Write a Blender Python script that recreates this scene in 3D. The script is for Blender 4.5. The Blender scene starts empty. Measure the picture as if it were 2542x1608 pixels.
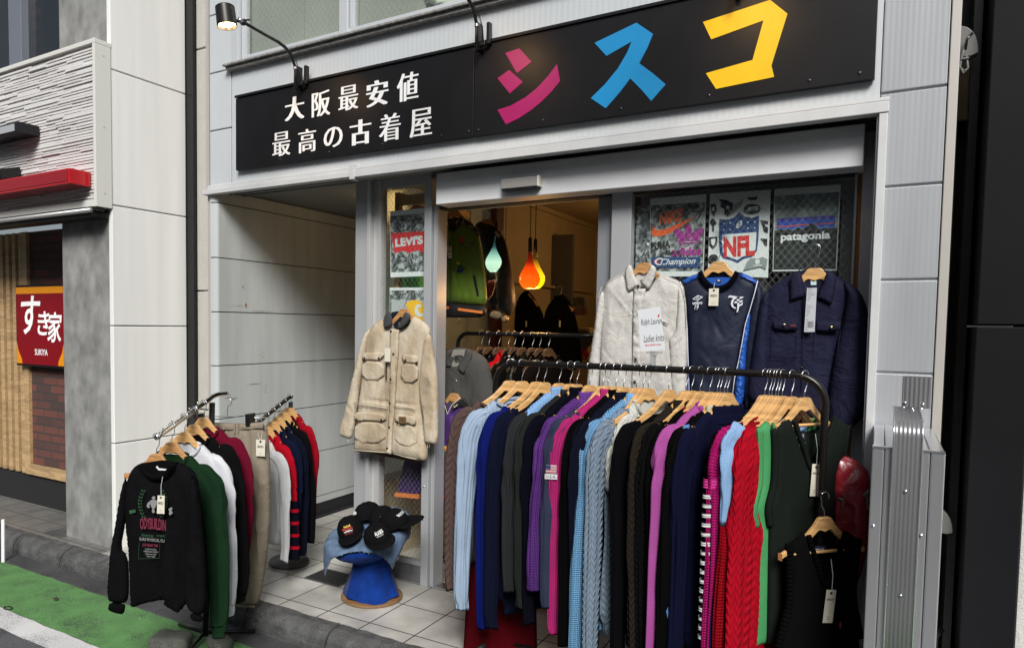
import bpy, math, random
import numpy as np
from mathutils import Vector, Matrix
from mathutils.geometry import delaunay_2d_cdt

scene = bpy.context.scene
COL = scene.collection
# ------------------------------------------------------------------ camera
CF, CCX, CCY, PW, PH = 1776.2, 1101.72, 901.04, 2542.0, 1608.0
YAW, PITCH, ROLL = -0.54891772, -0.05270585, 0.01331287
FW = np.array([math.sin(YAW)*math.cos(PITCH), math.cos(YAW)*math.cos(PITCH), math.sin(PITCH)])
_r = np.array([math.cos(YAW), -math.sin(YAW), 0.0]); _u = np.cross(_r, FW)
RT = _r*math.cos(ROLL)+_u*math.sin(ROLL); UP = -_r*math.sin(ROLL)+_u*math.cos(ROLL)
CAM = np.array([0.0, -3.67209, 1.6])
cd = bpy.data.cameras.new('camera'); cam = bpy.data.objects.new('camera', cd); COL.objects.link(cam)
cam.matrix_world = Matrix(((RT[0], UP[0], -FW[0], CAM[0]), (RT[1], UP[1], -FW[1], CAM[1]), (RT[2], UP[2], -FW[2], CAM[2]), (0, 0, 0, 1)))
cd.sensor_width = 36.0; cd.sensor_fit = 'HORIZONTAL'; cd.lens = CF/PW*36.0
cd.shift_x = (PW/2-CCX)/PW; cd.shift_y = (CCY-PH/2)/PW
cd.clip_start = 0.05; cd.clip_end = 500
scene.camera = cam
# ------------------------------------------------------------------ light
SUN = np.array([0.62, -1.0, 1.0]); SUN = SUN/np.linalg.norm(SUN)      # towards the sun
world = bpy.data.worlds.new('World'); scene.world = world; world.use_nodes = True
wn = world.node_tree; bg = wn.nodes['Background']
sky = wn.nodes.new('ShaderNodeTexSky'); sky.sky_type = 'NISHITA'; sky.sun_disc = False
sky.sun_elevation = math.asin(SUN[2]); sky.sun_rotation = math.atan2(SUN[0], SUN[1])
sky.air_density = 1.0; sky.dust_density = 3.0; sky.ozone_density = 1.0
hsv = wn.nodes.new('ShaderNodeHueSaturation'); hsv.inputs['Saturation'].default_value = .6; wn.links.new(sky.outputs[0], hsv.inputs['Color']); wn.links.new(hsv.outputs[0], bg.inputs[0]); bg.inputs[1].default_value = 0.05
sl = bpy.data.lights.new('sun', 'SUN'); sl.energy = 3.4; sl.angle = math.radians(23); sl.color = (1.0, 0.985, 0.955)
so = bpy.data.objects.new('sun', sl); COL.objects.link(so)
so.rotation_euler = Vector(-SUN).to_track_quat('-Z', 'Y').to_euler(); so.location = (4, -6, 8)
scene.view_settings.view_transform = 'Standard'; scene.view_settings.look = 'None'
scene.view_settings.exposure = 0.52; scene.view_settings.gamma = 1.0
scene.cycles.max_bounces = 7; scene.cycles.transparent_max_bounces = 12

# ------------------------------------------------------------------ geometry from the survey
def ray(px, py): return FW + RT*(px-CCX)/CF - UP*(py-CCY)/CF
def on(px, py, axis, val):
    d = ray(px, py); return CAM + d*((val-CAM[axis])/d[axis])
def on_y(px, py, y): return on(px, py, 1, y)
class Frame:
    """a vertical plane with origin O and normal n (towards the viewer); u runs to the viewer's right, v up"""
    def __init__(s, O, n):
        s.O = np.array(O, float); s.n = np.array(n, float); s.n /= np.linalg.norm(s.n)
        s.w = np.cross(np.array([0, 0, 1.0]), s.n); s.w /= np.linalg.norm(s.w); s.k = np.cross(s.n, s.w)
    def px(s, px, py):
        d = ray(px, py); p = CAM + d*(((s.O-CAM)@s.n)/(d@s.n)) - s.O
        return (float(p@s.w), float(p@s.k))
    def pts(s, crop, pts):
        x0, y0, sc = crop
        return [s.px(x0+a*sc, y0+b*sc) for a, b in pts]
    def w3(s, u, v, h=0.0):
        return s.O + s.w*u + s.k*v + s.n*h

# ------------------------------------------------------------------ objects
def tag(o, label=None, cat=None, group=None, kind=None):
    if label: o['label'] = label
    if cat: o['category'] = cat
    if group: o['group'] = group
    if kind: o['kind'] = kind
    return o
def short(desc, n):
    w = desc.split()[:n]
    while w and w[-1] in ('at', 'of', 'on', 'the', 'with', 'and', 'a', 'its', 'behind', 'between', 'beside', 'small', 'printed', 'back', 'thin', 'in', 'right', 'to', 'next'): w.pop()
    return ' '.join(w)
def empty(name, loc, label, cat, group=None):
    o = bpy.data.objects.new(name, None); COL.objects.link(o); o.location = tuple(float(c) for c in loc); o.empty_display_size = .1
    return tag(o, label, cat, group)
PLACED = set()      # roots built around their own origin and moved afterwards
def origin_of(o):
    v = Vector((0, 0, 0))
    while o is not None:
        if o.name in PLACED: return Vector((0, 0, 0))
        v = v + o.location; o = o.parent
    return v
class MB:
    def __init__(s): s.v = []; s.f = []; s.uv = []
    def add(s, vs, fs, uvs=None):
        b = len(s.v); s.v.extend([tuple(map(float, p)) for p in vs])
        for i, f in enumerate(fs):
            s.f.append([b+k for k in f])
            s.uv.append(uvs[i] if uvs is not None else None)
        return s
    def box(s, x0, x1, y0, y1, z0, z1):
        vs = [(x, y, z) for x in (x0, x1) for y in (y0, y1) for z in (z0, z1)]
        return s.add(vs, [(0, 1, 3, 2), (4, 6, 7, 5), (0, 4, 5, 1), (2, 3, 7, 6), (0, 2, 6, 4), (1, 5, 7, 3)])
    def obox(s, c, ax, ay, az):
        c = np.array(c, float); ax, ay, az = (np.array(a, float) for a in (ax, ay, az))
        vs = [c+i*ax+j*ay+k*az for i in (-1, 1) for j in (-1, 1) for k in (-1, 1)]
        return s.add(vs, [(0, 1, 3, 2), (4, 6, 7, 5), (0, 4, 5, 1), (2, 3, 7, 6), (0, 2, 6, 4), (1, 5, 7, 3)])
    def slab(s, frame, poly, h0, h1):
        """polygon in a frame's plane, between heights h0 (back) and h1 (front)"""
        a = sum(poly[i][0]*poly[(i+1) % len(poly)][1]-poly[(i+1) % len(poly)][0]*poly[i][1] for i in range(len(poly)))
        if a < 0: poly = poly[::-1]
        n = len(poly)
        vs = [frame.w3(u, v, h1) for u, v in poly] + [frame.w3(u, v, h0) for u, v in poly]
        fs = [tuple(range(n)), tuple(range(2*n-1, n-1, -1))] + [(i, i+n, (i+1) % n+n, (i+1) % n) for i in range(n)]
        return s.add(vs, fs)
    def tube(s, path, r, n=10, cap=True):
        path = [np.array(p, float) for p in path]; m = len(path)
        rs = r if hasattr(r, '__len__') else [r]*m
        T = [path[min(i+1, m-1)]-path[max(i-1, 0)] for i in range(m)]; T = [t/(np.linalg.norm(t)+1e-12) for t in T]
        up = np.array([0, 0, 1.0]) if abs(T[0][2]) < .9 else np.array([1.0, 0, 0])
        a = np.cross(T[0], up); a /= np.linalg.norm(a); vs = []; L = 0; uvr = []
        for i in range(m):
            a = a - T[i]*(a@T[i]); a /= np.linalg.norm(a); b = np.cross(T[i], a)
            if i: L += np.linalg.norm(path[i]-path[i-1])
            uvr.append(L)
            for k in range(n):
                t = 2*math.pi*k/n; vs.append(path[i]+rs[i]*(a*math.cos(t)+b*math.sin(t)))
        fs = []; uvs = []
        for i in range(m-1):
            for k in range(n):
                k2 = (k+1) % n; fs.append((i*n+k, i*n+k2, (i+1)*n+k2, (i+1)*n+k))
                c = 2*math.pi*rs[i]/n
                uvs.append([(k*c, uvr[i]), ((k+1)*c, uvr[i]), ((k+1)*c, uvr[i+1]), (k*c, uvr[i+1])])
        if cap:
            fs.append(tuple(range(n-1, -1, -1))); fs.append(tuple(range((m-1)*n, m*n))); uvs += [None, None]
        return s.add(vs, fs, uvs)
    def lathe(s, prof, c, n=32, axis=(0, 0, 1), squash=1.0):
        """prof: list of (radius, height)"""
        ax = np.array(axis, float); ax /= np.linalg.norm(ax)
        a = np.cross(ax, (0, 1.0, 0)) if abs(ax[1]) < .9 else np.cross(ax, (1.0, 0, 0)); a /= np.linalg.norm(a); b = np.cross(ax, a)
        c = np.array(c, float); vs = []; m = len(prof)
        for r, h in prof:
            for k in range(n):
                t = 2*math.pi*k/n; vs.append(c+ax*h+r*(a*math.cos(t)+b*math.sin(t)*squash))
        fs = [(i*n+k, i*n+(k+1) % n, (i+1)*n+(k+1) % n, (i+1)*n+k) for i in range(m-1) for k in range(n)]
        uvs = [[(k/n, prof[i][1]), ((k+1)/n, prof[i][1]), ((k+1)/n, prof[i+1][1]), (k/n, prof[i+1][1])] for i in range(m-1) for k in range(n)]
        return s.add(vs, fs, uvs)
    def build(s, name, mat, parent=None, smooth=False, bevel=0, autosmooth=None, mats=None, fmat=None):
        me = bpy.data.meshes.new(name)
        if parent is not None: off = origin_of(parent)
        else:
            A = np.array(s.v); off = Vector(((A[:, 0].min()+A[:, 0].max())/2, (A[:, 1].min()+A[:, 1].max())/2, A[:, 2].min()))
        me.from_pydata([(p[0]-off[0], p[1]-off[1], p[2]-off[2]) for p in s.v], [], s.f)
        if any(u is not None for u in s.uv):
            ul = me.uv_layers.new(name='UVMap'); k = 0; arr = np.zeros((len(me.loops), 2), np.float32)
            for f, u in zip(s.f, s.uv):
                if u is not None: arr[k:k+len(f)] = u
                k += len(f)
            ul.data.foreach_set('uv', arr.ravel())
        me.materials.append(mat)
        if mats:
            for m_ in mats: me.materials.append(m_)
            me.polygons.foreach_set('material_index', fmat)
        if smooth: me.polygons.foreach_set('use_smooth', [True]*len(me.polygons))
        me.validate(); me.update()
        o = bpy.data.objects.new(name, me); COL.objects.link(o)
        if parent is not None: o.parent = parent
        else: o.location = off
        if bevel:
            b = o.modifiers.new('bevel', 'BEVEL'); b.width = bevel; b.segments = 2; b.limit_method = 'ANGLE'; b.angle_limit = .6
        if autosmooth:
            me.set_sharp_from_angle(angle=autosmooth)
        return o
def _split(mb):
    par = list(range(len(mb.v)))
    def fd(a):
        while par[a] != a: par[a] = par[par[a]]; a = par[a]
        return a
    for f in mb.f:
        for k in f[1:]: par[fd(f[0])] = fd(k)
    groups = {}
    for i, f in enumerate(mb.f): groups.setdefault(fd(f[0]), []).append(i)
    out = []
    for g in groups.values():
        m = MB(); idx = {}
        for i in g:
            for k in mb.f[i]:
                if k not in idx: idx[k] = len(m.v); m.v.append(mb.v[k])
            m.f.append([idx[k] for k in mb.f[i]]); m.uv.append(mb.uv[i])
        out.append(m)
    return out
SPLIT = {'yellow_band', 'window_rail', 'shoulder_panel', 'panel_joint', 'screw', 'edge_strip', 'base_leg', 'stop_pin', 'rivet', 'belt_loop', 'letter_patch', 'cuff_stripes', 'purple_band', 'strap_edge', 'cuff', 'soffit_trim', 'collar_leaf', 'led', 'kick_panel', 'windows', 'seam', 'scuff_mark', 'figure_print'}
_build = MB.build
def _build_split(s, name, mat, parent=None, **k):
    if name in SPLIT and parent is not None:
        ps = _split(s)
        if len(ps) > 1: return [_build(m, name, mat, parent, **k) for m in ps][0]
    return _build(s, name, mat, parent, **k)
MB.build = _build_split
def dup(root, delta, label, group=None, cat=None):
    r = root.copy(); COL.objects.link(r); r.location = root.location + Vector(delta); r['label'] = label
    if group: r['group'] = group
    for ch in root.children:
        c = ch.copy(); COL.objects.link(c); c.parent = r
        for g in ch.children:
            d = g.copy(); COL.objects.link(d); d.parent = c
    return r

# ------------------------------------------------------------------ numpy value noise
def _hash(ix, iy, seed):
    n = (ix.astype(np.int64)*374761393 + iy.astype(np.int64)*668265263 + seed*1442695041) & 0x7fffffff
    n = ((n ^ (n >> 13))*1274126177) & 0x7fffffff
    return ((n ^ (n >> 16)) & 0xffff)/65535.0
def vnoise(x, y, seed=0):
    x = np.asarray(x, float); y = np.asarray(y, float)
    ix = np.floor(x); iy = np.floor(y); fx = x-ix; fy = y-iy; fx = fx*fx*(3-2*fx); fy = fy*fy*(3-2*fy)
    a = _hash(ix, iy, seed); b = _hash(ix+1, iy, seed); c = _hash(ix, iy+1, seed); d = _hash(ix+1, iy+1, seed)
    return (a*(1-fx)+b*fx)*(1-fy)+(c*(1-fx)+d*fx)*fy - .5

# ------------------------------------------------------------------ materials
MATS = {}
def mat(name, col, rough=.6, metal=0.0, var=0.0, vscale=6.0, bump=None, spec=.5, coat=0, sheen=0, emis=None, estr=0, trans=0, alpha=None, vcol=None, stretch=None):
    """bump: list of (kind, scale, strength, distance)"""
    if name in MATS: return MATS[name]
    m = bpy.data.materials.new(name); m.use_nodes = True; MATS[name] = m
    nt = m.node_tree; N = nt.nodes; L = nt.links; p = N['Principled BSDF']
    p.inputs['Base Color'].default_value = (*col, 1); p.inputs['Roughness'].default_value = rough; p.inputs['Metallic'].default_value = metal
    p.inputs['Specular IOR Level'].default_value = spec
    if coat: p.inputs['Coat Weight'].default_value = coat; p.inputs['Coat Roughness'].default_value = .15
    if sheen: p.inputs['Sheen Weight'].default_value = sheen; p.inputs['Sheen Roughness'].default_value = .5
    if trans: p.inputs['Transmission Weight'].default_value = trans
    if emis: p.inputs['Emission Color'].default_value = (*emis, 1); p.inputs['Emission Strength'].default_value = estr
    tc = N.new('ShaderNodeTexCoord')
    if var:
        no = N.new('ShaderNodeTexNoise'); no.inputs['Scale'].default_value = vscale; no.inputs['Detail'].default_value = 6
        if stretch:
            ma = N.new('ShaderNodeMapping'); ma.inputs['Scale'].default_value = stretch; L.new(tc.outputs['Object'], ma.inputs[0]); L.new(ma.outputs[0], no.inputs['Vector'])
        else: L.new(tc.outputs['Object'], no.inputs['Vector'])
        mp = N.new('ShaderNodeMapRange'); mp.inputs[1].default_value = .3; mp.inputs[2].default_value = .7; L.new(no.outputs[0], mp.inputs[0])
        mx = N.new('ShaderNodeMix'); mx.data_type = 'RGBA'; L.new(mp.outputs[0], mx.inputs[0])
        c2 = vcol if vcol else tuple(c*(1-var) for c in col)
        mx.inputs[6].default_value = (*c2, 1); mx.inputs[7].default_value = (*tuple(min(1, c*(1+var*.3)) for c in col), 1)
        L.new(mx.outputs[2], p.inputs['Base Color'])
    prev = None
    for kind, sc, st, di in (bump or []):
        h = pattern(nt, tc, kind, sc)
        b = N.new('ShaderNodeBump'); b.inputs['Strength'].default_value = st; b.inputs['Distance'].default_value = di
        L.new(h, b.inputs['Height'])
        if prev: L.new(prev.outputs[0], b.inputs['Normal'])
        prev = b
    if prev: L.new(prev.outputs[0], p.inputs['Normal'])
    return m
def mth(nt, op, a, b=None, c=None):
    n = nt.nodes.new('ShaderNodeMath'); n.operation = op
    for i, x in enumerate((a, b, c)):
        if x is None: continue
        if isinstance(x, (int, float)): n.inputs[i].default_value = x
        else: nt.links.new(x, n.inputs[i])
    return n.outputs[0]
def pattern(nt, tc, kind, sc):
    N = nt.nodes; L = nt.links
    if kind == 'noise':
        n = N.new('ShaderNodeTexNoise'); n.inputs['Scale'].default_value = sc; n.inputs['Detail'].default_value = 8
        L.new(tc.outputs['Object'], n.inputs['Vector']); return n.outputs[0]
    if kind == 'crease':
        src = 'UV'
        n0 = N.new('ShaderNodeTexNoise'); n0.inputs['Scale'].default_value = sc*.6; n0.inputs['Detail'].default_value = 3; L.new(tc.outputs[src], n0.inputs['Vector'])
        n = N.new('ShaderNodeTexNoise'); n.inputs['Scale'].default_value = sc; n.inputs['Detail'].default_value = 4; n.inputs['Roughness'].default_value = .55; n.inputs['Distortion'].default_value = 1.2; L.new(tc.outputs[src], n.inputs['Vector'])
        rdg = mth(nt, 'SUBTRACT', 1.0, mth(nt, 'MULTIPLY', mth(nt, 'ABSOLUTE', mth(nt, 'SUBTRACT', n.outputs[0], .5)), 7.0))
        return mth(nt, 'MULTIPLY', mth(nt, 'MAXIMUM', rdg, 0.0), mth(nt, 'SUBTRACT', mth(nt, 'MULTIPLY', n0.outputs[0], 2.2), .4))
    if kind in ('brush_x', 'brush_z'):
        mp = N.new('ShaderNodeMapping'); mp.inputs['Scale'].default_value = (sc*.02, sc, sc) if kind == 'brush_x' else (sc, sc, sc*.02)
        L.new(tc.outputs['Object'], mp.inputs[0]); n = N.new('ShaderNodeTexNoise'); n.inputs['Scale'].default_value = 1; n.inputs['Detail'].default_value = 4
        L.new(mp.outputs[0], n.inputs['Vector']); return n.outputs[0]
    if kind in ('rib_ox', 'rib_oy', 'rib_oz'):
        sp = N.new('ShaderNodeSeparateXYZ'); L.new(tc.outputs['Object'], sp.inputs[0])
        return mth(nt, 'SINE', mth(nt, 'MULTIPLY', sp.outputs[{'x': 0, 'y': 1, 'z': 2}[kind[-1]]], sc))
    sp = N.new('ShaderNodeSeparateXYZ'); L.new(tc.outputs['UV'], sp.inputs[0]); U, V = sp.outputs[0], sp.outputs[1]
    if kind == 'rib':      # vertical knit ribs, sc = ribs per metre
        s = mth(nt, 'SINE', mth(nt, 'MULTIPLY', U, 6.2832*sc))
        w = mth(nt, 'MULTIPLY', mth(nt, 'SINE', mth(nt, 'MULTIPLY', V, 6.2832*220)), .12)
        return mth(nt, 'ADD', mth(nt, 'MULTIPLY', s, .5), w)
    if kind == 'hrib':
        return mth(nt, 'SINE', mth(nt, 'MULTIPLY', V, 6.2832*sc))
    if kind == 'knit':     # small v-stitches
        a = mth(nt, 'ABSOLUTE', mth(nt, 'SINE', mth(nt, 'MULTIPLY', U, 3.1416*sc)))
        b = mth(nt, 'SINE', mth(nt, 'ADD', mth(nt, 'MULTIPLY', V, 6.2832*sc*1.2), mth(nt, 'MULTIPLY', a, 2.2)))
        return mth(nt, 'ADD', mth(nt, 'MULTIPLY', a, .7), mth(nt, 'MULTIPLY', b, .35))
    if kind == 'cable':    # plaits between purl columns
        p = mth(nt, 'FRACT', mth(nt, 'MULTIPLY', U, sc))
        q = mth(nt, 'SUBTRACT', p, .5)
        col = mth(nt, 'SUBTRACT', 1.0, mth(nt, 'POWER', mth(nt, 'ABSOLUTE', mth(nt, 'MULTIPLY', q, 2)), 4.0))
        d = mth(nt, 'SINE', mth(nt, 'ADD', mth(nt, 'MULTIPLY', V, 6.2832*sc*1.1), mth(nt, 'MULTIPLY', mth(nt, 'ABSOLUTE', q), 11.0)))
        fine = mth(nt, 'MULTIPLY', mth(nt, 'SINE', mth(nt, 'MULTIPLY', U, 6.2832*sc*5)), .12)
        return mth(nt, 'ADD', mth(nt, 'MULTIPLY', mth(nt, 'MULTIPLY', mth(nt, 'ADD', d, 1.4), col), .5), fine)
    if kind == 'weave':
        a = mth(nt, 'SINE', mth(nt, 'MULTIPLY', U, 6.2832*sc)); b = mth(nt, 'SINE', mth(nt, 'MULTIPLY', V, 6.2832*sc))
        return mth(nt, 'MULTIPLY', a, b)
    if kind == 'unoise':
        n = N.new('ShaderNodeTexNoise'); n.inputs['Scale'].default_value = sc; n.inputs['Detail'].default_value = 6
        L.new(tc.outputs['UV'], n.inputs['Vector']); return n.outputs[0]
def srgb(h):
    if isinstance(h, str):
        h = h.lstrip('#'); c = [int(h[i:i+2], 16)/255 for i in (0, 2, 4)]
    else: c = [x/255 for x in h]
    return tuple(x/12.92 if x <= .04045 else ((x+.055)/1.055)**2.4 for x in c)

M_CLAD = mat('grey_cladding', (.36, .375, .395), .40, .2, bump=[('rib_ox', 2*math.pi/.019, .10, .0010)], var=.14, vscale=6.0, stretch=(1, 1, .18))
M_CLADW = mat('white_cladding', (.46, .485, .48), .5, 0, bump=[('rib_oy', 2*math.pi/.022, .16, .001)], var=.15, vscale=9, stretch=(1, 1, .10))
M_CLADF = mat('pale_cladding', (.46, .485, .50), .5, 0, bump=[('rib_ox', 2*math.pi/.030, .22, .0012)], var=.05, vscale=2.0)
M_TRIM = mat('pale_trim', (.52, .53, .535), .45, .1, var=.08, vscale=9)
M_BEIGE = mat('beige_metal', (.42, .40, .37), .45, .2, var=.06)
M_ALU = mat('brushed_aluminium', (.66, .67, .685), .42, .15, var=.10, vscale=3.5, bump=[('brush_x', 300, .12, .0006)])
M_ALUV = mat('satin_aluminium', (.36, .37, .385), .42, .18, var=.08, vscale=2.5, bump=[('brush_z', 300, .12, .0006)])
M_DARK = mat('dark_void', (.012, .012, .014), .7)
M_CHAR = mat('charcoal_panel', (.006, .0063, .0075), .6, spec=.12, bump=[('noise', 60, .08, .001)], var=.15, vscale=3)
M_BLACKM = mat('black_metal', (.012, .012, .013), .32, .3)
M_BLACKG = mat('black_gloss', (.008, .008, .009), .28, coat=.3)
M_CHROME = mat('chrome', (.78, .80, .82), .12, 1.0)
M_STEEL = mat('hook_steel', (.60, .60, .62), .28, 1.0)
M_CONC = mat('concrete', (.25, .25, .242), .85, var=.40, vscale=10, stretch=(1, 1, .7), bump=[('noise', 90, .6, .003)])
M_WPANEL = mat('white_panel', (.76, .76, .735), .5, var=.07, vscale=13, stretch=(1, 1, .05), bump=[('noise', 90, .05, .001)])
M_STUCCO = mat('stucco', (.40, .385, .35), .9, bump=[('noise', 120, .8, .004)], var=.08)
M_STUCCO2 = mat('light_stucco', (.50, .49, .47), .9, bump=[('noise', 150, 1.0, .005)], var=.12)
M_WHITEP = mat('white_paint', (.72, .72, .72), .5)
M_PAPER = mat('white_paper', (.66, .68, .68), .6)
M_TAG = mat('tag_card', (.60, .57, .47), .7)
M_INK = mat('black_ink', (.02, .02, .02), .6)
M_RED = mat('red_gloss', (.42, .008, .014), .25, coat=.4)
M_GREY = mat('grey_plastic', (.20, .195, .185), .5)
def woodmat(name, col, sc=1.0):
    m = mat(name, col, .42, spec=.5, coat=.15)
    nt = m.node_tree; N = nt.nodes; L = nt.links; p = N['Principled BSDF']
    tc = N.new('ShaderNodeTexCoord'); mp = N.new('ShaderNodeMapping'); mp.inputs['Scale'].default_value = (7*sc, 30*sc, 45*sc); L.new(tc.outputs['Object'], mp.inputs[0])
    no = N.new('ShaderNodeTexNoise'); no.inputs['Scale'].default_value = 1.0; no.inputs['Detail'].default_value = 5; no.inputs['Distortion'].default_value = 1.5
    L.new(mp.outputs[0], no.inputs['Vector']); r = N.new('ShaderNodeValToRGB'); L.new(no.outputs[0], r.inputs[0])
    r.color_ramp.elements[0].position = .33; r.color_ramp.elements[0].color = (*tuple(c*.62 for c in col), 1)
    r.color_ramp.elements[1].position = .62; r.color_ramp.elements[1].color = (*col, 1)
    L.new(r.outputs[0], p.inputs['Base Color']); return m
M_WOOD = woodmat('pale_hanger_wood', (.62, .36, .14))
M_WOOD2 = woodmat('brown_hanger_wood', (.50, .26, .10))
M_WOOD3 = woodmat('shaded_hanger_wood', (.10, .05, .022))  # hanger wood darkened so its colour carries the indoor shade
M_SLAT = woodmat('slat_wood', (.50, .33, .17), .5)

def glassmat(name, tint=(.97, .985, .98), base=.0, wire=True, scale=24.0, rough=.03, wirecol=(.34, .36, .35), wop=.24):
    m = bpy.data.materials.new(name); m.use_nodes = True; nt = m.node_tree; N = nt.nodes; L = nt.links
    for n in list(N): N.remove(n)
    out = N.new('ShaderNodeOutputMaterial'); tr = N.new('ShaderNodeBsdfTransparent'); tr.inputs[0].default_value = (*tint, 1)
    gl = N.new('ShaderNodeBsdfGlossy'); gl.inputs['Roughness'].default_value = rough; gl.inputs[0].default_value = (.9, .93, .95, 1)
    fr = N.new('ShaderNodeFresnel'); fr.inputs[0].default_value = 1.45
    ms = N.new('ShaderNodeMixShader'); ge = N.new('ShaderNodeNewGeometry'); L.new(mth(nt, 'MULTIPLY', mth(nt, 'ADD', fr.outputs[0], base), mth(nt, 'SUBTRACT', 1.0, ge.outputs['Backfacing'])), ms.inputs[0]); L.new(tr.outputs[0], ms.inputs[1]); L.new(gl.outputs[0], ms.inputs[2])
    last = ms.outputs[0]
    if wire:
        tc = N.new('ShaderNodeTexCoord'); sp = N.new('ShaderNodeSeparateXYZ'); L.new(tc.outputs['Object'], sp.inputs[0])
        h = mth(nt, 'ADD', sp.outputs[0], sp.outputs[1])
        def line(s):
            a = mth(nt, 'ADD', mth(nt, 'MULTIPLY', h, 1.25), mth(nt, 'MULTIPLY', sp.outputs[2], s))
            f = mth(nt, 'ABSOLUTE', mth(nt, 'SUBTRACT', mth(nt, 'FRACT', mth(nt, 'MULTIPLY', a, scale)), .5))
            return mth(nt, 'LESS_THAN', f, .028)
        w = mth(nt, 'MAXIMUM', line(1), line(-1))
        df = N.new('ShaderNodeBsdfDiffuse'); df.inputs[0].default_value = (*wirecol, 1)
        m2 = N.new('ShaderNodeMixShader'); L.new(mth(nt, 'MULTIPLY', w, wop), m2.inputs[0]); L.new(last, m2.inputs[1]); L.new(df.outputs[0], m2.inputs[2]); last = m2.outputs[0]
    L.new(last, out.inputs[0]); MATS[name] = m; return m
M_WIRE = glassmat('wired_glass')
M_GLASS = glassmat('clear_glass', wire=False, base=.02)
M_WIREUP = glassmat('upper_wired_glass', tint=(.95, .97, .95), base=.01, scale=20)

# ------------------------------------------------------------------ lettering
def text_mb(mb, s, frame, size, u, v, h=.001, thick=.0006, bold=0.0, shear=0.0, align='CENTER', sx=1.0, rot=0.0, spacing=1.0, heavy=0, arc=0.0, fit=None):
    cu = bpy.data.curves.new('t', 'FONT'); cu.body = s; cu.size = size; cu.align_x = align; cu.align_y = 'CENTER'
    cu.offset = bold*size; cu.shear = shear; cu.resolution_u = 3; cu.space_character = spacing
    ob = bpy.data.objects.new('t', cu); COL.objects.link(ob)
    dg = bpy.context.evaluated_depsgraph_get(); me = bpy.data.meshes.new_from_object(ob.evaluated_get(dg))
    V = [(p.co.x*sx, p.co.y) for p in me.vertices]; F = [tuple(f.vertices) for f in me.polygons]
    bpy.data.objects.remove(ob); bpy.data.curves.remove(cu); bpy.data.meshes.remove(me)
    if fit and V:
        A = np.array(V); lo = A.min(0); hi = A.max(0); ce = (lo+hi)/2; sz = hi-lo
        kx = fit[0]/sz[0] if fit[0] else fit[1]/sz[1]; ky = fit[1]/sz[1] if fit[1] else kx
        V = [((a-ce[0])*kx, (b-ce[1])*ky) for a, b in V]
    c, sn = math.cos(rot), math.sin(rot)
    offs = [(0, 0)] if not heavy else [(d, .00025*i) for i, d in enumerate(np.linspace(-heavy, heavy, 5)*size)]
    for dx, dh in offs:
        vs = []
        for x, y in V:
            x = x+dx; y = y + arc*x*x
            vs.append(frame.w3(u+x*c-y*sn, v+x*sn+y*c, h+dh))
        mb.add(vs, F)
    return mb

# ------------------------------------------------------------------ cloth panels: an outline puffed into a closed soft volume
def smooth_poly(P, n=2):
    P = [tuple(p) for p in P]
    for _ in range(n):
        Q = []
        for i in range(len(P)):
            a, b = P[i], P[(i+1) % len(P)]
            Q += [(a[0]*.75+b[0]*.25, a[1]*.75+b[1]*.25), (a[0]*.25+b[0]*.75, a[1]*.25+b[1]*.75)]
        P = Q
    return P
def inside(P, x, y):
    P = np.array(P); r = np.zeros(len(x), bool); n = len(P)
    for i in range(n):
        x1, y1 = P[i]; x2, y2 = P[(i+1) % n]
        c = ((y1 > y) != (y2 > y)); 
        if y2 != y1: r ^= c & (x < (x2-x1)*(y-y1)/(y2-y1)+x1)
    return r
def bdist(P, x, y):
    P = np.array(P); d = np.full(len(x), 1e9); n = len(P)
    for i in range(n):
        a = P[i]; b = P[(i+1) % n]; ab = b-a; L2 = ab@ab+1e-12
        t = np.clip(((x-a[0])*ab[0]+(y-a[1])*ab[1])/L2, 0, 1)
        d = np.minimum(d, np.hypot(x-a[0]-t*ab[0], y-a[1]-t*ab[1]))
    return d
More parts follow.
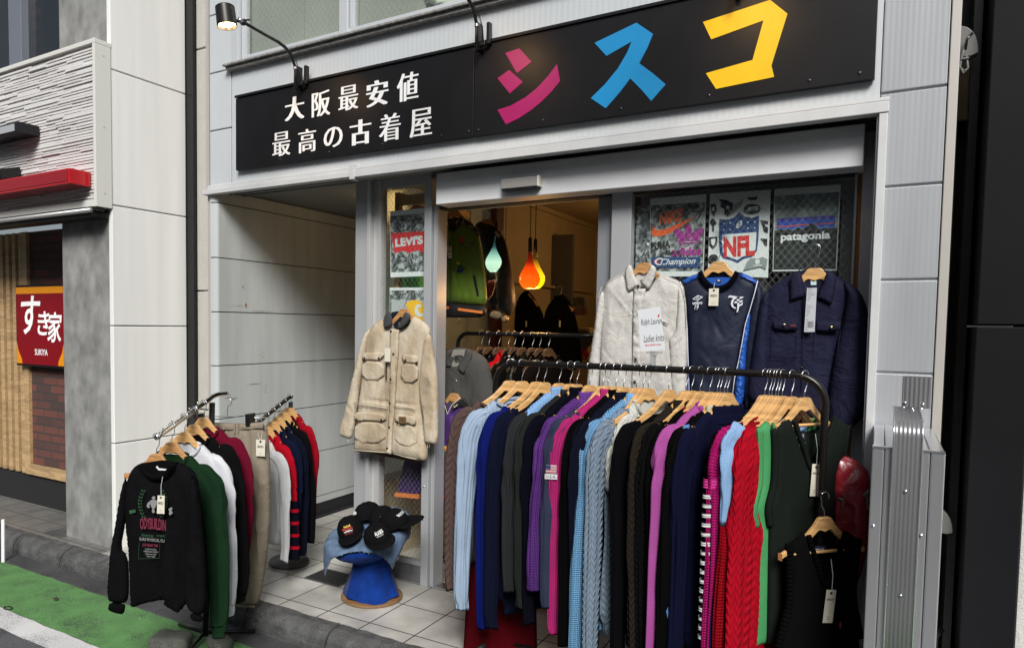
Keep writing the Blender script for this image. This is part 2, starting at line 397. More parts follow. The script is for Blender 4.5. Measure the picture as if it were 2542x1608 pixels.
def puff(mb, frame, poly, thick=.02, edge=.03, h0=0.0, folds=(), noise=.004, nsx=10., nsy=3., seed=1, res=.012, back=.5, smooth=1, flat=False, roll=0.0, bendfn=None):
    """folds: (u0,v0,u1,v1,width,amp) ridges/valleys; noise: amplitude of drape, nsx/nsy its frequencies across/along"""
    if smooth: poly = smooth_poly(poly, smooth)
    # resample outline
    Q = []
    for i in range(len(poly)):
        a = np.array(poly[i]); b = np.array(poly[(i+1) % len(poly)]); k = max(1, int(np.linalg.norm(b-a)/(res*1.3)))
        for j in range(k): Q.append(tuple(a+(b-a)*j/k))
    A = np.array(Q); x0, y0 = A.min(0); x1, y1 = A.max(0)
    gx, gy = np.meshgrid(np.arange(x0, x1, res), np.arange(y0, y1, res*.9)); gx = gx+((np.arange(gx.shape[0]) % 2)*res*.5)[:, None]
    gx = gx.ravel(); gy = gy.ravel(); ok = inside(Q, gx, gy); gx = gx[ok]; gy = gy[ok]; d = bdist(Q, gx, gy); ok = d > res*.45; gx = gx[ok]; gy = gy[ok]
    pts = [Vector(q) for q in Q]+[Vector((a, b)) for a, b in zip(gx, gy)]
    n = len(Q)
    r = delaunay_2d_cdt(pts, [(i, (i+1) % n) for i in range(n)], [], 1, 1e-6)
    vc = np.array([(p.x, p.y) for p in r[0]]); F = [tuple(f) for f in r[2]]
    U, V = vc[:, 0], vc[:, 1]
    D = bdist(Q, U, V); D[D < 1e-5] = 0
    e = np.clip(D/edge, 0, 1); prof = np.sqrt(np.clip(1-(1-e)**2, 0, 1))
    H = thick*prof
    N = (vnoise(U*nsx+vnoise(U*3, V*3, seed+9)*1.2, V*nsy, seed)+.5*vnoise(U*nsx*2.1, V*nsy*2.3, seed+1)+.25*vnoise(U*nsx*5, V*nsy*6, seed+2))
    H = H + noise*N*np.clip(e*1.5, 0, 1)*2
    for (a0, b0, a1, b1, wd, am) in folds:
        ab = np.array((a1-a0, b1-b0)); L2 = ab@ab+1e-9
        t = np.clip(((U-a0)*ab[0]+(V-b0)*ab[1])/L2, 0, 1); dd = np.hypot(U-a0-t*ab[0], V-b0-t*ab[1])
        H = H + am*np.exp(-(dd/wd)**2)*np.sin(math.pi*np.clip(t, .06, .94))**.5*np.clip(e*2, 0, 1)
    B = -thick*back*prof
    base = h0 + (bendfn(U, V) if bendfn else 0)
    m = len(vc)
    onb = D == 0
    vs = [frame.w3(U[i], V[i], (base[i] if hasattr(base, '__len__') else base)+H[i]) for i in range(m)]
    fs = []; uvs = []
    def area(f): return sum(U[f[i]]*V[f[(i+1) % len(f)]]-U[f[(i+1) % len(f)]]*V[f[i]] for i in range(len(f)))
    idx = {}
    for i in range(m):
        if onb[i]: idx[i] = i
        else: idx[i] = len(vs); vs.append(frame.w3(U[i], V[i], (base[i] if hasattr(base, '__len__') else base)+B[i]))
    for f in F:
        if area(f) < 0: f = f[::-1]
        fs.append(f); uvs.append([(U[i], V[i]) for i in f])
        if not flat:
            g = tuple(idx[i] for i in f[::-1]); fs.append(g); uvs.append([(U[i], V[i]) for i in f[::-1]])
    mb.add(vs, fs, uvs); return mb
# ================================================================== GROUND
def floor_mat(name, col, grout, tile, gap, ox, oy, var=.25):
    m = mat(name, col, .35, var=var, vscale=5, bump=[('noise', 30, .15, .002)], vcol=tuple(c*.62 for c in col))
    nt = m.node_tree; N = nt.nodes; L = nt.links; p = N['Principled BSDF']
    geo = N.new('ShaderNodeNewGeometry'); sp = N.new('ShaderNodeSeparateXYZ'); L.new(geo.outputs['Position'], sp.inputs[0])
    def line(o, off, size):
        f = mth(nt, 'FRACT', mth(nt, 'DIVIDE', mth(nt, 'SUBTRACT', o, off-50*size), size))
        return mth(nt, 'LESS_THAN', mth(nt, 'MINIMUM', f, mth(nt, 'SUBTRACT', 1.0, f)), gap/size/2)
    g = mth(nt, 'MAXIMUM', line(sp.outputs[0], ox, tile[0]), line(sp.outputs[1], oy, tile[1]))
    old = p.inputs['Base Color'].links[0].from_socket
    # every tile a slightly different stone tone
    wn_ = N.new('ShaderNodeTexWhiteNoise'); wn_.noise_dimensions = '2D'; cb = N.new('ShaderNodeCombineXYZ')
    L.new(mth(nt, 'FLOOR', mth(nt, 'DIVIDE', mth(nt, 'SUBTRACT', sp.outputs[0], ox), tile[0])), cb.inputs[0])
    L.new(mth(nt, 'FLOOR', mth(nt, 'DIVIDE', mth(nt, 'SUBTRACT', sp.outputs[1], oy), tile[1])), cb.inputs[1]); L.new(cb.outputs[0], wn_.inputs[0])
    hs = N.new('ShaderNodeHueSaturation'); L.new(old, hs.inputs['Color']); L.new(mth(nt, 'ADD', mth(nt, 'MULTIPLY', wn_.outputs[0], .18), .9), hs.inputs['Value'])
    mx = N.new('ShaderNodeMix'); mx.data_type = 'RGBA'; L.new(g, mx.inputs[0]); L.new(hs.outputs[0], mx.inputs[6]); mx.inputs[7].default_value = (*grout, 1)
    L.new(mx.outputs[2], p.inputs['Base Color']); L.new(mth(nt, 'ADD', mth(nt, 'MULTIPLY', g, .5), .32), p.inputs['Roughness'])
    return m
def speck(name, col, rough, sc, dark, amt=.35, b=.6, patch=1.5):
    m = mat(name, col, rough, var=amt, vscale=patch, bump=[('noise', sc, b, .004)])
    nt = m.node_tree; N = nt.nodes; L = nt.links; p = N['Principled BSDF']; old = p.inputs['Base Color'].links[0].from_socket
    tc = N.new('ShaderNodeTexCoord'); v = N.new('ShaderNodeTexVoronoi'); v.inputs['Scale'].default_value = sc*1.6; L.new(tc.outputs['Object'], v.inputs['Vector'])
    n2 = N.new('ShaderNodeTexNoise'); n2.inputs['Scale'].default_value = 5; L.new(tc.outputs['Object'], n2.inputs['Vector'])
    f = mth(nt, 'LESS_THAN', v.outputs['Distance'], mth(nt, 'MULTIPLY', mth(nt, 'POWER', n2.outputs[0], 2.0), 1.25))
    mx = N.new('ShaderNodeMix'); mx.data_type = 'RGBA'; L.new(f, mx.inputs[0]); L.new(old, mx.inputs[6]); mx.inputs[7].default_value = (*dark, 1); L.new(mx.outputs[2], p.inputs['Base Color'])
    return m
M_ASPH = speck('asphalt', (.085, .087, .095), .9, 130, (.025, .025, .028), .5, .9)
M_GREENP = speck('green_road_paint', (.085, .215, .065), .8, 90, (.045, .085, .04), .22, 1.0, 9)
M_LINE = speck('white_road_paint', (.56, .56, .56), .8, 100, (.25, .25, .26), .25)
M_KERB = speck('kerb_stone', (.085, .085, .085), .8, 70, (.035, .035, .035), .6, 1.0, 12)
M_TILE = floor_mat('floor_tile', (.45, .435, .40), (.03, .028, .024), (.29, .31), .008, -2.0, -.345)
M_NPAVE = floor_mat('neighbour_paving', (.17, .165, .155), (.04, .04, .038), (.2, .2), .008, -5.2, -.3)
RZ = -.12
def ground(name, x0, x1, y0, y1, z, m, nx=1):
    mb = MB(); mb.add([(x0, y0, z), (x1, y0, z), (x1, y1, z), (x0, y1, z)], [(0, 1, 2, 3)])
    return tag(mb.build(name, m), kind='structure')
ground('road', -60, 60, -60, 40, RZ, M_ASPH)
def strip_sheet(name, x0, x1, ya, yb, z, m, wob):
    mb = MB(); xs = np.linspace(x0, x1, 260); vs = []; fs = []
    for i, x in enumerate(xs):
        vs += [(x, ya+wob*vnoise(x*9, 1, 5)+wob*.6*vnoise(x*30, 1, 6), z), (x, yb+wob*vnoise(x*9, 4, 7)+wob*.6*vnoise(x*31, 2, 8), z)]
        if i: fs.append((2*i-2, 2*i, 2*i+1, 2*i-1))
    mb.add(vs, fs); return tag(mb.build(name, m), kind='structure')
strip_sheet('green_lane', -9, 6, -1.465, -1.03, RZ+.004, M_GREENP, .012)
strip_sheet('white_road_line', -9, 6, -1.62, -1.468, RZ+.004, M_LINE, .008)
M_GUT = speck('gutter_stone', (.052, .053, .056), .82, 60, (.025, .025, .026), .4, .9, 3)
mb = MB()
x = -9.0
while x < 4: mb.box(x, x+.592, -1.025, -.885, RZ-.05, RZ+.006); x += .6
tag(mb.build('gutter', M_GUT, bevel=.006), kind='structure')
mb = MB(); random.seed(4)
prof = [(-.885, RZ-.05), (-.885, RZ+.035), (-.875, RZ+.075), (-.85, RZ+.108), (-.81, RZ+.122), (-.752, RZ+.122), (-.752, RZ-.05)]
x = -9.0
while x < 4:
    L_ = .6; xs = np.linspace(x, x+L_-.012, 12); vs = []; fs = []; n = len(prof)
    for i, xx in enumerate(xs):
        for j, (y, z) in enumerate(prof):
            w = .010*vnoise(xx*40, j*3.1, 3) if 0 < j < n-1 else 0; vs.append((xx, y+w, z+w*.8))
    for i in range(len(xs)-1):
        for j in range(n): fs.append((i*n+j, (i+1)*n+j, (i+1)*n+(j+1) % n, i*n+(j+1) % n))
    fs += [tuple(range(n)), tuple(range(len(vs)-1, len(vs)-n-1, -1))]
    mb.add(vs, fs); x += L_
tag(mb.build('kerb', M_KERB), kind='structure')
mb = MB(); mb.box(-4.53, 4, -.75, 3.9, -.1, 0); tag(mb.build('shop_floor', M_TILE), kind='structure')
mb = MB(); mb.box(-9, -4.532, -.75, .4, -.1, -.004); tag(mb.build('neighbour_pavement', M_NPAVE), kind='structure')

# ================================================================== SHOP BUILDING
FY = -.27
FF = Frame((0, FY, 0), (0, -1, 0))
shop = empty('shop_building', (-1.9, 0, 0), 'grey metal clad shop building with wide sliding glass entrance under the long black sign', 'building')
def part(name, m, mb, parent=shop, **k): return mb.build(name, m, parent, **k)
# upper wall in cladding panels around the window opening
WZ0, WZ1, WX0 = 3.33, 4.9, -3.72
mb = MB()
zs = [2.53, 2.905, 3.29, 3.675, 4.05, 4.43, 4.8, 5.2, 5.6]
for a, b in zip(zs[:-1], zs[1:]): mb.box(-3.985, -3.78, FY, FY+.05, a+.004, b-.004)
for a, b in ((2.535, 3.29),): mb.box(-3.776, -.045, FY+.006, FY+.05, a, b)
mb.box(-3.776, .178, FY+.004, FY+.05, 4.95, 5.6)
part('upper_wall', M_CLADF, mb, bevel=.003)
mb = MB(); mb.box(-4.02, .21, -.215, -.19, 2.56, 3.30); mb.box(-4.02, .21, -.215, -.19, 4.9, 5.6); mb.box(-4.02, -3.7, -.215, -.19, 3.301, 4.899); mb.box(.1, .21, -.215, -.19, 3.301, 4.899); mb.box(-4.02, -3.99, FY-.004, -.1, 2.47, 5.6); mb.box(-4.02, .21, -.2, 4, 5.6, 5.65)
mb.box(-4.02, -3.99, -.1, 4, 2.53, 5.6); part('wall_core', M_BEIGE, mb)
# right pillar
mb = MB(); z = 2.55-.372*7+.0
zz = [0.0, .318, .69, 1.062, 1.434, 1.806, 2.178, 2.55, 2.922, 3.294, 3.666, 4.04, 4.41, 4.78]
for a, b in zip(zz[:-1], zz[1:]): mb.box(-.043, .176, FY, FY+.06, a+.004, b-.005)
part('pillar', M_CLAD, mb, bevel=.004)
mb = MB()
for b in zz[1:]: mb.box(-.043, .176, FY+.012, FY+.05, b-.006, b+.005)
part('panel_joint', M_WHITEP, mb)
mb = MB(); mb.box(.179, .211, FY-.006, .3, 0, 5.6); part('corner_strip', M_BEIGE, mb, bevel=.003)
# trims round the opening
mb = MB(); mb.box(-4.03, -2.725, FY-.03, FY+.03, 2.472, 2.505); mb.box(-4.0, -2.725, FY-.012, FY+.03, 2.507, 2.535)
part('soffit_trim', M_TRIM, mb, bevel=.003)
mb = MB(); mb.box(-2.72, -.012, FY-.020, FY+.03, 2.515, 2.53); mb.box(-2.72, -.012, FY-.030, FY+.03, 2.468, 2.512); mb.box(-.045, -.014, FY-.026, FY+.03, 0, 2.466)
mb.box(-2.735, -2.70, FY-.036, FY+.02, 2.455, 2.545)
part('opening_trim', M_TRIM, mb, bevel=.003)
mb = MB(); mb.box(-.052, -.046, FY-.01, .05, 0, 2.468); part('jamb', M_ALUV, mb)
mb = MB(); mb.box(-4.0, -2.9, -.24, 3, 2.515, 2.55); mb.box(-2.9, -.05, -.24, .1, 2.50, 2.55)
for y in (-.2, -.12, -.04): mb.box(-3.93, -2.9, y, y+.03, 2.495, 2.514)
part('soffit', mat('soffit_grey', (.22, .22, .215), .5), mb)
mb = MB(); mb.tube([(-3.86, -.2, 2.51), (-3.86, -.2, 2.475)], .008); part('soffit_bolt', M_BLACKM, mb)
# alcove
mb = MB(); zz = [.115, .175, .55, .925, 1.299, 1.673, 2.047, 2.422, 2.512]
for a, b in zip(zz[:-1], zz[1:]):
    mb.box(-3.985, -3.93, -.24, 3, a+.003, b-.004)
    # rounded return to the street front
    vs = []; n = 7
    for i in range(n):
        t = math.pi/2*i/(n-1); 
        vs += [(-3.985+.055*math.sin(t), -.24-.03*math.cos(t), a+.003), (-3.985+.055*math.sin(t), -.24-.03*math.cos(t), b-.004)]
    fs = [(2*i, 2*i+2, 2*i+3, 2*i+1) for i in range(n-1)]; mb.add(vs, fs)
part('alcove_wall', M_CLADW, mb)
mb = MB(); mb.box(-3.99, -3.936, -.235, 3, .0, 2.51); mb.box(-3.99, -3.90, -.2, 3, 0, .012); part('alcove_base', M_DARK, mb)
mb = MB(); mb.box(-4, -2.6, 2.95, 3.0, 0, 2.5); part('alcove_back_wall', mat('alcove_back', (.08, .08, .08), .7), mb)
mb = MB(); mb.box(-4.022, -3.992, FY+.01, -.1, 0, 2.47); part('edge_strip', M_BEIGE, mb)
mb = MB(); rs_ = random.Random(2)
for px, py, w, h in ((565, 758, .20, .004), (620, 772, .26, .003), (600, 720, .03, .03), (688, 745, .01, .06), (645, 880, .05, .025), (585, 880, .02, .03), (697, 870, .006, .16), (655, 965, .04, .03), (565, 985, .10, .03), (610, 955, .22, .004)):
    q = on(px, py, 0, -3.928)
    for k in range(5):
        y0 = q[1]+rs_.uniform(0, .5)*w; z0 = q[2]+rs_.uniform(-.5, .5)*h*2; L_ = rs_.uniform(.2, .6)*w; hh0 = max(.0012, h*rs_.uniform(.06, .25)); mb.add([(-3.9285, y0, z0), (-3.9285, y0+L_, z0+rs_.uniform(-.2, .2)*h), (-3.9285, y0+L_*.9, z0+hh0), (-3.9285, y0+.1*L_, z0+hh0)], [(0, 1, 2, 3)])
part('scuff_mark', mat('scuff_grey', (.30, .30, .27), .8), mb)
mb = MB(); q = on(610, 757, 0, -3.928); mb.box(-3.929, -3.926, q[1]-.006, q[1]+.006, q[2]-.012, q[2]+.012); part('tape_scrap', mat('tape_brown', (.28, .12, .05), .8), mb)
# upper window
mb = MB()
mb.box(-3.80, .1, FY-.055, FY+.03, 3.292, 3.305); mb.box(-3.79, .1, FY-.035, FY+.03, 3.27, 3.29)
part('window_sill', mat('weathered_sill', (.26, .25, .24), .7, var=.6, vscale=40), mb, bevel=.002)
win = MB(); win.box(-3.77, -3.70, FY-.01, FY+.04, 3.31, 4.9); win.box(-3.695, -3.655, FY+.02, FY+.06, 3.31, 4.9)
win.box(-3.65, .1, FY+.015, FY+.06, 3.31, 3.36)
for xm in (-2.80, -1.82, -.85): win.box(xm-.05, xm+.015, FY+.0, FY+.065, 3.312, 4.9); win.box(xm+.02, xm+.05, FY+.02, FY+.065, 3.362, 4.9)
wf = part('window_frame', mat('pale_window_frame', (.50, .52, .54), .4, .2), win, bevel=.003)
mb = MB(); mb.box(-3.65, .1, FY+.035, FY+.04, 3.36, 4.9); mb.build('window_pane', M_WIREUP, wf)
mb = MB(); mb.box(-3.7, .1, FY+.075, FY+.085, 3.305, 4.9); mb.box(-3.2, -3.19, FY+.068, FY+.074, 3.36, 4.9); mb.build('window_blind', mat('grey_blind', (.28, .285, .26), .8, var=.25, vscale=1.2), wf)
mb = MB(); puff(mb, Frame((0, FY+.058, 0), (0, -1, 0)), [(-2.25, 3.38), (-1.85, 3.3), (-1.9, 3.75), (-2.12, 3.72), (-2.3, 3.5)], .012, .06, noise=.012, nsx=12, nsy=12, res=.03, seed=4)
mb.build('plastic_bag', mat('clear_film', (.62, .62, .56), .25, coat=.4), wf, smooth=True)

# --- door frames
mb = MB(); mb.box(-2.90, -2.795, -.035, .12, 0, 2.512); part('door_post', M_ALUV, mb, bevel=.003)
mb = MB(); mb.box(-2.793, -2.768, -.055, .02, 0, 2.512); mb.box(-2.767, -2.73, -.02, .06, 0, 2.512); mb.box(-2.728, -2.703, -.032, .03, .0, 2.512); part('window_stile', mat('pale_alu', (.53, .535, .53), .42, .4), mb, bevel=.002)
mb = MB(); mb.box(-2.70, -2.37, -.03, .03, 2.445, 2.512); mb.box(-2.70, -2.37, -.03, .03, .112, .135); part('window_rail', M_ALUV, mb, bevel=.002)
mb = MB(); mb.box(-2.70, -2.37, -.022, .04, .0, .11); mb.box(-2.62, -2.585, -.03, -.02, .075, .092); part('kick_panel', mat('dirty_aluminium', (.20, .20, .205), .5, .4, var=.35, vscale=12), mb, bevel=.002)
mb = MB(); mb.box(-2.366, -2.316, -.05, .10, 0, 2.512); mb.box(-2.314, -2.292, -.025, .09, 0, 2.31); mb.box(-2.290, -2.282, -.035, .08, 0, 2.31)
part('door_post', M_ALUV, mb, bevel=.003)
mb = MB()
for z in (1.05, .42, .62): mb.lathe([(0, 0), (.006, 0), (.005, .004), (0, .005)], (-2.345, -.05, z), 10, (0, -1, 0))
part('screw', M_STEEL, mb, smooth=True)
HY = -.165; ha = on_y(1082, 509.5, HY); hb = on_y(2143, 410, HY); ht = on_y(1082, 431, HY); HZ0 = (ha[2]+hb[2])/2; HZ1 = ht[2]; HXA, HXB = ha[0], hb[0]
mb = MB(); mb.box(HXA, HXB, HY, .10, HZ0, HZ1); part('door_header', M_ALU, mb, bevel=.004)
mb = MB(); mb.box(-2.312, -.055, -.06, .12, HZ1+.002, 2.50); part('header_track', mat('dark_track', (.11, .11, .115), .5, .4), mb)
mb = MB(); mb.box(-2.27, -.12, -.03, .05, 2.285, 2.316); part('header_gap', M_DARK, mb)
mb = MB(); mb.box(-1.305, -1.225, .005, .06, 0, 2.31); part('sliding_door_stile', mat('grey_stile', (.22, .23, .25), .42, .2), mb, bevel=.003)
mb = MB(); mb.box(-1.215, -1.112, -.045, .02, 0, 2.315); part('door_post', M_ALUV, mb, bevel=.003)
mb = MB(); mb.box(-.128, -.118, -.02, .02, 0, 2.312); mb.box(-.10, -.054, -.03, .06, 0, 2.466); part('window_stile', M_ALUV, mb, bevel=.002)
mb = MB(); mb.box(-.117, -.101, .0, .02, 0, 2.31); part('wood_strip', mat('orange_wood', (.34, .15, .035), .6, var=.3), mb)
mb = MB(); mb.box(-1.111, -.129, -.004, .002, .12, 2.31); part('glass_pane', M_WIRE, mb)
mb = MB(); mb.box(-2.70, -2.37, -.004, .002, .136, 2.444); part('glass_pane', M_WIRE, mb)
mb = MB(); mb.box(-1.111, -.129, -.02, .04, 0, .118); part('kick_panel', MATS['dirty_aluminium'], mb)
mb = MB(); mb.box(-1.105, -.118, .09, .10, 2.20, 2.31); mb.box(-.18, -.118, .09, .10, 0, 2.2); mb.box(-1.105, -1.04, .092, .10, 1.9, 2.2)
part('blind_panel', mat('blue_grey_panel', (.20, .215, .225), .6), mb)
mb = MB(); mb.box(-1.16, -.14, .11, .12, 0, 2.36); part('dark_interior_sheet', mat('interior_shade', (.035, .033, .03), .7), mb)  # dark sheet standing in for the unlit shop interior between posters
mb = MB(); mb.box(-2.28, -1.31, -.02, .06, -.0, .006); part('door_sill', M_STEEL, mb)
# sensor over the door
sa = on_y(1243, 470, HY-.045); sb = on_y(1334, 436, HY-.045)
mb = MB(); mb.box(sa[0], sb[0], HY-.045, HY-.001, sa[2], sb[2]); ds = part('door_sensor', M_GREY, mb, bevel=.004)
mb = MB(); mb.box(sa[0]+.003, sb[0]-.003, HY-.04, HY-.002, sa[2]-.009, sa[2]-.001); mb.build('sensor_lens', M_BLACKG, ds)
mb = MB(); mb.box(sb[0]+.001, sb[0]+.008, HY-.047, HY-.001, sa[2]-.001, sb[2]+.002); mb.build('end_cap', mat('pale_cap', (.6, .58, .5), .5), ds)
# --- interior room
M_CREAM = mat('cream_interior', (.42, .33, .20), .8, var=.08)
mb = MB(); mb.box(-2.86, -2.82, 1.95, 4.2, 0, 2.75); mb.box(-2.86, .3, 4.2, 4.24, 0, 2.75); mb.box(.2, .24, .13, 4.2, 0, 2.75); mb.box(-2.86, -2.82, .12, 1.95, 0, .55); part('interior_wall', M_CREAM, mb)
mb = MB(); mb.box(-2.9, .3, .14, 4.2, 2.75, 2.8); mb.box(-2.82, -2.79, 1.95, 4.2, 2.70, 2.745); part('interior_ceiling', M_CREAM, mb)
mb = MB(); mb.box(-2.9, .3, .1, .14, 2.5, 2.8); part('header_wall', M_CREAM, mb)
mb = MB(); mb.box(-2.80, -2.74, 1.62, 1.74, 0, 2.75); part('interior_post', mat('oxblood_post', (.055, .008, .006), .5), mb)
M_PAT = mat('patterned_glass', (.75, .82, .80), .55, spec=.5, trans=.75, bump=[('noise', 60, .3, .004)], var=.1)
mb = MB(); mb.box(-2.85, -2.835, .13, 1.9, .56, 2.7); pg = part('side_window', M_PAT, mb)
mb = MB()
for y in (.14, .72, 1.3, 1.86): mb.box(-2.834, -2.805, y, y+.035, .56, 2.7)
for z in (.56, 1.35, 2.55): mb.box(-2.833, -2.808, .14, 1.88, z, z+.03)
mb.build('window_frame', M_ALUV, pg)
mb = MB(); mb.box(-2.69, -2.655, .1, .14, 1.3, 2.44); mb.box(-2.65, -2.37, .1, .13, 2.36, 2.42); mb.box(-2.69, -2.65, .14, 1.0, 2.40, 2.44); part('timber_batten', mat('raw_pine', (.50, .32, .10), .6, var=.3, vscale=15), mb)
mb = MB(); mb.box(-2.80, -2.30, 1.3, 1.9, .0, .28); part('interior_step', mat('step_grey', (.10, .10, .095), .6, var=.3), mb)
mb = MB(); mb.box(-2.79, -2.77, 2.0, 4.1, 1.98, 2.0); part('picture_rail', M_CREAM, mb)

# ================================================================== SIGN
SF = Frame((0, -.30, 0), (0, -1, 0))
sign = empty('shop_sign', (-1.9, -.29, 2.6), 'long black shop sign board with white characters and three big pink, blue and yellow letters', 'sign')
def signmat():
    m = mat('black_sign_panel', (.008, .008, .009), .36, var=.2, vscale=8, spec=.28, bump=[('noise', 8, .03, .004)]); return m
mb = MB(); mb.box(-3.70, -1.899, -.30, -.272, 2.606, 3.072); mb.box(-1.895, -.066, -.30, -.272, 2.604, 3.074); mb.build('sign_board', signmat(), sign, bevel=.002)
mb = MB(); mb.box(-3.70, -.066, -.31, -.272, 3.076, 3.09); mb.build('top_rail', M_BLACKM, sign)
K3 = (1150, 0, 1100/2408)
for nm, poly, c in (
    ('pink_letter', [[(230, 290), (305, 265), (372, 338), (293, 400)], [(187, 427), (250, 382), (325, 447), (254, 510)],
        [(187, 598), (260, 575), (340, 530), (400, 481), (460, 417), (510, 350), (527, 442), (480, 500), (430, 550), (370, 600), (300, 645), (233, 678)]], srgb((150, 18, 88))),
    ('blue_letter', [[(714, 235), (942, 126), (1032, 187), (1000, 265), (957, 346), (1030, 400), (1101, 460), (1022, 550), (965, 485), (908, 428), (850, 505), (775, 590), (694, 535), (770, 460), (840, 375), (890, 290), (916, 228), (779, 306)]], srgb((22, 128, 182))),
    ('yellow_letter', [[(1303, 122), (1668, 2), (1762, 77), (1675, 358), (1690, 420), (1374, 485), (1319, 400), (1572, 328), (1632, 113), (1348, 216)]], srgb((222, 178, 6)))):
    mb = MB()
    for p in poly: mb.slab(SF, SF.pts(K3, p), .001, .0022)
    mb.build(nm, mat(nm+'_vinyl', c, .4, var=.06, vscale=12), sign)
K2 = (500, 0, 700/2132)
mb = MB()
for ch, cx_, cy_, w, h in (('大', 705, 820, 142, 190), ('阪', 905, 785, 142, 205), ('最', 1112, 742, 152, 200), ('安', 1330, 706, 160, 210), ('値', 1560, 658, 165, 230),
                          ('最', 605, 1090, 138, 195), ('高', 800, 1065, 135, 190), ('の', 997, 1038, 145, 165), ('古', 1203, 1000, 155, 205), ('着', 1425, 964, 165, 220), ('屋', 1660, 928, 170, 228)):
    u, v = SF.px(K2[0]+cx_*K2[2], K2[1]+cy_*K2[2]); ua, va = SF.px(K2[0]+(cx_-w/2)*K2[2], K2[1]+cy_*K2[2]); ub, vb = SF.px(K2[0]+(cx_+w/2)*K2[2], K2[1]+cy_*K2[2])
    uc, vc_ = SF.px(K2[0]+cx_*K2[2], K2[1]+(cy_-h/2)*K2[2]); ud, vd = SF.px(K2[0]+cx_*K2[2], K2[1]+(cy_+h/2)*K2[2])
    text_mb(mb, ch, SF, .15, u, v, h=.0012, bold=-.004, fit=((ub-ua)*.93, abs(vc_-vd)*.92), heavy=.066 if ch in '大古安' else .036)
mb.build('white_lettering', M_WHITEP, sign)
mb = MB()
for u in (-3.3, -2.9, -2.5, -2.1, -1.93, -1.87, -1.5, -1.1, -.7, -.3, -.12):
    for v in (2.635, ) if u not in (-1.93, -1.87) else (2.635,):
        mb.lathe([(.0, .0016), (.006, .0016), (.0075, .0)], (u, -.30, v), 12, (0, -1, 0))
mb.build('rivet', M_BLACKM, sign, smooth=True)

# ================================================================== GOOSENECK LAMPS
def pX(px, py, x): return on(px, py, 0, x)
LX = -3.105
lamp = empty('sign_lamp', (LX, -.3, 3.09), 'lit black gooseneck spotlight above the left end of the black sign', 'lamp', 'gooseneck spotlights over the sign')
mb = MB(); mb.box(LX-.022, LX-.004, -.352, -.30, 3.03, 3.17); mb.box(LX+.03, LX+.05, -.33, -.30, 3.06, 3.17); mb.box(LX-.004, LX+.03, -.345, -.325, 3.05, 3.075); mb.build('bracket', M_BLACKM, lamp, bevel=.003)
pts = [(LX-.01, -.36, 3.02), (LX-.01, -.36, 3.13), (LX-.01, -.362, 3.16)] + [tuple(on(px, py, 0, LX-.01)) for px, py in ((727, 150), (720, 133), (708, 118), (690, 104), (664, 90), (636, 74), (604, 56))]
mb = MB(); mb.tube(pts, [.009]*4+[.010]*3+[.009]*(len(pts)-7), 12); mb.build('arm', M_BLACKG, lamp, smooth=True)
mb = MB(); mb.lathe([(.0115, 0), (.0115, .012)], (LX-.01, -.361, 3.145), 14); mb.tube([pts[-1], tuple(np.array(pts[-1])*1.0+(np.array(pts[-1])-np.array(pts[-2]))*.35)], .0125, 10); mb.build('collar', M_STEEL, lamp, smooth=True)
hd = np.array(on(561, 42, 0, LX-.01)); ax = np.array([.12, .05, -.98]); ax /= np.linalg.norm(ax)
mb = MB(); mb.lathe([(0, -.055), (.047, -.055), (.052, -.050), (.054, .04), (.054, .052), (.050, .052), (.050, .030), (0, .030)], hd, 32, ax); hh = mb.build('lamp_head', mat('lamp_housing', (.02, .018, .016), .35, .4), lamp, smooth=True, autosmooth=.5)
mb = MB(); mb.lathe([(0, 0), (.048, 0), (.049, .004), (.040, .007), (0, .006)], hd+ax*.032, 32, ax); mb.build('lens', mat('lamp_lens', (.9, .6, .3), .4, emis=(1.0, .62, .25), estr=9), hh)
mb = MB()
for k in range(14):
    t = k*2*math.pi/14; a = np.cross(ax, (0, 1, 0)); a /= np.linalg.norm(a); b = np.cross(ax, a); mb.lathe([(0, 0), (.004, 0), (0, .004)], hd+ax*.040+(a*math.cos(t)+b*math.sin(t))*.038, 8, ax)
mb.build('led', mat('lamp_led', (1, .9, .7), .4, emis=(1.0, .85, .55), estr=40), hh)
mb = MB(); q = np.array(pts[-1]); mb.lathe([(0, -.012), (.016, -.012), (.018, 0), (.016, .012), (0, .012)], q, 14, (1, 0, 0)); mb.tube([q, hd+np.array([0, .05, .0])], .008, 8); mb.tube([q+np.array([.01, 0, .01]), q+np.array([.02, .03, .02])], .005, 8); mb.build('swivel_joint', M_BLACKM, lamp, smooth=True)
mb = MB(); mb.tube([(LX+.02, -.34, 3.06), (LX+.03, -.37, 3.12), (LX+.02, -.385, 3.18), (LX+.002, -.372, 3.20)], .0035, 6); mb.build('cable', M_BLACKM, lamp, smooth=True)
def spot_at(o):
    l = bpy.data.lights.new('lamp_light', 'SPOT'); l.energy = 3.0; l.color = (1.0, .55, .22); l.spot_size = math.radians(80); l.spot_blend = .9; l.shadow_soft_size = .05
    b = bpy.data.objects.new('lamp_light', l); COL.objects.link(b); b.parent = o; b.location = Vector(hd+ax*.07)-lamp.location
    b.rotation_euler = Vector((.05, .62, -.35)).to_track_quat('-Z', 'Y').to_euler()
spot_at(lamp)
dup(lamp, (1.262, 0, 0), 'black gooseneck lamp over the middle joint of the black sign', 'gooseneck spotlights over the sign')
dup(lamp, (2.525, 0, .0), 'black gooseneck lamp whose bracket shows above the yellow letter at the top edge', 'gooseneck spotlights over the sign')
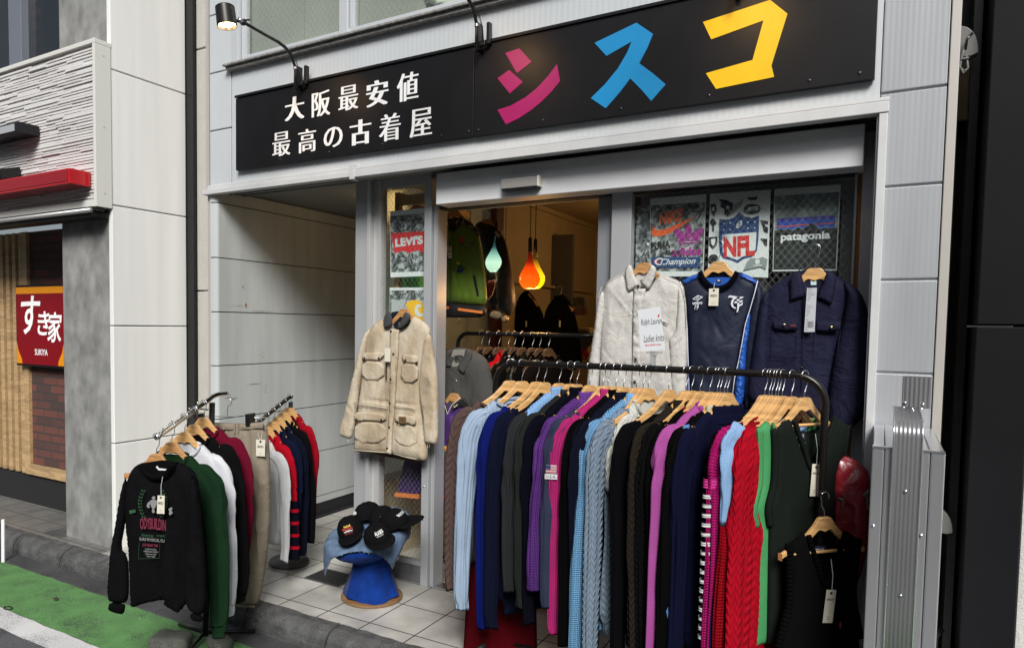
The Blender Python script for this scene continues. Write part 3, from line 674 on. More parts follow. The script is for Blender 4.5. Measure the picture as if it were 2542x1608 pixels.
# ================================================================== GAP BETWEEN THE BUILDINGS
gp = empty('rear_wall', (-4.25, .02, 0), 'pale textured stucco wall in the narrow gap left of the shop building', 'wall')
mb = MB()
for a, b in ((-.1, .93), (.94, 1.83), (1.84, 3.62), (3.63, 5.6)): mb.box(-4.448, -3.99, .0, .06, a, b)
mb.build('stucco_panel', M_STUCCO, gp, bevel=.006)
mb = MB(); mb.box(-4.56, -4.45, -.03, .06, -.1, 5.6); tag(mb.build('black_downpipe', M_BLACKM), 'tall black strip closing the gap beside the white panelled wall', 'downpipe')
# ================================================================== NEIGHBOUR RESTAURANT
nb = empty('restaurant_building', (-6, 0, 0), 'neighbouring restaurant building with white side panels, bare concrete column and ribbed white fascia', 'building')
NX = -4.53
mb = MB()
for a, b in ((-.08, .742), (.75, 1.562), (1.57, 2.388), (2.396, 3.30), (3.308, 4.2), (4.208, 5.2)): mb.box(NX-.04, NX, -.645, -.034, a, b)
mb.build('side_wall', M_WPANEL, nb, bevel=.004)
mb = MB(); mb.box(-5.14, NX-.012, -.64, .0, -.1, 5.2); mb.build('column', M_CONC, nb, bevel=.006)
mb = MB(); mb.box(NX-.038, NX-.02, -.6, -.036, -.1, 5.2); mb.build('panel_backing', M_DARK, nb)
# fascia with rows of split relief strips
FYN = -.735
FNz0, FNz1 = 2.415, 3.44
mb = MB(); mb.box(-9, NX-.02, FYN, -.66, FNz0, FNz1); mb.build('fascia', mat('fascia_white', (.62, .61, .60), .6), nb)
random.seed(11); mb = MB(); z = FNz0+.012
while z < FNz1-.02:
    x = NX-.03-random.random()*.2; hh_ = .020
    xr = NX-.022
    while xr > -8:
        L_ = random.uniform(.12, .5); t = random.uniform(.004, .016); dz = random.uniform(-.003, .003)
        mb.box(xr-L_, xr-.001, FYN-t, FYN-.0005, z+dz, z+dz+random.uniform(.009, .018)); xr -= L_
    z += hh_
mb.build('relief_strips', mat('relief_white', (.62, .61, .60), .55, bump=[('noise', 80, .3, .003)], var=.08), nb, bevel=.0025)
mb = MB(); mb.box(-9, NX+.005, FYN-.03, -.64, FNz1, FNz1+.03); mb.box(NX-.021, NX+.006, FYN-.03, -.646, FNz0-.05, FNz1-.001); mb.box(-9, NX-.022, FYN-.028, -.66, FNz0-.05, FNz0); mb.build('fascia_trim', mat('trim_white', (.60, .60, .56), .45), nb, bevel=.003)
mb = MB()
for z in (2.46, 2.9, 3.37): mb.lathe([(0, .002), (.004, .002), (.005, 0)], (NX+.006, -.70, z), 10, (1, 0, 0))
mb.build('screw', M_STEEL, nb)
mb = MB(); mb.box(-9, NX+.0, -.79, -.70, 2.335, 2.362); mb.box(-9, NX-.03, -.78, -.65, 2.30, 2.333); mb.build('awning_housing', M_BLACKM, nb, bevel=.003)
mb = MB(); mb.tube([(-9, -.80, 2.335), (NX+.0, -.80, 2.335)], .016, 12); mb.build('awning_bar', mat('grey_bar', (.35, .35, .35), .4, .5), nb, smooth=True)
# red light box under the fascia
mb = MB(); mb.box(-9, -4.60, -.905, -.752, 2.50, 2.60); rb = mb.build('red_light_box', M_RED, nb, bevel=.004)
mb = MB(); mb.box(-9, -4.612, -.909, -.906, 2.516, 2.59); mb.build('front_panel', mat('red_panel', (.25, .008, .012), .3, coat=.3), rb)
# ground floor
GY = -.26
mb = MB()
def brickmat():
    m = mat('brown_brick', (.1, .04, .03), .8); nt = m.node_tree; N = nt.nodes; L = nt.links; p = N['Principled BSDF']
    geo = N.new('ShaderNodeNewGeometry'); sp = N.new('ShaderNodeSeparateXYZ'); L.new(geo.outputs['Position'], sp.inputs[0])
    cb = N.new('ShaderNodeCombineXYZ'); L.new(sp.outputs[0], cb.inputs[0]); L.new(sp.outputs[2], cb.inputs[1])
    b = N.new('ShaderNodeTexBrick'); L.new(cb.outputs[0], b.inputs[0]); b.inputs['Scale'].default_value = 1; b.inputs['Brick Width'].default_value = .21; b.inputs['Row Height'].default_value = .07; b.inputs['Mortar Size'].default_value = .006
    b.inputs['Color1'].default_value = (.13, .045, .035, 1); b.inputs['Color2'].default_value = (.05, .032, .03, 1); b.inputs['Mortar'].default_value = (.04, .038, .036, 1); b.inputs['Bias'].default_value = -.1
    L.new(b.outputs[0], p.inputs['Base Color']); bp = N.new('ShaderNodeBump'); bp.inputs['Strength'].default_value = 1; bp.inputs['Distance'].default_value = .008; bp.invert = True
    L.new(b.outputs['Fac'], bp.inputs['Height']); b2 = N.new('ShaderNodeBump'); b2.inputs['Strength'].default_value = .5; b2.inputs['Distance'].default_value = .004; no = N.new('ShaderNodeTexNoise'); no.inputs['Scale'].default_value = 60; L.new(geo.outputs['Position'], no.inputs[0]); L.new(no.outputs[0], b2.inputs['Height']); L.new(bp.outputs[0], b2.inputs['Normal']); L.new(b2.outputs[0], p.inputs['Normal']); return m
mb.box(-6.30, -5.1, GY, .2, .35, 2.35); mb.build('brick_wall', brickmat(), nb)
mb = MB(); mb.box(-6.34, -6.27, GY-.03, .1, .26, 2.35); mb.box(-6.269, -5.1, GY-.03, .1, .26, .349); mb.build('timber_frame', M_SLAT, nb, bevel=.003)
mb = MB(); mb.box(-9, -5.1, GY+.0, .2, -.02, .258); mb.build('plinth', M_DARK, nb)
mb = MB(); x = -6.36
while x > -9: mb.box(x-.055, x, GY-.02, .03, .259, 2.35); x -= .105
mb.build('timber_slats', M_SLAT, nb, bevel=.003)
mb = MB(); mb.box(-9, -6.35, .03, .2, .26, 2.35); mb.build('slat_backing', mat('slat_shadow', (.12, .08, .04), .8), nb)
# first floor windows
mb = MB(); mb.box(-5.30, -5.145, -.46, -.42, 3.3, 5.2); mb.box(-6.02, -5.9, -.5, -.42, 3.3, 5.2); mb.box(-6.14, -6.03, -.47, -.42, 3.3, 5.2); mb.box(-9, -6.9, -.5, -.40, 3.3, 5.2); wf2 = mb.build('window_frame', mat('blue_grey_frame', (.20, .22, .26), .4, .4), nb, bevel=.004)
mb = MB(); mb.box(-9, -5.14, -.44, -.435, 3.3, 5.2); mb.build('window_pane', glassmat('dark_upper_glass', tint=(.35, .37, .37), base=.12, wire=True, scale=20, wirecol=(.1, .1, .1)), wf2)
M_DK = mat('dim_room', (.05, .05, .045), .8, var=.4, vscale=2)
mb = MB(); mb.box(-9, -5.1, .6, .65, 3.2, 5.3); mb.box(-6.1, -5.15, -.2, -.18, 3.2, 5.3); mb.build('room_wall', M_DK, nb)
mb = MB()
for i in range(14): mb.box(-7.6, -6.2, .3, .34, 3.5+i*.13, 3.56+i*.13)
mb.obox((-6.75, .1, 3.9), (.02, 0, 0), (0, .02, 0), (.18, 0, .7)); mb.build('timber_ceiling', mat('red_timber', (.20, .08, .04), .6), nb)
mb = MB(); mb.lathe([(0, 0), (.03, 0), (0, .03)], (-6.55, .2, 3.98), 12, (0, -1, 0)); mb.build('ceiling_light', mat('tiny_lamp', (1, .8, .5), .5, emis=(1, .75, .4), estr=8), nb)
# restaurant sign on the brick wall
rs = empty('restaurant_sign', (-6.0, -.31, 1.2), 'red and yellow backlit restaurant sign with white brush lettering on the brick wall', 'sign')
RF = Frame((0, -.34, 0), (0, -1, 0)); KA = (0, 0, 640/1212)
u0, v1 = RF.px(38, 708); u1, v0 = RF.px(38, 906); u2 = -5.62
mb = MB(); mb.box(u0, u2, -.34, -.265, v0, v1); mb.build('frame', M_BLACKM, rs, bevel=.004)
mb = MB(); mb.box(u0+.018, u2-.018, -.344, -.3405, v0+.018, v1-.018); mb.build('red_face', mat('sign_red', srgb((118, 8, 20)), .35, emis=srgb((118, 8, 20)), estr=.10), rs)
mb = MB(); M_YEL = mat('sign_yellow', srgb((200, 125, 16)), .4, emis=srgb((235, 150, 20)), estr=.12)
W_ = u2-u0; H_ = v1-v0
mb.slab(RF, [(u0+.018, v1-.075), (u2-.018, v1-.075), (u2-.018, v1-.02), (u0+.018, v1-.02)], .0045, .006)
mb.slab(RF, [(u0+.018, v0+.02), (u0+.10, v0+.02), (u0+.09, v0+.06), (u0+.04, v0+.13), (u0+.018, v0+.20)], .0045, .006)
mb.slab(RF, [(u2-.018, v0+.02), (u2-.10, v0+.02), (u2-.09, v0+.06), (u2-.04, v0+.13), (u2-.018, v0+.20)], .0045, .006)
mb.build('yellow_band', M_YEL, rs)
mb = MB(); M_SW = mat('sign_white', (.8, .8, .8), .5, emis=(.8, .8, .8), estr=.12)
for ch, x, y, w, h in (('す', 78, 782, 48, 96), ('き', 110, 802, 30, 60), ('家', 137, 812, 36, 76)):
    u, v = RF.px(x, y); ul, _ = RF.px(x-w/2, y); ur, _ = RF.px(x+w/2, y); _, vt = RF.px(x, y-h/2); _, vb = RF.px(x, y+h/2)
    text_mb(mb, ch, RF, .2, u, v, h=.006, bold=.015, fit=((ur-ul), (vt-vb)), heavy=.008, shear=.15)
u, v = RF.px(104, 874); text_mb(mb, 'SUKIYA', RF, .07, u, v, h=.006, bold=.012, fit=(.19, .052))
mb.build('white_lettering', M_SW, rs)
# black wall lights on the fascia
def wall_light(px, py, x1, label, tilt=0):
    p = on(px, py, 1, FYN-.16); r = empty('wall_light', (p[0], FYN-.02, p[2]), label, 'wall lamp')
    mb = MB(); mb.obox((p[0]-.3, FYN-.09, p[2]), (.3, 0, 0), (0, .075, tilt*.075), (0, -.03*tilt, .035)); mb.build('housing', M_BLACKM, r, bevel=.004)
    mb = MB(); mb.box(p[0]-.58, p[0]-.045, FYN-.170, FYN-.166, p[2]-.027, p[2]+.022); mb.build('diffuser', mat('grey_diffuser', (.35, .36, .38), .4), r)
wall_light(47, 314, 0, 'black box light with grey front on the ribbed white fascia, upper one')
wall_light(2, 425, 0, 'small black light at the left photo edge just above the red light box', .3)
# ================================================================== RIGHT HAND SIDE
rw = empty('dark_building', (.6, -.2, 0), 'dark charcoal building edge beyond the narrow black gap on the right', 'building')
mb = MB(); mb.box(.305, .47, -.29, .3, 1.63, 5.5); mb.box(.303, .468, -.292, .3, -.1, 1.622); mb.build('charcoal_column', M_CHAR, rw, bevel=.004)
mb = MB(); mb.box(.212, .31, .25, .3, -.1, 5.5); mb.box(.262, .29, -.1, .0, -.1, 5.5); mb.build('gap_panel', M_BLACKG, rw)
mb = MB(); mb.box(.474, 9, -.27, .2, -.1, 5.5); mb.build('stucco_wall', M_STUCCO2, rw)
mb = MB(); mb.box(.469, .4735, -.28, -.1, -.1, 5.5); mb.build('joint_strip', M_DARK, rw)
# bracket with cable in the gap
def gap_bracket(px, py, s, label, cable):
    p = on(px, py, 1, -.24); F = Frame((p[0], -.22, p[2]), (0, -1, 0)); r = empty('cable_bracket', (p[0], -.22, p[2]), label, 'bracket')
    mb = MB(); q = [(-.05*s, .065*s), (-.01*s, .065*s), (.022*s, .03*s), (.035*s, -.02*s), (.036*s, -.055*s), (-.05*s, -.055*s)]
    mb.slab(F, smooth_poly(q, 1), -.05, .0); mb.build('bracket_body', mat('dull_grey_plastic', (.10, .10, .095), .5), r, bevel=.003)
    if cable:
        mb = MB()
        for k, rr in ((0, .020), (1, .014)):
            mb.tube([p+np.array([-.005+k*.006, -.01, -.01]), p+np.array([-.016, -.015, -.055]), p+np.array([-.022-k*.002, -.015, -.10]), p+np.array([-.010, -.015, -.128+k*.01]), p+np.array([.004, -.015, -.11]), p+np.array([-.003, -.012, -.06])], .0035, 8)
        mb.tube([p+np.array([-.03, -.018, -.075]), p+np.array([.005, -.018, -.073])], .004, 6); mb.build('grey_cable', mat('grey_cable', (.12, .12, .12), .5), r, smooth=True)
        mb = MB(); mb.tube([p+np.array([.012, -.01, .02]), p+np.array([-.004, -.014, 0]), p+np.array([-.008, -.014, -.04])], .005, 8); mb.build('plug', M_BLACKG, r, smooth=True)
gap_bracket(2403, 100, 1.0, 'grey rounded bracket with a looped grey cable high in the black gap', True)
gap_bracket(2345, 1300, .8, 'dull grey bracket low in the black gap beside the aluminium box', False)
mb = MB(); a = on(2320, 1580, 1, -.2); b = on(2370, 1530, 1, .1); mb.tube([a, b], .012, 4); mb.tube([a, a+np.array([0, 0, -.3])], .012, 4)
tag(mb.build('leaning_rail', mat('old_dark_steel', (.05, .05, .052), .5, .5)), 'dark slanting metal rail at the bottom of the black gap', 'rail')
# aluminium folding box sign stored on end
al = empty('aluminium_sign_box', (.1, -.6, 0), 'folded silver aluminium double box stand with corrugated strap at the right pillar', 'folded sign')
M_BOXA = mat('box_aluminium', (.85, .86, .88), .30, .9, bump=[('brush_z', 260, .12, .0008)], var=.05)
yN, yF, zt = -.95, -.262-.03, 1.222
for i, (xa, xb) in enumerate(((-.014, .0205), (.0225, .048), (.119, .144), (.1465, .184))):
    mb = MB(); mb.box(xa, xb, yN, yF, -.1, zt); mb.build('box_half', M_BOXA, al, bevel=.004)
mb = MB()
for xa, xb in ((-.013, .047), (.12, .183)): mb.box(xa, xb, yN-.002, yN+.02, zt-.004, zt+.003)
mb.build('edge_strip', mat('bright_edge', (.8, .82, .84), .2, .9), al)
# corrugated strap: up the front, round a bend and back to the plate
path = [(yN-.012, -.1), (yN-.012, zt+.04)] + [(yN-.012+.045*(1-math.cos(t)), zt+.04+.05*math.sin(t)) for t in np.linspace(.2, math.pi/2, 8)] + [(-.62, zt+.108)]
mb = MB(); xs = np.linspace(.046, .122, 61); vs = []; n = len(xs)
for (y, z), (ny, nz) in zip(path, [(-1, 0), (-1, 0)]+[(-math.cos(t), math.sin(t)) for t in np.linspace(.2, math.pi/2, 8)]+[(0, 1)]):
    for x in xs:
        h = .0006*math.sin((x-.046)/.076*2*math.pi*6.5)
        vs.append((x, y+ny*h, z+nz*h))
fs = [(i*n+k, i*n+k+1, (i+1)*n+k+1, (i+1)*n+k) for i in range(len(path)-1) for k in range(n-1)]
mb.add(vs, fs); st = mb.build('corrugated_strap', mat('strap_aluminium', (.20, .20, .21), .34, .45, bump=[('brush_z', 260, .08, .0005)]), al, smooth=True)
sm = st.modifiers.new('solid', 'SOLIDIFY'); sm.thickness = .003
mb = MB()
for xx in (.044, .1215): mb.tube([(xx, y-.001 if i < 2 else y, z) for i, (y, z) in enumerate(path)], .0028, 6)
mb.build('strap_edge', MATS['bright_edge'], al, smooth=True)
mb = MB(); vs = []; PF = -.618
for z in (zt+.108, zt+.215):
    for x in np.linspace(.071, .153, 61): vs.append((x, PF+.0013*math.sin((x-.071)/.082*2*math.pi*6), z))
mb.add(vs, [(k, k+1, 61+k+1, 61+k) for k in range(60)]); mb.box(.069, .155, PF+.003, PF+.02, zt+.106, zt+.218)
mb.build('end_plate', MATS['strap_aluminium'], al)
mb = MB()
for x, y, z, a in ((.079, PF, zt+.122, 0), (.133, PF, zt+.121, 0), (.083, yN-.014, 1.09, 0), (.083, yN-.014, .75, 0), (.083, yN-.014, .42, 0), (-.002, yN, .96, 0), (.13, yN, .95, 0), (.15, yN, .55, 0)):
    mb.lathe([(0, .005), (.003, .005), (.0055, .002), (.006, 0)], (x, y, z), 12, (0, -1, 0))
for x, y in ((.075, -.66), (.10, -.68), (.128, -.66), (.10, -.75)): mb.lathe([(0, .004), (.004, .003), (.005, 0)], (x, y, zt+.109), 12)
mb.build('rivet', M_CHROME, al, smooth=True)
# ================================================================== HANGERS AND KNITWEAR
LF = Frame((0, 0, 0), (0, -1, 0))          # local frame of anything that hangs: x right, z up, front towards -y
def bez(P, n=24):
    """smooth curve through points (Catmull-Rom)"""
    P = [np.array(p, float) for p in P]; Q = [P[0]*2-P[1]]+P+[P[-1]*2-P[-2]]; out = []
    m = len(P)-1
    for i in range(m):
        a, b, c, d = Q[i:i+4]; k = max(2, n//m)
        for j in range(k):
            t = j/k; out.append(.5*((2*b)+(c-a)*t+(2*a-5*b+4*c-d)*t*t+(3*b-a-3*c+d)*t**3))
    out.append(P[-1]); return out
def hanger_parts(root, wood, bar=False, hr=.0185, low=.085, half=.192, drop=.128, flip=1):
    mb = MB()
    for s in (-1, 1):
        path = bez([(0.0, -low), (.026, -low-.003), (.048, -low-.030), (.100, -low-.078), (half, -low-drop)], 20)
        n = len(path); vs = []; fs = []
        for i, (x, z) in enumerate(path):
            f = i/(n-1); h = .030*(1-f)**1.4+.026; t = .0095-.0025*f; yb = 0.0
            if i > n-3: h *= .8
            for yy, zz in ((-t, 0), (t, 0), (t, -h), (-t, -h)): vs.append((s*x, yy-yb, z+zz))
        for i in range(n-1):
            for k in range(4):
                q = (i*4+k, i*4+(k+1) % 4, (i+1)*4+(k+1) % 4, (i+1)*4+k); fs.append(q if s > 0 else q[::-1])
        fs.append(tuple(range((n-1)*4, n*4)))
        mb.add(vs, fs)
    w = mb.build('wooden_arms', wood, root, bevel=.0035)
    hp = [(0, 0, -low-.01), (0, 0, -low+.018), (.004*flip, 0, -low+.028), (.014*flip, 0, -.030)]+[(hr*math.cos(t)*flip, 0, hr*math.sin(t)) for t in np.linspace(-.75, 3.5, 16)]
    mb = MB(); mb.tube(bez(hp[:4]+hp[4:], 60), .0017, 7); mb.build('hook', M_STEEL, root, smooth=True)
    if bar:
        mb = MB(); bw = min(.15, half*.75); mb.tube([(-bw, -.012, -low-drop+.0), (bw, -.012, -low-drop+.0)], .006, 8); mb.build('bar', wood, root, smooth=True)
def new_hanger(label, wood=M_WOOD, bar=False, group=None, **k):
    r = empty('clothes_hanger', (0, 0, 0), label, 'hanger', group); hanger_parts(r, wood, bar, **k); return r
def place(root, loc, rz): PLACED.add(root.name); root.location = tuple(float(c) for c in loc); root.rotation_euler = (0, 0, rz)
def copy_hanger(proto, label, group):
    r = dup(proto, (0, 0, 0), label, group); return r

def cloth(name, col_, kind='plain', rough=.95, sheen=0, sc=None, bump=1.0, var=.10, fine=True):
    l_ = max(col_); col = tuple(c*(.32 if l_ < .02 else .42 if l_ < .06 else .74) for c in col_)
    b = []
    if kind == 'rib': b.append(('rib', sc or 90, .75*bump, .003))
    elif kind == 'cable': b.append(('cable', sc or 22, .8*bump, .0045))
    elif kind == 'chunky': b.append(('knit', sc or 110, 1.0*bump, .005))
    elif kind == 'fine': b.append(('knit', sc or 220, .6*bump, .0015))
    elif kind == 'hrib': b.append(('hrib', sc or 90, .5*bump, .0025))
    if fine: b.append(('unoise', 260, .35, .0012))
    if kind == 'plain': b.append(('crease', 6, .25, .010))
    return mat('cloth_'+name, col, rough, var=var, vscale=9, bump=b, sheen=sheen, spec=.05)
def sleeve(mb, path, rx, ry, y0=0.0, seed=1, fold=.009, n=28, steps=46):
    ph = [(-1.57+o, 6.1*seed+11*i) for i, o in enumerate((-.75, .1, .8))]
    P = bez([(a, b) for a, b in path], steps); m = len(P); vs = []; L = 0; Ls = []
    for i in range(m):
        T = P[min(i+1, m-1)]-P[max(i-1, 0)]; T = T/np.linalg.norm(T); Nn = np.array([-T[1], T[0]])
        if i: L += np.linalg.norm(P[i]-P[i-1])
        Ls.append(L); f = i/(m-1)
        a = np.interp(f, np.linspace(0, 1, len(rx)), rx); b = np.interp(f, np.linspace(0, 1, len(ry)), ry)
        P[i] = P[i]+Nn*.012*float(vnoise(f*3.2, seed*.9, seed+7)) if i else P[i]
        yc = y0 if not hasattr(y0, '__len__') else np.interp(f, np.linspace(0, 1, len(y0)), y0)
        for k in range(n):
            t = 2*math.pi*k/n; c, s_ = math.cos(t), math.sin(t)
            w = 1+ (fold/.016)*float(vnoise(k*.6+seed, f*3.2+.8*math.sin(f*9+seed), seed))+.35*(fold/.016)*float(vnoise(k*1.3, f*12, seed+3))*(1 if 0 < i < m-1 else .4)
            for p0, sd_ in ph:
                dl = (t-(p0+1.5*float(vnoise(f*2.6, sd_, seed)))+math.pi) % (2*math.pi)-math.pi; w -= .11*math.exp(-(dl/.20)**2)*min(1, 3*f)
            w += .05*math.sin(f*46+c*2)*math.exp(-((f-.42)/.10)**2)
            vs.append((P[i][0]+Nn[0]*a*c*w, yc+b*s_*w+fold*float(vnoise(f*6, seed*1.7, seed)), P[i][1]+Nn[1]*a*c*w))
    fs = []; uvs = []
    ar = [max(rx)*2.6*abs(k/n-.5)*2 for k in range(n+1)]
    per = 2*math.pi*math.sqrt((max(rx)**2+max(ry)**2)/2)
    for i in range(m-1):
        for k in range(n):
            k2 = (k+1) % n; fs.append((i*n+k, (i+1)*n+k, (i+1)*n+k2, i*n+k2))
            uvs.append([(k/n*per, Ls[i]), (k/n*per, Ls[i+1]), ((k+1)/n*per, Ls[i+1]), ((k+1)/n*per, Ls[i])])
    fs.append(tuple(range(n))); uvs.append(None)
    # open cuff with a lip turned inwards
    b0 = (m-1)*n; nb = len(vs); c_ = np.mean([vs[b0+k] for k in range(n)], axis=0)
    for k in range(n): q = np.array(vs[b0+k]); vs.append(tuple(c_+(q-c_)*.72+np.array([0, 0, .012])))
    for k in range(n): k2 = (k+1) % n; fs.append((b0+k, nb+k, nb+k2, b0+k2)); uvs.append(None)
    fs.append(tuple(nb+k for k in range(n))); uvs.append(None)
    mb.add(vs, fs, uvs); return P, Ls
def collar_ring(mb, w, z0, h, ry=.022, dip=.02, n=28, seed=1, flare=0.0, th=.006):
    """a knitted band standing round the neck: half-width w, from z0 up by h; front dips"""
    vs = []; fs = []; uvs = []; rows = [(0, w*1.05, ry*1.15), (.35, w, ry), (.8, w*(.97+flare), ry), (1.0, w*(.94+flare), ry*.9), (.96, w*(.86+flare), ry*.72), (.2, w*.86, ry*.7)]
    for j, (f, a, b) in enumerate(rows):
        for k in range(n):
            t = 2*math.pi*k/n; d = -dip*max(0, -math.sin(t))**.7*1.0
            vs.append((a*math.cos(t)+.003*float(vnoise(k*.7, j*.8, seed)), b*math.sin(t)-.004, z0+f*h+d+.004*float(vnoise(k*.5, 3, seed))))
    for j in range(len(rows)-1):
        for k in range(n):
            k2 = (k+1) % n; fs.append((j*n+k, j*n+k2, (j+1)*n+k2, (j+1)*n+k)); c = w*2*math.pi/n*.7
            uvs.append([(k*c, j*.01), ((k+1)*c, j*.01), ((k+1)*c, j*.01+.01), (k*c, j*.01+.01)])
    mb.add(vs, fs, uvs)
def knit(label, m, cat='sweater', rib=None, neck='crew', nw=.10, L=.80, SL=.85, thick=.019, seed=1, group='knitwear hanging on the black rail', sleeve_m=None, short=False, bars=None, low=.085, half=.228, drop=.142, bodyw=.232, sr=.052, name='sweater', colr=None, res=.02, lx=1.0, cuff=False):
    """hanging sweater in local coordinates; parts: body, sleeve (two), collar"""
    random.seed(seed); r = empty(name, (0, 0, 0), label, cat, group)
    sh = -low-drop+.006
    def top(x): return np.interp(abs(x), [0, .026, .048, .10, half*.75, half, half+.03], [-low+.004, -low+.0, -low-.028, -low-.072, -low-.072-(drop-.02)*.33, sh-.035, sh-.09])
    zn = top(nw); top0 = top; top = lambda x: top0(x)+(.016 if abs(x) > nw+.004 else 0)
    d = {'crew': .055, 'scoop': .13, 'v': .19, 'turtle': .012, 'boat': .03}[neck]
    if neck == 'v': nk = [(nw, zn), (.5*nw, zn-d*.52), (.012, zn-d), (-.012, zn-d), (-.5*nw, zn-d*.52), (-nw, zn)]
    else: nk = [(nw, zn)]+[(nw*math.cos(t), zn-d*math.sin(t)) for t in np.linspace(.35, math.pi-.35, 7)]+[(-nw, zn)]
    sid = bodyw+random.uniform(-.01, .01); hem = -low-drop-L
    right = [(x, top(x)) for x in (nw+.018, .08, .12, .16, half*.88, half, half+.022)]
    out = sorted([q for q in right if q[0] > nw+.012])+[(sid+.005, sh-.11), (sid, sh-.3), (sid-.005+random.uniform(-.02, .01), hem+.09), (sid-.03, hem+.05), (sid-.03, hem)]
    out = out+[(.0, hem-.006)]+[(-a, b) for a, b in out[::-1]]
    poly = nk[::-1]+out
    poly = [(-nw, zn)] + [p for p in nk[::-1][1:-1]] + [(nw, zn)] + out
    poly = [(a*(lx if a < 0 else 1), b) for a, b in poly]
    folds = [(random.uniform(-.15, .15), sh-.12, random.uniform(-.2, .2), hem+.02, .025, random.uniform(-.012, .014)) for _ in range(6)]
    mb = MB(); puff(mb, LF, poly, thick, .02, folds=folds, noise=.005, nsx=16, nsy=2.4, seed=seed, res=res, smooth=0, back=.8)
    mb.build('body', m, r, smooth=True)
    wob = random.uniform(-.012, .012); cm_ = rib or m
    for s in (-1, 1):
        mb = MB(); z1 = sh-SL
        if short: path = [(s*(half-.035), sh-.02), (s*(half+.02), sh-.035), (s*(half+.045), sh-.09), (s*(half+.05), sh-SL)]
        else: path = [(s*(half-.065), sh-.012), (s*(half-.01), sh-.045), (s*(half+.024), sh-.12), (s*(half+.042), sh-.25), (s*(half+.05+wob), sh-.5*SL), (s*(half+.055+wob*2), z1+.1), (s*(half+.052+wob*2), z1)]
        f = random.uniform(.9, 1.1)
        if s < 0 and lx < 1: path = [(a*lx, sh+(b-sh)*.78) for a, b in path]
        sleeve(mb, path, [sr*.55, sr*.95, sr*f, sr*.95, sr*.85, sr*.78, sr*.66, sr*.62], [thick*.85, thick*1.05, thick*.95, thick*.9, thick*.9, thick*.85, thick*.9], y0=[0, -.004, -.012, -.018, -.02], seed=seed*3+s)
        sl_ = mb.build('sleeve', sleeve_m or m, r, smooth=True)
        if cuff:
            mb = MB(); (xa, za) = path[-1]; sleeve(mb, [(xa, za+.012), (xa, za-.02), (xa-.002*s, za-.055)], [sr*.60, sr*.50, sr*.50], [thick*.95, thick*.85, thick*.85], y0=-.02, seed=seed+s, fold=.003, steps=8); mb.build('cuff', cm_, sl_, smooth=True)
    cm = rib or m
    mb = MB()
    if neck == 'turtle':
        collar_ring(mb, nw*.95, zn-.035, .062, .019, .0, seed=seed); collar_ring(mb, nw*1.08, zn-.04, .034, .023, .004, seed=seed+1); mb.build('collar', cm, r, smooth=True)
    elif neck == 'v':
        F = LF
        for s in (-1, 1):
            P = [(s*nw*1.02, zn-.004), (s*.5*nw, zn-d*.52), (0, zn-d-.004)]
            mb.tube([(a, -thick*.8, b) for a, b in bez(P, 12)], .0085, 8)
        mb.build('collar', cm, r, smooth=True)
    else:
        mb.tube([(nw*1.02*math.cos(t), -thick*.7-.004, zn-.002-(d+.004)*math.sin(t)) for t in np.linspace(0, math.pi, 22)], [.007]+[.0095]*20+[.007], 8)
        mb.tube([(nw*.95*math.cos(t), thick*.4, zn-.0+.012*math.sin(t)) for t in np.linspace(0, math.pi, 14)], .008, 8)
        mb.build('collar', cm, r, smooth=True)
        # inside of the back seen through the neckline
        mb = MB(); mb.slab(LF, [(-nw*.98, zn)]+[(nw*math.cos(t), zn-(d+.02)*math.sin(t)) for t in np.linspace(math.pi, 0, 9)]+[(nw*.98, zn)], -thick*.5, -thick*.3); mb.build('inner_back', cm, r)
    return r
def price_tag(parent, frame, u, v, h, w=.05, hh=.095, rot=0.0, string=.09, text=True, scale=1.0):
    """swing tag hanging from a string; (u, v) is the top centre of the card"""
    c, s = math.cos(rot), math.sin(rot)
    R = lambda a, b: (u+a*c-b*s, v+a*s+b*c)
    mb = MB(); mb.slab(frame, [R(-w/2, -hh), R(w/2, -hh), R(w/2, 0), R(-w/2, 0)], h, h+.0015); t = mb.build('price_tag', M_TAG, parent)
    mb = MB(); mb.tube([frame.w3(*R(0, -.008), h+.003), frame.w3(u+.002, v+string*.5, h+.002), frame.w3(u, v+string, h-.008)], .0011, 5); mb.build('string', mat('white_string', (.6, .6, .58), .8), t)
    if text:
        mb = MB(); fr = frame
        ring = [R(.006*math.cos(a), -.012+.006*math.sin(a)) for a in np.linspace(0, 2*math.pi, 12)[:-1]]; mb.slab(fr, ring, h+.0016, h+.002)
        for st, yy, sz in (('GRIZZLY', -.036, .78*w), ('$2,980', -hh+.022, .34*w), ('M-L', -hh+.014, .22*w)):
            if st.startswith('$'): st = 'VTG  USA'
            uu, vv = R(0, yy); text_mb(mb, st, fr, .01, uu, vv, h=h+.0018, thick=0, bold=.05, fit=(sz, w*.17 if yy > -.04 else w*.07), rot=rot)
        mb.build('print', M_INK, t)
    return t

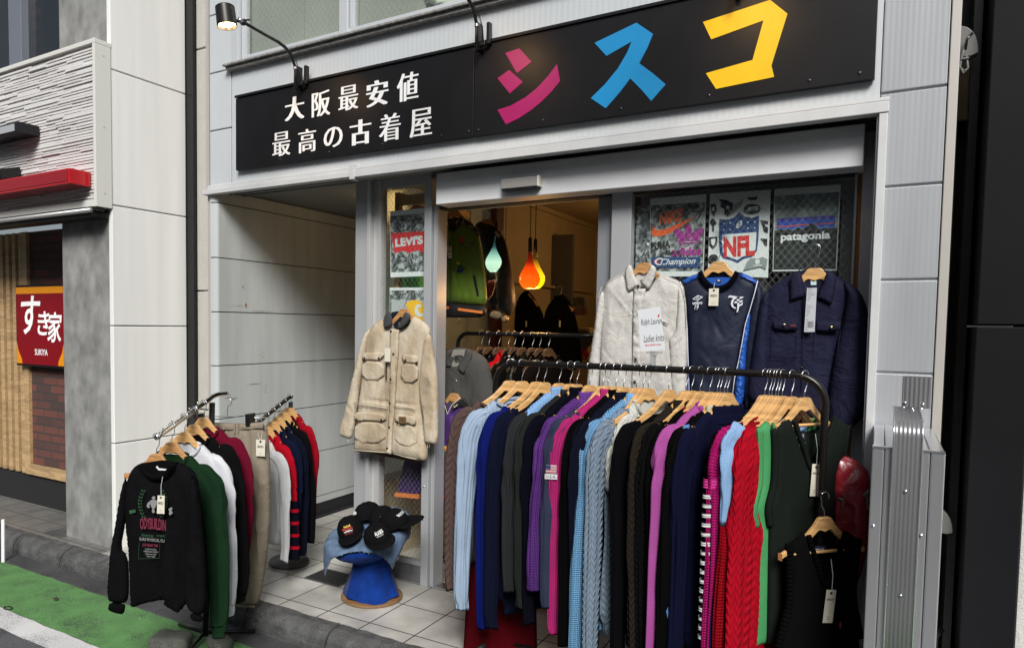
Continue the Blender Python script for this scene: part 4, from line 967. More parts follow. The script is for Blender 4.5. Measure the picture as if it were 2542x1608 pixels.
def vest(label, m, trim, half=.235, L=.86, nw=.105, dv=.24, low=.085, drop=.148, seed=3, group=None, wide=.235, crew=False, exposed=0, sx=0.0):
    r = empty('knit_vest', (0, 0, 0), label, 'vest', group); sh = -low-drop+.006
    top = lambda x: float(np.interp(abs(x), [0, .026, .048, .10, .235, .26], [-low+.004, -low, -low-.028, -low-.072, sh, sh-.03]))
    zn = top(nw)-.002; hw = half-exposed; top0 = top; top = lambda x: top0(x)+.014
    mid = [(nw+.02, top(nw+.02)), ((nw+hw)/2, top((nw+hw)/2))]
    side = [(hw, top(hw)-.004), (hw-.012, sh-.08), (hw-.012, sh-.18), (hw+.012, sh-.27), (wide, sh-.34), (wide-.01, -low-L)]
    neckp = [(-nw, zn), (-nw*.55, zn-dv*.50), (0, zn-dv), (nw*.55, zn-dv*.50), (nw, zn)]
    if crew: neckp = [(-nw, zn)]+[(-nw*math.cos(t), zn-dv*math.sin(t)) for t in np.linspace(.3, math.pi-.3, 8)]+[(nw, zn)]
    poly = neckp+mid+side+[(0, -low-L-.005)]+[(-a, b) for a, b in side[::-1]]+[(-a, b) for a, b in mid[::-1]]
    poly = [(a+sx, b) for a, b in poly]
    random.seed(seed); folds = [(random.uniform(-.1, .1), sh-.3, random.uniform(-.15, .15), -low-L, .03, random.uniform(-.014, .016)) for _ in range(6)]
    mb = MB(); puff(mb, LF, poly, .02, .035, folds=folds, noise=.005, nsx=12, nsy=2, seed=seed, res=.014, smooth=0, back=.8); mb.build('body', m, r, smooth=True)
    mb = MB(); b = [(-nw, zn+.004)]+[(-nw*math.cos(t), zn-.055*math.sin(t)) for t in np.linspace(.3, math.pi-.3, 8)]+[(nw, zn+.004), (nw*.8, zn-dv*.9), (0, zn-dv-.03), (-nw*.8, zn-dv*.9)]
    b = [(a+sx, c) for a, c in b]; mb.slab(LF, b, -.022, -.018); mb.build('inner_back', m, r)
    mb = MB()
    P = bez([(a+sx, -.019, c) for a, c in neckp], 40); mb.tube(P, .010 if not crew else .006, 8)
    mb.build('neck_trim', trim, r, smooth=True)
    for s in (-1, 1):
        mb = MB(); mb.tube(bez([(s*a+sx, -.004, c) for a, c in side[:5]], 30), .013, 8); mb.build('armhole_trim', trim, r, smooth=True)
    mb = MB(); mb.slab(LF, [(-.028, zn-.085), (.028, zn-.085), (.028, zn-.055), (-.028, zn-.055)], -.0175, -.0165); mb.build('size_label', mat('navy_label', C((24, 30, 52)), .7), r)
    mb = MB(); text_mb(mb, 'POLO', LF, .02, 0, zn-.07, h=-.0164, fit=(.04, .011), bold=.01); mb.build('label_print', M_WHITEP, r)
    return r
# ------------------------------------------------------------------ big black rail
RY, RZR = -.60, 1.4265
rack = empty('clothes_rack', (-.85, RY, 0), 'black tubular clothes rail crowded with coloured knitwear in front of the shop', 'clothes rack')
xl, xr = -1.585, -.175
def corner(x0, s): return [(x0+s*(-.10)*(1-math.sin(t))*-1 if False else x0-s*.10*(math.sin(t)-1)*-1, RY, RZR-.10+.10*math.cos(t)*1) for t in ()]
path = [(xl, RY, .06)]+[(xl, RY, z) for z in (.4, .8, 1.1, 1.30)]+[(xl+.11*(1-math.cos(t)), RY, RZR-.11+.11*math.sin(t)) for t in np.linspace(.1, math.pi/2, 8)]
path += [(x, RY, RZR) for x in (-1.2, -.9, -.6, -.4)]+[(xr-.11+.11*math.sin(t), RY, RZR-.11+.11*math.cos(t)) for t in np.linspace(0, math.pi/2-.1, 8)]+[(xr, RY, z) for z in (1.1, .8, .4, .06)]
mb = MB(); mb.tube(path, .0145, 14); mb.build('rail', mat('black_tube', (.016, .015, .014), .27, .55), rack, smooth=True)
mb = MB(); mb.tube([(xl, -.74, .06), (xl, -.30, .06)], .0125, 10); mb.tube([(xr, -.74, .06), (xr, -.30, .06)], .0125, 10); mb.tube([(xl, RY, .07), (xr, RY, .07)], .010, 10); mb.build('base', M_BLACKM, rack, smooth=True)
for x, y in ((xl, -.74), (xl, -.30), (xr, -.74), (xr, -.30)):
    mb = MB(); mb.lathe([(0, 0), (.02, 0), (.022, .02), (.01, .05), (0, .05)], (x, y, 0), 14); mb.build('castor', M_BLACKM, rack, smooth=True)
for x in (-1.515, -.262):
    mb = MB(); mb.lathe([(.0025, 0), (.0025, .014), (.008, .016), (.006, .022), (0, .023)], (x, RY, RZR+.012), 12); mb.build('screw', M_STEEL if x < -1 else M_BLACKM, rack, smooth=True)

HX = [-1.505, -1.445, -1.373, -1.333, -1.259, -1.204, -1.171, -1.109, -1.049, -1.027, -.991, -.955, -.901, -.872, -.849, -.761, -.691, -.669, -.635, -.595, -.567, -.556, -.540, -.528, -.388, -.372, -.362, -.348, -.338, -.325, -.292, -.260, -.243]
C = srgb
K = [  # colour, kind, neck, neck width, body L, sleeve L, short description
 (C((88, 70, 66)), 'cable', 'boat', .145, .72, .84, 'brown cable knit sweater at the left end of the black rail', 24),
 (C((160, 180, 204)), 'rib', 'boat', .13, .80, .92, 'pale blue and white ribbed sweater next to the brown cable knit', 55),
 (C((16, 27, 98)), 'fine', 'scoop', .160, .86, .98, 'royal blue smooth sweater beside the pale blue ribbed one', 0),
 (C((25, 30, 56)), 'fine', 'scoop', .165, .92, .96, 'long dark navy smooth sweater right of the royal blue one', 0),
 (C((132, 172, 218)), 'rib', 'turtle', .06, .62, .78, 'roll neck sweater with light blue ribbed yoke and charcoal sleeves', 70),
 (C((48, 53, 50)), 'rib', 'turtle', .07, .74, .84, 'dark grey green ribbed roll neck next to the light blue yoke', 70),
 (C((20, 20, 38)), 'fine', 'turtle', .055, .80, .90, 'plain midnight navy roll neck left of the purple jumper', 0),
 (C((104, 60, 140)), 'chunky', 'turtle', .075, .62, .74, 'purple chunky knit roll neck jumper', 120),
 (C((52, 58, 80)), 'fine', 'boat', .155, .70, .80, 'slate blue sweater with a small striped flag patch on its sleeve', 0),
 (C((172, 42, 108)), 'rib', 'turtle', .055, .82, .92, 'magenta ribbed roll neck sweater with long straight sleeves', 80),
 (C((14, 13, 14)), 'rib', 'turtle', .055, .84, .95, 'black ribbed sweater immediately right of the magenta one', 80),
 (C((24, 26, 46)), 'rib', 'turtle', .065, .70, .80, 'navy ribbed roll neck between black and light blue jumpers', 80),
 (C((120, 172, 216)), 'chunky', 'turtle', .07, .90, 1.0, 'sky blue chunky roll neck jumper', 95),
 (C((124, 140, 158)), 'cable', 'crew', .11, .90, 1.0, 'grey blue cable knit sweater tucked behind the sky blue jumper', 30),
 (C((205, 205, 198)), 'cable', 'crew', .08, .82, .70, 'cream cable knit seen inside the black scoop neckline', 24),
 (C((20, 18, 24)), 'fine', 'scoop', .175, .92, 1.0, 'black scoop neck sweater with the cream knit showing in its neckline', 0),
 (C((52, 45, 38)), 'cable', 'turtle', .085, .95, 1.02, 'dark brown braided cable jumper in the middle of the black rail', 30),
 (C((22, 22, 24)), 'cable', 'boat', .170, .92, 1.0, 'black cable knit sweater right of the dark brown braided one', 34),
 (C((14, 12, 14)), 'fine', 'crew', .10, .92, 1.0, 'plain black sweater with dark red inner collar', 0),
 (C((165, 80, 150)), 'fine', 'crew', .07, .95, 1.02, 'orchid pink ribbed sweater between black ones', 85),
 (C((15, 15, 16)), 'rib', 'boat', .13, .92, 1.0, 'black ribbed sweater right of the orchid pink one', 90),
 (C((18, 17, 18)), 'hrib', 'turtle', .10, .92, 1.0, 'black knit jumper with two cream stripes at the shoulder', 90),
 (C((92, 135, 192)), 'fine', 'boat', .13, .70, .80, 'medium blue thin sweater right of the cream striped collar', 0),
 (C((24, 27, 60)), 'rib', 'turtle', .10, .92, 1.0, 'navy ribbed high neck sweater next to the medium blue one', 80),
 (C((15, 14, 15)), 'hrib', 'scoop', .145, .92, 1.0, 'black sweater with a pink band and thin white stripes on its sleeve', 95),
 (C((178, 30, 108)), 'chunky', 'boat', .165, .94, 1.02, 'hot pink openwork knit sweater', 80),
 (C((27, 27, 74)), 'fine', 'scoop', .175, .92, 1.0, 'plain indigo sweater right of the hot pink knit', 0),
 (C((150, 12, 26)), 'chunky', 'boat', .13, .80, .88, 'dark red chunky knit sweater beside the indigo one', 70),
 (C((140, 176, 218)), 'fine', 'boat', .16, .55, .32, 'short sleeved light blue knit top right of the dark red sweater', 100),
 (C((172, 14, 34)), 'cable', 'boat', .165, .95, 1.02, 'bright red cable knit sweater', 24),
 (C((78, 158, 100)), 'fine', 'boat', .135, .95, .3, 'bright green sleeveless knit vest', 0),
]
YAWR = math.radians(60)
hg = None; HG = 'wooden hangers on the black rail'
RG = 'knitwear hanging on the black rail'
for i, (col, kind, neck, nw, L_, SL, desc, sc) in enumerate(K):
    x = HX[i]; sd = 20+i
    m = cloth('knit%d' % i, col, kind, sc=sc or None)
    ribm = cloth('knitrib%d' % i, col, 'rib', sc=75)
    kw = dict(seed=sd, group=RG, rib=ribm, thick=.0155+.003*(i % 3), low=.085)
    if desc.startswith('short'): kw.update(short=True, sr=.07)
    if desc.startswith('bright red'): kw.update(sr=.085, thick=.034, half=.2)
    if 'pink band' in desc: kw.update(sr=.064)
    if desc.startswith('hot pink'): kw.update(sr=.068, thick=.026)
    if 'charcoal sleeves' in desc: kw['sleeve_m'] = cloth('charcoal_sleeve', C((58, 60, 62)), 'rib', sc=80)
    if 'sleeveless' in desc: kw.update(short=True, sr=.05); SL = .07
    if 'two cream' in desc: ribm = cloth('cream_black', C((205, 195, 160)), 'rib', sc=75); kw['rib'] = ribm
    if 'cream cable' in desc: kw.update(half=.15, bodyw=.17, sr=.035, drop=.11); L_ = .5; SL = .3
    if 'dark red inner' in desc: kw['rib'] = cloth('red_collar', C((120, 14, 30)), 'rib', sc=75)
    if 'sleeveless' in desc: g = vest(desc, m, ribm, L=.95, nw=.13, dv=.1, seed=sd, crew=True, wide=.185, half=.19, sx=-.008)
    else: g = knit(desc, m, neck=neck, nw=nw, L=L_, SL=SL, **kw)
    rz = YAWR+math.radians(random.uniform(-3, 3))-math.radians(max(0, 14-5*i)); jit = random.uniform(-.006, .006)
    place(g, (x+.004, RY+jit, RZR-.003), rz)
    if 'flag patch' in desc:
        mb = MB(); F = Frame((-.300, -.036, -.44), (-.8, -1, 0)); mb.slab(F, [(-.022, 0), (.022, 0), (.022, .034), (-.022, .034)], 0, .002); mb.slab(F, [(-.026, -.026), (.026, -.026), (.026, -.004), (-.026, -.004)], 0, .002); pt = mb.build('flag_patch', mat('patch_white', (.5, .48, .48), .8), g)
        mb = MB()
        for k in range(4): mb.slab(F, [(-.0215, .002+k*.008), (.0215, .002+k*.008), (.0215, .006+k*.008), (-.0215, .006+k*.008)], .002, .0028)
        mb.build('red_stripes', mat('patch_red', C((150, 30, 50)), .8), pt); mb = MB(); mb.slab(F, [(-.022, .016), (-.002, .016), (-.002, .034), (-.022, .034)], .0029, .0034); text_mb(mb, 'U.S.A.', F, .02, 0, -.015, h=.0025, fit=(.044, .012), bold=.01); mb.build('blue_canton', mat('patch_blue', C((30, 40, 90)), .8), pt)
    if 'pink band' in desc:
        F = Frame((-.262, 0, 0), (0, -1, 0)); mm = cloth('pink_band', C((205, 60, 140)), 'hrib', sc=95); mw = cloth('white_band', C((215, 215, 215)), 'hrib', sc=95)
        def band(z0, z1, m_, nm, e):
            mb = MB(); n = 20; vs = []
            for z in (z0, z1):
                for k in range(n): t = 2*math.pi*k/n; xc = -np.interp(-z, [.35, .6, .9, 1.2], [.266, .274, .282, .284]); vs.append((xc+(.062*np.interp(-z, [.35, .6, 1.2], [1.04, .97, .70])+e)*math.cos(t), -.017+(.022+e)*math.sin(t), z))
            mb.add(vs, [(k, (k+1) % n, n+(k+1) % n, n+k) for k in range(n)], [[(k*.01, z0), ((k+1)*.01, z0), ((k+1)*.01, z1), (k*.01, z1)] for k in range(n)]); mb.build(nm, m_, g, smooth=True)
        band(-.42, -.385, mm, 'pink_band', .004)
        for k in range(16): band(-.445-k*.036-.014, -.445-k*.036, mw, 'white_stripe', .0035)
    if 'two cream' in desc:
        pass
    hl = 'wooden hanger holding the '+desc.split(' with ')[0].split(' right of')[0].split(' next to')[0].split(' beside')[0].split(' at the')[0].split(' between')[0].split(' seen')[0].split(' tucked')[0].split(' left of')[0].split(' in the')[0].split(' immediately')[0]
    if hg is None: hg = new_hanger(hl, M_WOOD, group=HG); h = hg
    elif 'sleeveless' in desc: h = new_hanger(hl, M_WOOD, group=HG, half=.14, drop=.095)
    else: h = copy_hanger(hg, hl, HG)
    h['label'] = 'wooden hanger carrying the '+short(desc, 12) if len(hl.split()) < 6 or 'black' in hl or 'navy' in hl or 'roll neck' in hl else hl
    place(h, (x, RY+jit, RZR), rz)
# the two sleeveless dark vests at the right end
M_DKG = cloth('dark_green_knit', C((40, 47, 42)), 'fine'); M_BLK = cloth('black_rib_knit', C((20, 20, 22)), 'rib', sc=110, bump=.5); M_BLKT = cloth('black_trim_knit', C((16, 16, 17)), 'hrib', sc=60, bump=1.4)
v1_ = vest('dark bottle green V neck knit vest facing right at the end of the black rail', M_DKG, M_DKG, L=.95, nw=.115, dv=.20, seed=5, wide=.205, half=.205, sx=.035); place(v1_, (-.243, RY, RZR), YAWR-.07)
price_tag(v1_, LF, .035, -.34, .03, .042, .125, rot=-.06, string=.115)
h = new_hanger('rightmost wooden hanger on the black rail holding the bottle green vest', M_WOOD, bar=True, group=HG, half=.155, drop=.105); place(h, (-.247, RY, RZR), YAWR-.07)
# front vest on its own hook at the upright
q = on_y(2048, 1233, -.655)
mb = MB(); mb.tube([(xr, RY-.01, q[2]-.004), (xr+.0, -.66, q[2]-.004), (xr+.002, -.675, q[2]+.02)], .005, 8); mb.build('side_hook', M_BLACKM, rack, smooth=True)
fv = vest('black ribbed V neck vest hung on the side hook of the rail nearest the camera', M_BLK, M_BLKT, L=.75, nw=.085, dv=.19, seed=9, wide=.188, half=.20, exposed=.04, low=.075); place(fv, q, math.radians(47))
price_tag(fv, LF, .018, -.345, .03, .045, .125, rot=-.10, string=.115)
mb = MB(); mb.slab(LF, [(.07, -.50), (.076, -.50), (.074, -.475), (.07, -.48)], .022, .026); mb.build('small_logo', mat('logo_red', C((150, 50, 40)), .7), fv)
h = new_hanger('wooden hanger with bar holding the nearest black V neck vest', M_WOOD, bar=True, low=.075, flip=-1); place(h, q, math.radians(47))
# long dark red garment at the far left end
dr = empty('long_skirt', (0, 0, 0), 'long dark red garment hanging below the brown cable knit sweater', 'skirt')
mb = MB(); puff(mb, LF, [(-.2, -.30), (.17, -.30), (.13, -.9), (.15, -1.415), (-.21, -1.415), (-.19, -.9)], .025, .03, noise=.02, nsx=22, nsy=1.2, seed=44, res=.02, smooth=0); mb.build('cloth', cloth('dark_red_wool', C((84, 8, 18)), 'fine'), dr, smooth=True)
mb = MB(); mb.tube([(-.17, 0, -.31), (.17, 0, -.31)], .004, 6); mb.tube([(0, 0, -.31), (0, 0, -.03), (.014, 0, -.01), (.0185, 0, 0), (.012, 0, .015), (0, 0, .0185), (-.014, 0, .012)], .0018, 6); mb.build('wire_hanger', M_STEEL, dr, smooth=True)
place(dr, (-1.50, RY, RZR), YAWR-.55)
# hand written card in a clear clip on the rail
cf = Frame(on_y(1617, 806, -.61), (0, -1, 0))
card = empty('handwritten_sign', on_y(1617, 880, -.61), 'laminated white card with black handwriting clipped to the black rail', 'sign')
P_ = [cf.px(*p) for p in ((1583, 770), (1639, 760), (1652, 868), (1591, 872))]
mb = MB(); mb.slab(cf, P_, 0, .0012); mb.build('card', mat('laminate', (.62, .64, .66), .25, coat=.5), card)
mb = MB()
a_ = math.atan2(P_[1][1]-P_[0][1], P_[1][0]-P_[0][0])
def line(s, px, py, w, hh, m_=None, **k): u, v = cf.px(px, py); text_mb(mb, s, cf, .03, u, v, h=.0016, fit=(w, hh), rot=a_*.6, **k)
line('Ralph Lauren', 1617, 800, .088, .034, shear=.25); line('Ladies knits', 1623, 839, .086, .030, shear=.3)
mb.build('black_handwriting', M_INK, card)
mb = MB(); line('¥2,900+tax', 1622, 856, .07, .009, shear=.2, bold=.02); u, v = cf.px(1635, 783); mb.slab(cf, [(u-.004, v), (u, v-.01), (u+.003, v-.004), (u+.004, v+.008)], .0014, .0018); mb.build('red_handwriting', mat('red_pen', C((190, 20, 50)), .6), card)
M_CLEAR = glassmat('clear_plastic', wire=False, base=.16, tint=(.86, .88, .9), rough=.08)
mb = MB(); u, v = cf.px(1622, 892); mb.slab(cf, [(u-.012, v-.030), (u+.012, v-.030), (u+.010, v-.0), (u+.014, v+.022), (u-.014, v+.022), (u-.010, v)], .004, .016); mb.slab(cf, [(u-.016, v-.042), (u+.018, v-.042), (u+.012, v-.030), (u-.012, v-.030)], .002, .02)
for k in range(5): mb.slab(cf, [(u-.03+k*.014, v+.024), (u-.022+k*.014, v+.024), (u-.02+k*.014, v+.034), (u-.032+k*.014, v+.032)], .0, .008)
mb.build('clear_clip', M_CLEAR, card)
# ================================================================== FRONT-FACING GARMENTS ON THE SHOPFRONT
def cs(K, F, pts): return F.pts(K, pts)
def dots(parent, F, K, pts, r, m, name='button', h=.03):
    for p in pts:
        u, v = F.pts(K, [p])[0]; mb = MB(); mb.lathe([(0, .004), (r*.6, .004), (r, .002), (r, 0)], F.w3(u, v, h), 12, F.n); mb.build(name, m, parent, smooth=True)
def stitch(mb, F, pts, h, r=.0012): mb.tube([F.w3(u, v, h) for u, v in pts], r, 5)
def hang_on(px, py, y, label, wood=M_WOOD, bar=False, rz=0.0, low=.085, **k):
    k.setdefault('half', .125); k.setdefault('drop', .095)
    """hanger whose hook ring sits at the pixel's point on plane y; apex is low below it"""
    q = on_y(px, py, y); h = new_hanger(label, wood, False, low=low, **k); place(h, q, rz); return q
def gfold(rng, u0, u1, v0, v1, n, w=.012, a=.008, slant=.3):
    out = []
    for _ in range(n):
        u = rng.uniform(u0, u1); v = rng.uniform(v0, v1); L = rng.uniform(.06, .22); s = rng.uniform(-slant, slant)
        out.append((u, v, u+s*L, v-L, rng.uniform(.6, 1.3)*w, rng.uniform(-1, 1)*a))
    return out
def nrm_uv(F, P): return P
# ---- beige work jacket
KJ = (820, 730, .29557); JF = Frame((-2.53, -.13, 1.3), (0, -1, 0))
def canvasmat():
    m = mat('beige_canvas', (.50, .40, .28), .9, bump=[('weave', 700, .25, .0006), ('unoise', 14, .5, .010), ('crease', 16, .22, .006)], spec=.2)
    nt = m.node_tree; N = nt.nodes; L = nt.links; p = N['Principled BSDF']; tc = N.new('ShaderNodeTexCoord')
    mp = N.new('ShaderNodeMapping'); mp.inputs['Scale'].default_value = (1, 1, .35); L.new(tc.outputs['Object'], mp.inputs[0])
    no = N.new('ShaderNodeTexNoise'); no.inputs['Scale'].default_value = 9; no.inputs['Detail'].default_value = 7; no.inputs['Roughness'].default_value = .6; L.new(mp.outputs[0], no.inputs['Vector'])
    r = N.new('ShaderNodeValToRGB'); L.new(no.outputs[0], r.inputs[0]); e = r.color_ramp.elements
    e[0].position = .33; e[0].color = (.29, .235, .17, 1); e[1].position = .66; e[1].color = (.53, .455, .335, 1); x = e.new(.47); x.color = (.40, .32, .22, 1); x = e.new(.56); x.color = (.45, .39, .30, 1)
    L.new(r.outputs[0], p.inputs['Base Color']); return m
M_CANV = canvasmat(); M_CORD = cloth('grey_corduroy', (.10, .105, .105), 'rib', sc=260); M_LINE_ = cloth('dark_lining', (.03, .035, .05), 'plain'); M_BRONZE = mat('dark_snap', (.03, .028, .026), .35, .7)
M_STITCH = mat('pale_thread', (.55, .48, .36), .8)
rng = random.Random(5)
jk = empty('work_jacket', (-2.53, -.13, .8), 'worn beige canvas work jacket with grey corduroy collar and four pockets, on the door post', 'jacket')
jb = cs(KJ, JF, [(480, 185), (400, 225), (345, 275), (318, 330), (300, 480), (285, 600), (262, 740), (248, 860), (240, 930), (222, 1100), (208, 1220), (204, 1318), (300, 1328), (420, 1335), (500, 1342), (560, 1350), (660, 1380), (755, 1398), (812, 1404), (822, 1290), (800, 1180), (775, 1050), (770, 900), (775, 760), (790, 600), (805, 450), (815, 380), (850, 330), (830, 270), (780, 225), (720, 190), (700, 180), (640, 280), (600, 300), (545, 290), (500, 260)])
mb = MB(); puff(mb, JF, jb, .034, .08, folds=gfold(rng, -.22, .2, .25, -.3, 40, .006, .006)+[(-.2, -.165, .22, -.175, .007, -.012)], noise=.006, nsx=9, nsy=4, seed=3, res=.011, smooth=1)
mb.build('body', M_CANV, jk, smooth=True)
for nm, pts, sd in (('L', [(300, 345), (345, 275), (338, 380), (315, 480), (290, 620), (262, 770), (240, 950), (215, 1130), (190, 1216), (140, 1202), (92, 1185), (108, 1090), (150, 950), (188, 780), (225, 620), (262, 460)], 5), ('R', [(800, 390), (830, 330), (862, 350), (880, 480), (908, 640), (918, 800), (920, 1000), (916, 1252), (870, 1258), (808, 1245), (803, 1150), (795, 1000), (765, 850), (765, 700), (780, 560), (795, 450)], 8)):
    mb = MB(); puff(mb, JF, cs(KJ, JF, pts), .036, .05, h0=.016, folds=gfold(rng, *((-.38, -.2) if nm == 'L' else (.15, .30)), .3, -.3, 26, .006, .006, .8), noise=.010, nsx=10, nsy=6, seed=sd, res=.011); mb.build('sleeve', M_CANV, jk, smooth=True)
mb = MB(); puff(mb, JF, cs(KJ, JF, [(478, 192), (530, 140), (545, 165), (556, 225), (552, 266), (520, 285), (482, 292)]), .012, .02, h0=.042, noise=.001, res=.008); puff(mb, JF, cs(KJ, JF, [(655, 150), (690, 160), (712, 185), (695, 235), (660, 275), (612, 302), (590, 272), (630, 225)]), .012, .02, h0=.042, noise=.001, res=.008); mb.build('collar', M_CORD, jk, smooth=True)
mb = MB(); mb.slab(JF, cs(KJ, JF, [(505, 175), (530, 150), (600, 140), (660, 155), (690, 200), (640, 270), (590, 300), (545, 280)]), -.01, .01); mb.build('lining', M_LINE_, jk)
mb = MB(); mb.slab(JF, cs(KJ, JF, [(586, 240), (616, 240), (616, 268), (586, 268)]), .011, .012); mb.build('neck_label', M_PAPER, jk)
mb = MB(); puff(mb, JF, cs(KJ, JF, [(533, 292), (612, 300), (606, 500), (592, 650), (585, 800), (572, 1000), (562, 1100), (548, 1338), (500, 1325), (516, 1150), (528, 950), (534, 760), (538, 500)]), .010, .01, h0=.042, noise=.003, nsx=20, nsy=9, res=.010, smooth=0); mb.build('placket', M_CANV, jk, smooth=True)
PK = [([(294, 548), (482, 560), (482, 722), (286, 720)], [(302, 492), (380, 484), (489, 486), (487, 522), (440, 560), (370, 552), (300, 552)]),
      ([(628, 560), (772, 580), (758, 750), (612, 736)], [(636, 500), (700, 505), (772, 512), (768, 585), (700, 576), (650, 570), (636, 540)]),
      ([(236, 1058), (500, 1070), (498, 1245), (226, 1248)], [(232, 985), (360, 980), (500, 992), (506, 1068), (370, 1056), (240, 1062)]),
      ([(568, 1078), (755, 1100), (757, 1290), (560, 1248)], [(573, 1000), (660, 1005), (752, 1018), (752, 1102), (680, 1080), (574, 1076)])]
for b_, f_ in PK:
    mb = MB(); puff(mb, JF, cs(KJ, JF, b_), .008, .012, h0=.033, noise=.002, nsx=16, nsy=14, seed=int(b_[0][0]), res=.009, smooth=1); pk = mb.build('pocket', M_CANV, jk, smooth=True)
    mb = MB(); puff(mb, JF, cs(KJ, JF, f_), .006, .008, h0=.043, noise=.0015, nsx=18, nsy=14, seed=int(b_[0][1]), res=.009, smooth=1); mb.build('flap', M_CANV, pk, smooth=True)
for a in ([(330, 536)], [(450, 536)], [(672, 550)], [(764, 572)], [(265, 1045)], [(470, 1046)], [(604, 1064)]): dots(jk, JF, KJ, a, .0065, M_BRONZE, 'snap', .052)
dots(jk, JF, KJ, [(553, 310), (572, 500), (550, 710), (542, 908), (538, 1108), (521, 1282)], .0065, M_BRONZE, 'snap', .054)
mb = MB()
for pts, h in (([(242, 895), (340, 905), (430, 915), (525, 932)], .053), ([(578, 930), (660, 935), (755, 950)], .053), ([(242, 915), (340, 922), (430, 935), (520, 950)], .052), ([(206, 1296), (300, 1306), (500, 1320)], .04), ([(560, 1330), (660, 1358), (755, 1376)], .04)):
    stitch(mb, JF, cs(KJ, JF, pts), h, .0025)
mb.tube([JF.w3(*q, .054) for q in cs(KJ, JF, [(604, 320), (598, 500), (588, 640)])], .0013, 5)
mb.build('stitching', M_STITCH, jk, smooth=True)
mb = MB(); mb.slab(JF, cs(KJ, JF, [(505, 500), (512, 500), (510, 712), (502, 712)]), .046, .05); mb.build('zip', M_BRONZE, jk)
mb = MB(); mb.slab(JF, cs(KJ, JF, [(626, 1018), (684, 1020), (684, 1076), (626, 1072)]), .062, .064); lp = mb.build('leather_patch', mat('patch_leather', (.12, .065, .03), .6), jk)
def c_logo(mb, F, cx, cy, r, h, th=.001):
    """a rounded hooked wave mark"""
    A = np.linspace(.5, 2*math.pi-.9, 22)
    out = [(cx+r*math.cos(t)*1.12, cy+r*math.sin(t)) for t in A]; inn = [(cx+r*.16+r*.45*math.cos(t), cy+r*.50*math.sin(t)) for t in A[::-1]]
    mb.slab(F, out+inn, h, h+th)
u, v = cs(KJ, JF, [(656, 1046)])[0]; mb = MB(); c_logo(mb, JF, u, v, .005, .0645); mb.build('logo', M_INK, lp)
mb = MB(); mb.slab(JF, cs(KJ, JF, [(513, 450), (562, 453), (558, 565), (511, 562)]), .066, .068); tg = mb.build('price_tag', M_TAG, jk)
mb = MB(); mb.tube([JF.w3(*q, .067) for q in cs(KJ, JF, [(540, 455), (542, 420), (548, 330)])], .001, 5); mb.build('string', mat('white_string', (.6, .6, .58), .8), tg)
mb = MB(); rr = random.Random(8)
for k in range(14):
    p = (rr.uniform(150, 195), 1212) if k < 6 else (rr.uniform(810, 850), 1250); a = cs(KJ, JF, [p, (p[0]+rr.uniform(-8, 8), p[1]+rr.uniform(15, 45))]); mb.tube([JF.w3(*a[0], .02), JF.w3(a[1][0], a[1][1], .02)], .0008, 4)
mb.build('loose_threads', M_STITCH, jk)
# the lower back lining that shows under the hem
mb = MB(); puff(mb, JF, cs(KJ, JF, [(290, 1328), (500, 1340), (760, 1398), (758, 1425), (560, 1392), (400, 1362)]), .006, .01, h0=-.03, res=.012); mb.build('back_hem', cloth('brown_lining', (.16, .10, .06), 'plain'), jk, smooth=True)
u, v = JF.px(1003, 765); hang_on(1005, 735, -.135, 'reddish wooden hanger inside the beige canvas work jacket', M_WOOD2, low=.075)

# ---- shirts in front of the right window
KS = (1450, 400, .45951)
def on_window(name, y): return Frame((-.7, y, 1.7), (0, -1, 0))
SF1 = on_window('a', -.115)
M_LINEN = mat('pale_linen', (.50, .485, .455), .9, spec=.2, var=.12, vscale=60, bump=[('weave', 420, .35, .0008), ('crease', 12, .30, .006)])
sh = empty('linen_shirt', (-1.0, -.12, 1.2), 'creased pale grey linen shirt hanging in front of the left part of the window', 'shirt')
rng = random.Random(12)
mb = MB(); puff(mb, SF1, cs(KS, SF1, [(240, 600), (150, 635), (112, 670), (102, 720), (98, 800), (92, 950), (85, 1100), (80, 1330), (545, 1330), (550, 1100), (545, 900), (540, 760), (545, 690), (520, 650), (460, 625), (405, 600), (380, 650), (330, 700), (280, 690)]), .035, .07, folds=gfold(rng, -.6, -.05, .3, -.4, 80, .005, .006, .9), noise=.006, nsx=12, nsy=7, seed=21, res=.010); mb.build('body', M_LINEN, sh, smooth=True)
mb = MB(); puff(mb, SF1, cs(KS, SF1, [(108, 690), (80, 740), (66, 850), (48, 980), (26, 1110), (10, 1330), (72, 1330), (88, 1150), (96, 980), (112, 850), (122, 760)]), .032, .05, h0=.012, folds=gfold(rng, -.62, -.45, .2, -.3, 24, .005, .005, .9), noise=.005, seed=31, res=.010); mb.build('sleeve', M_LINEN, sh, smooth=True)
mb = MB(); puff(mb, SF1, cs(KS, SF1, [(512, 670), (540, 690), (556, 760), (560, 900), (560, 1100), (556, 1330), (490, 1330), (468, 1200), (462, 1060), (455, 960), (490, 930), (502, 850), (505, 760)]), .032, .05, h0=.014, folds=gfold(rng, -.08, .08, .1, -.35, 34, .005, .007, 1.2), noise=.006, seed=32, res=.010); mb.build('sleeve', M_LINEN, sh, smooth=True)
mb = MB(); puff(mb, SF1, cs(KS, SF1, [(230, 588), (262, 556), (276, 590), (290, 635), (318, 668), (280, 690), (246, 716), (236, 650)]), .010, .015, h0=.036, noise=.001, res=.008); puff(mb, SF1, cs(KS, SF1, [(372, 556), (404, 582), (390, 640), (360, 702), (330, 672), (312, 662), (345, 620), (364, 585)]), .010, .015, h0=.036, noise=.001, res=.008); mb.build('collar', M_LINEN, sh, smooth=True)
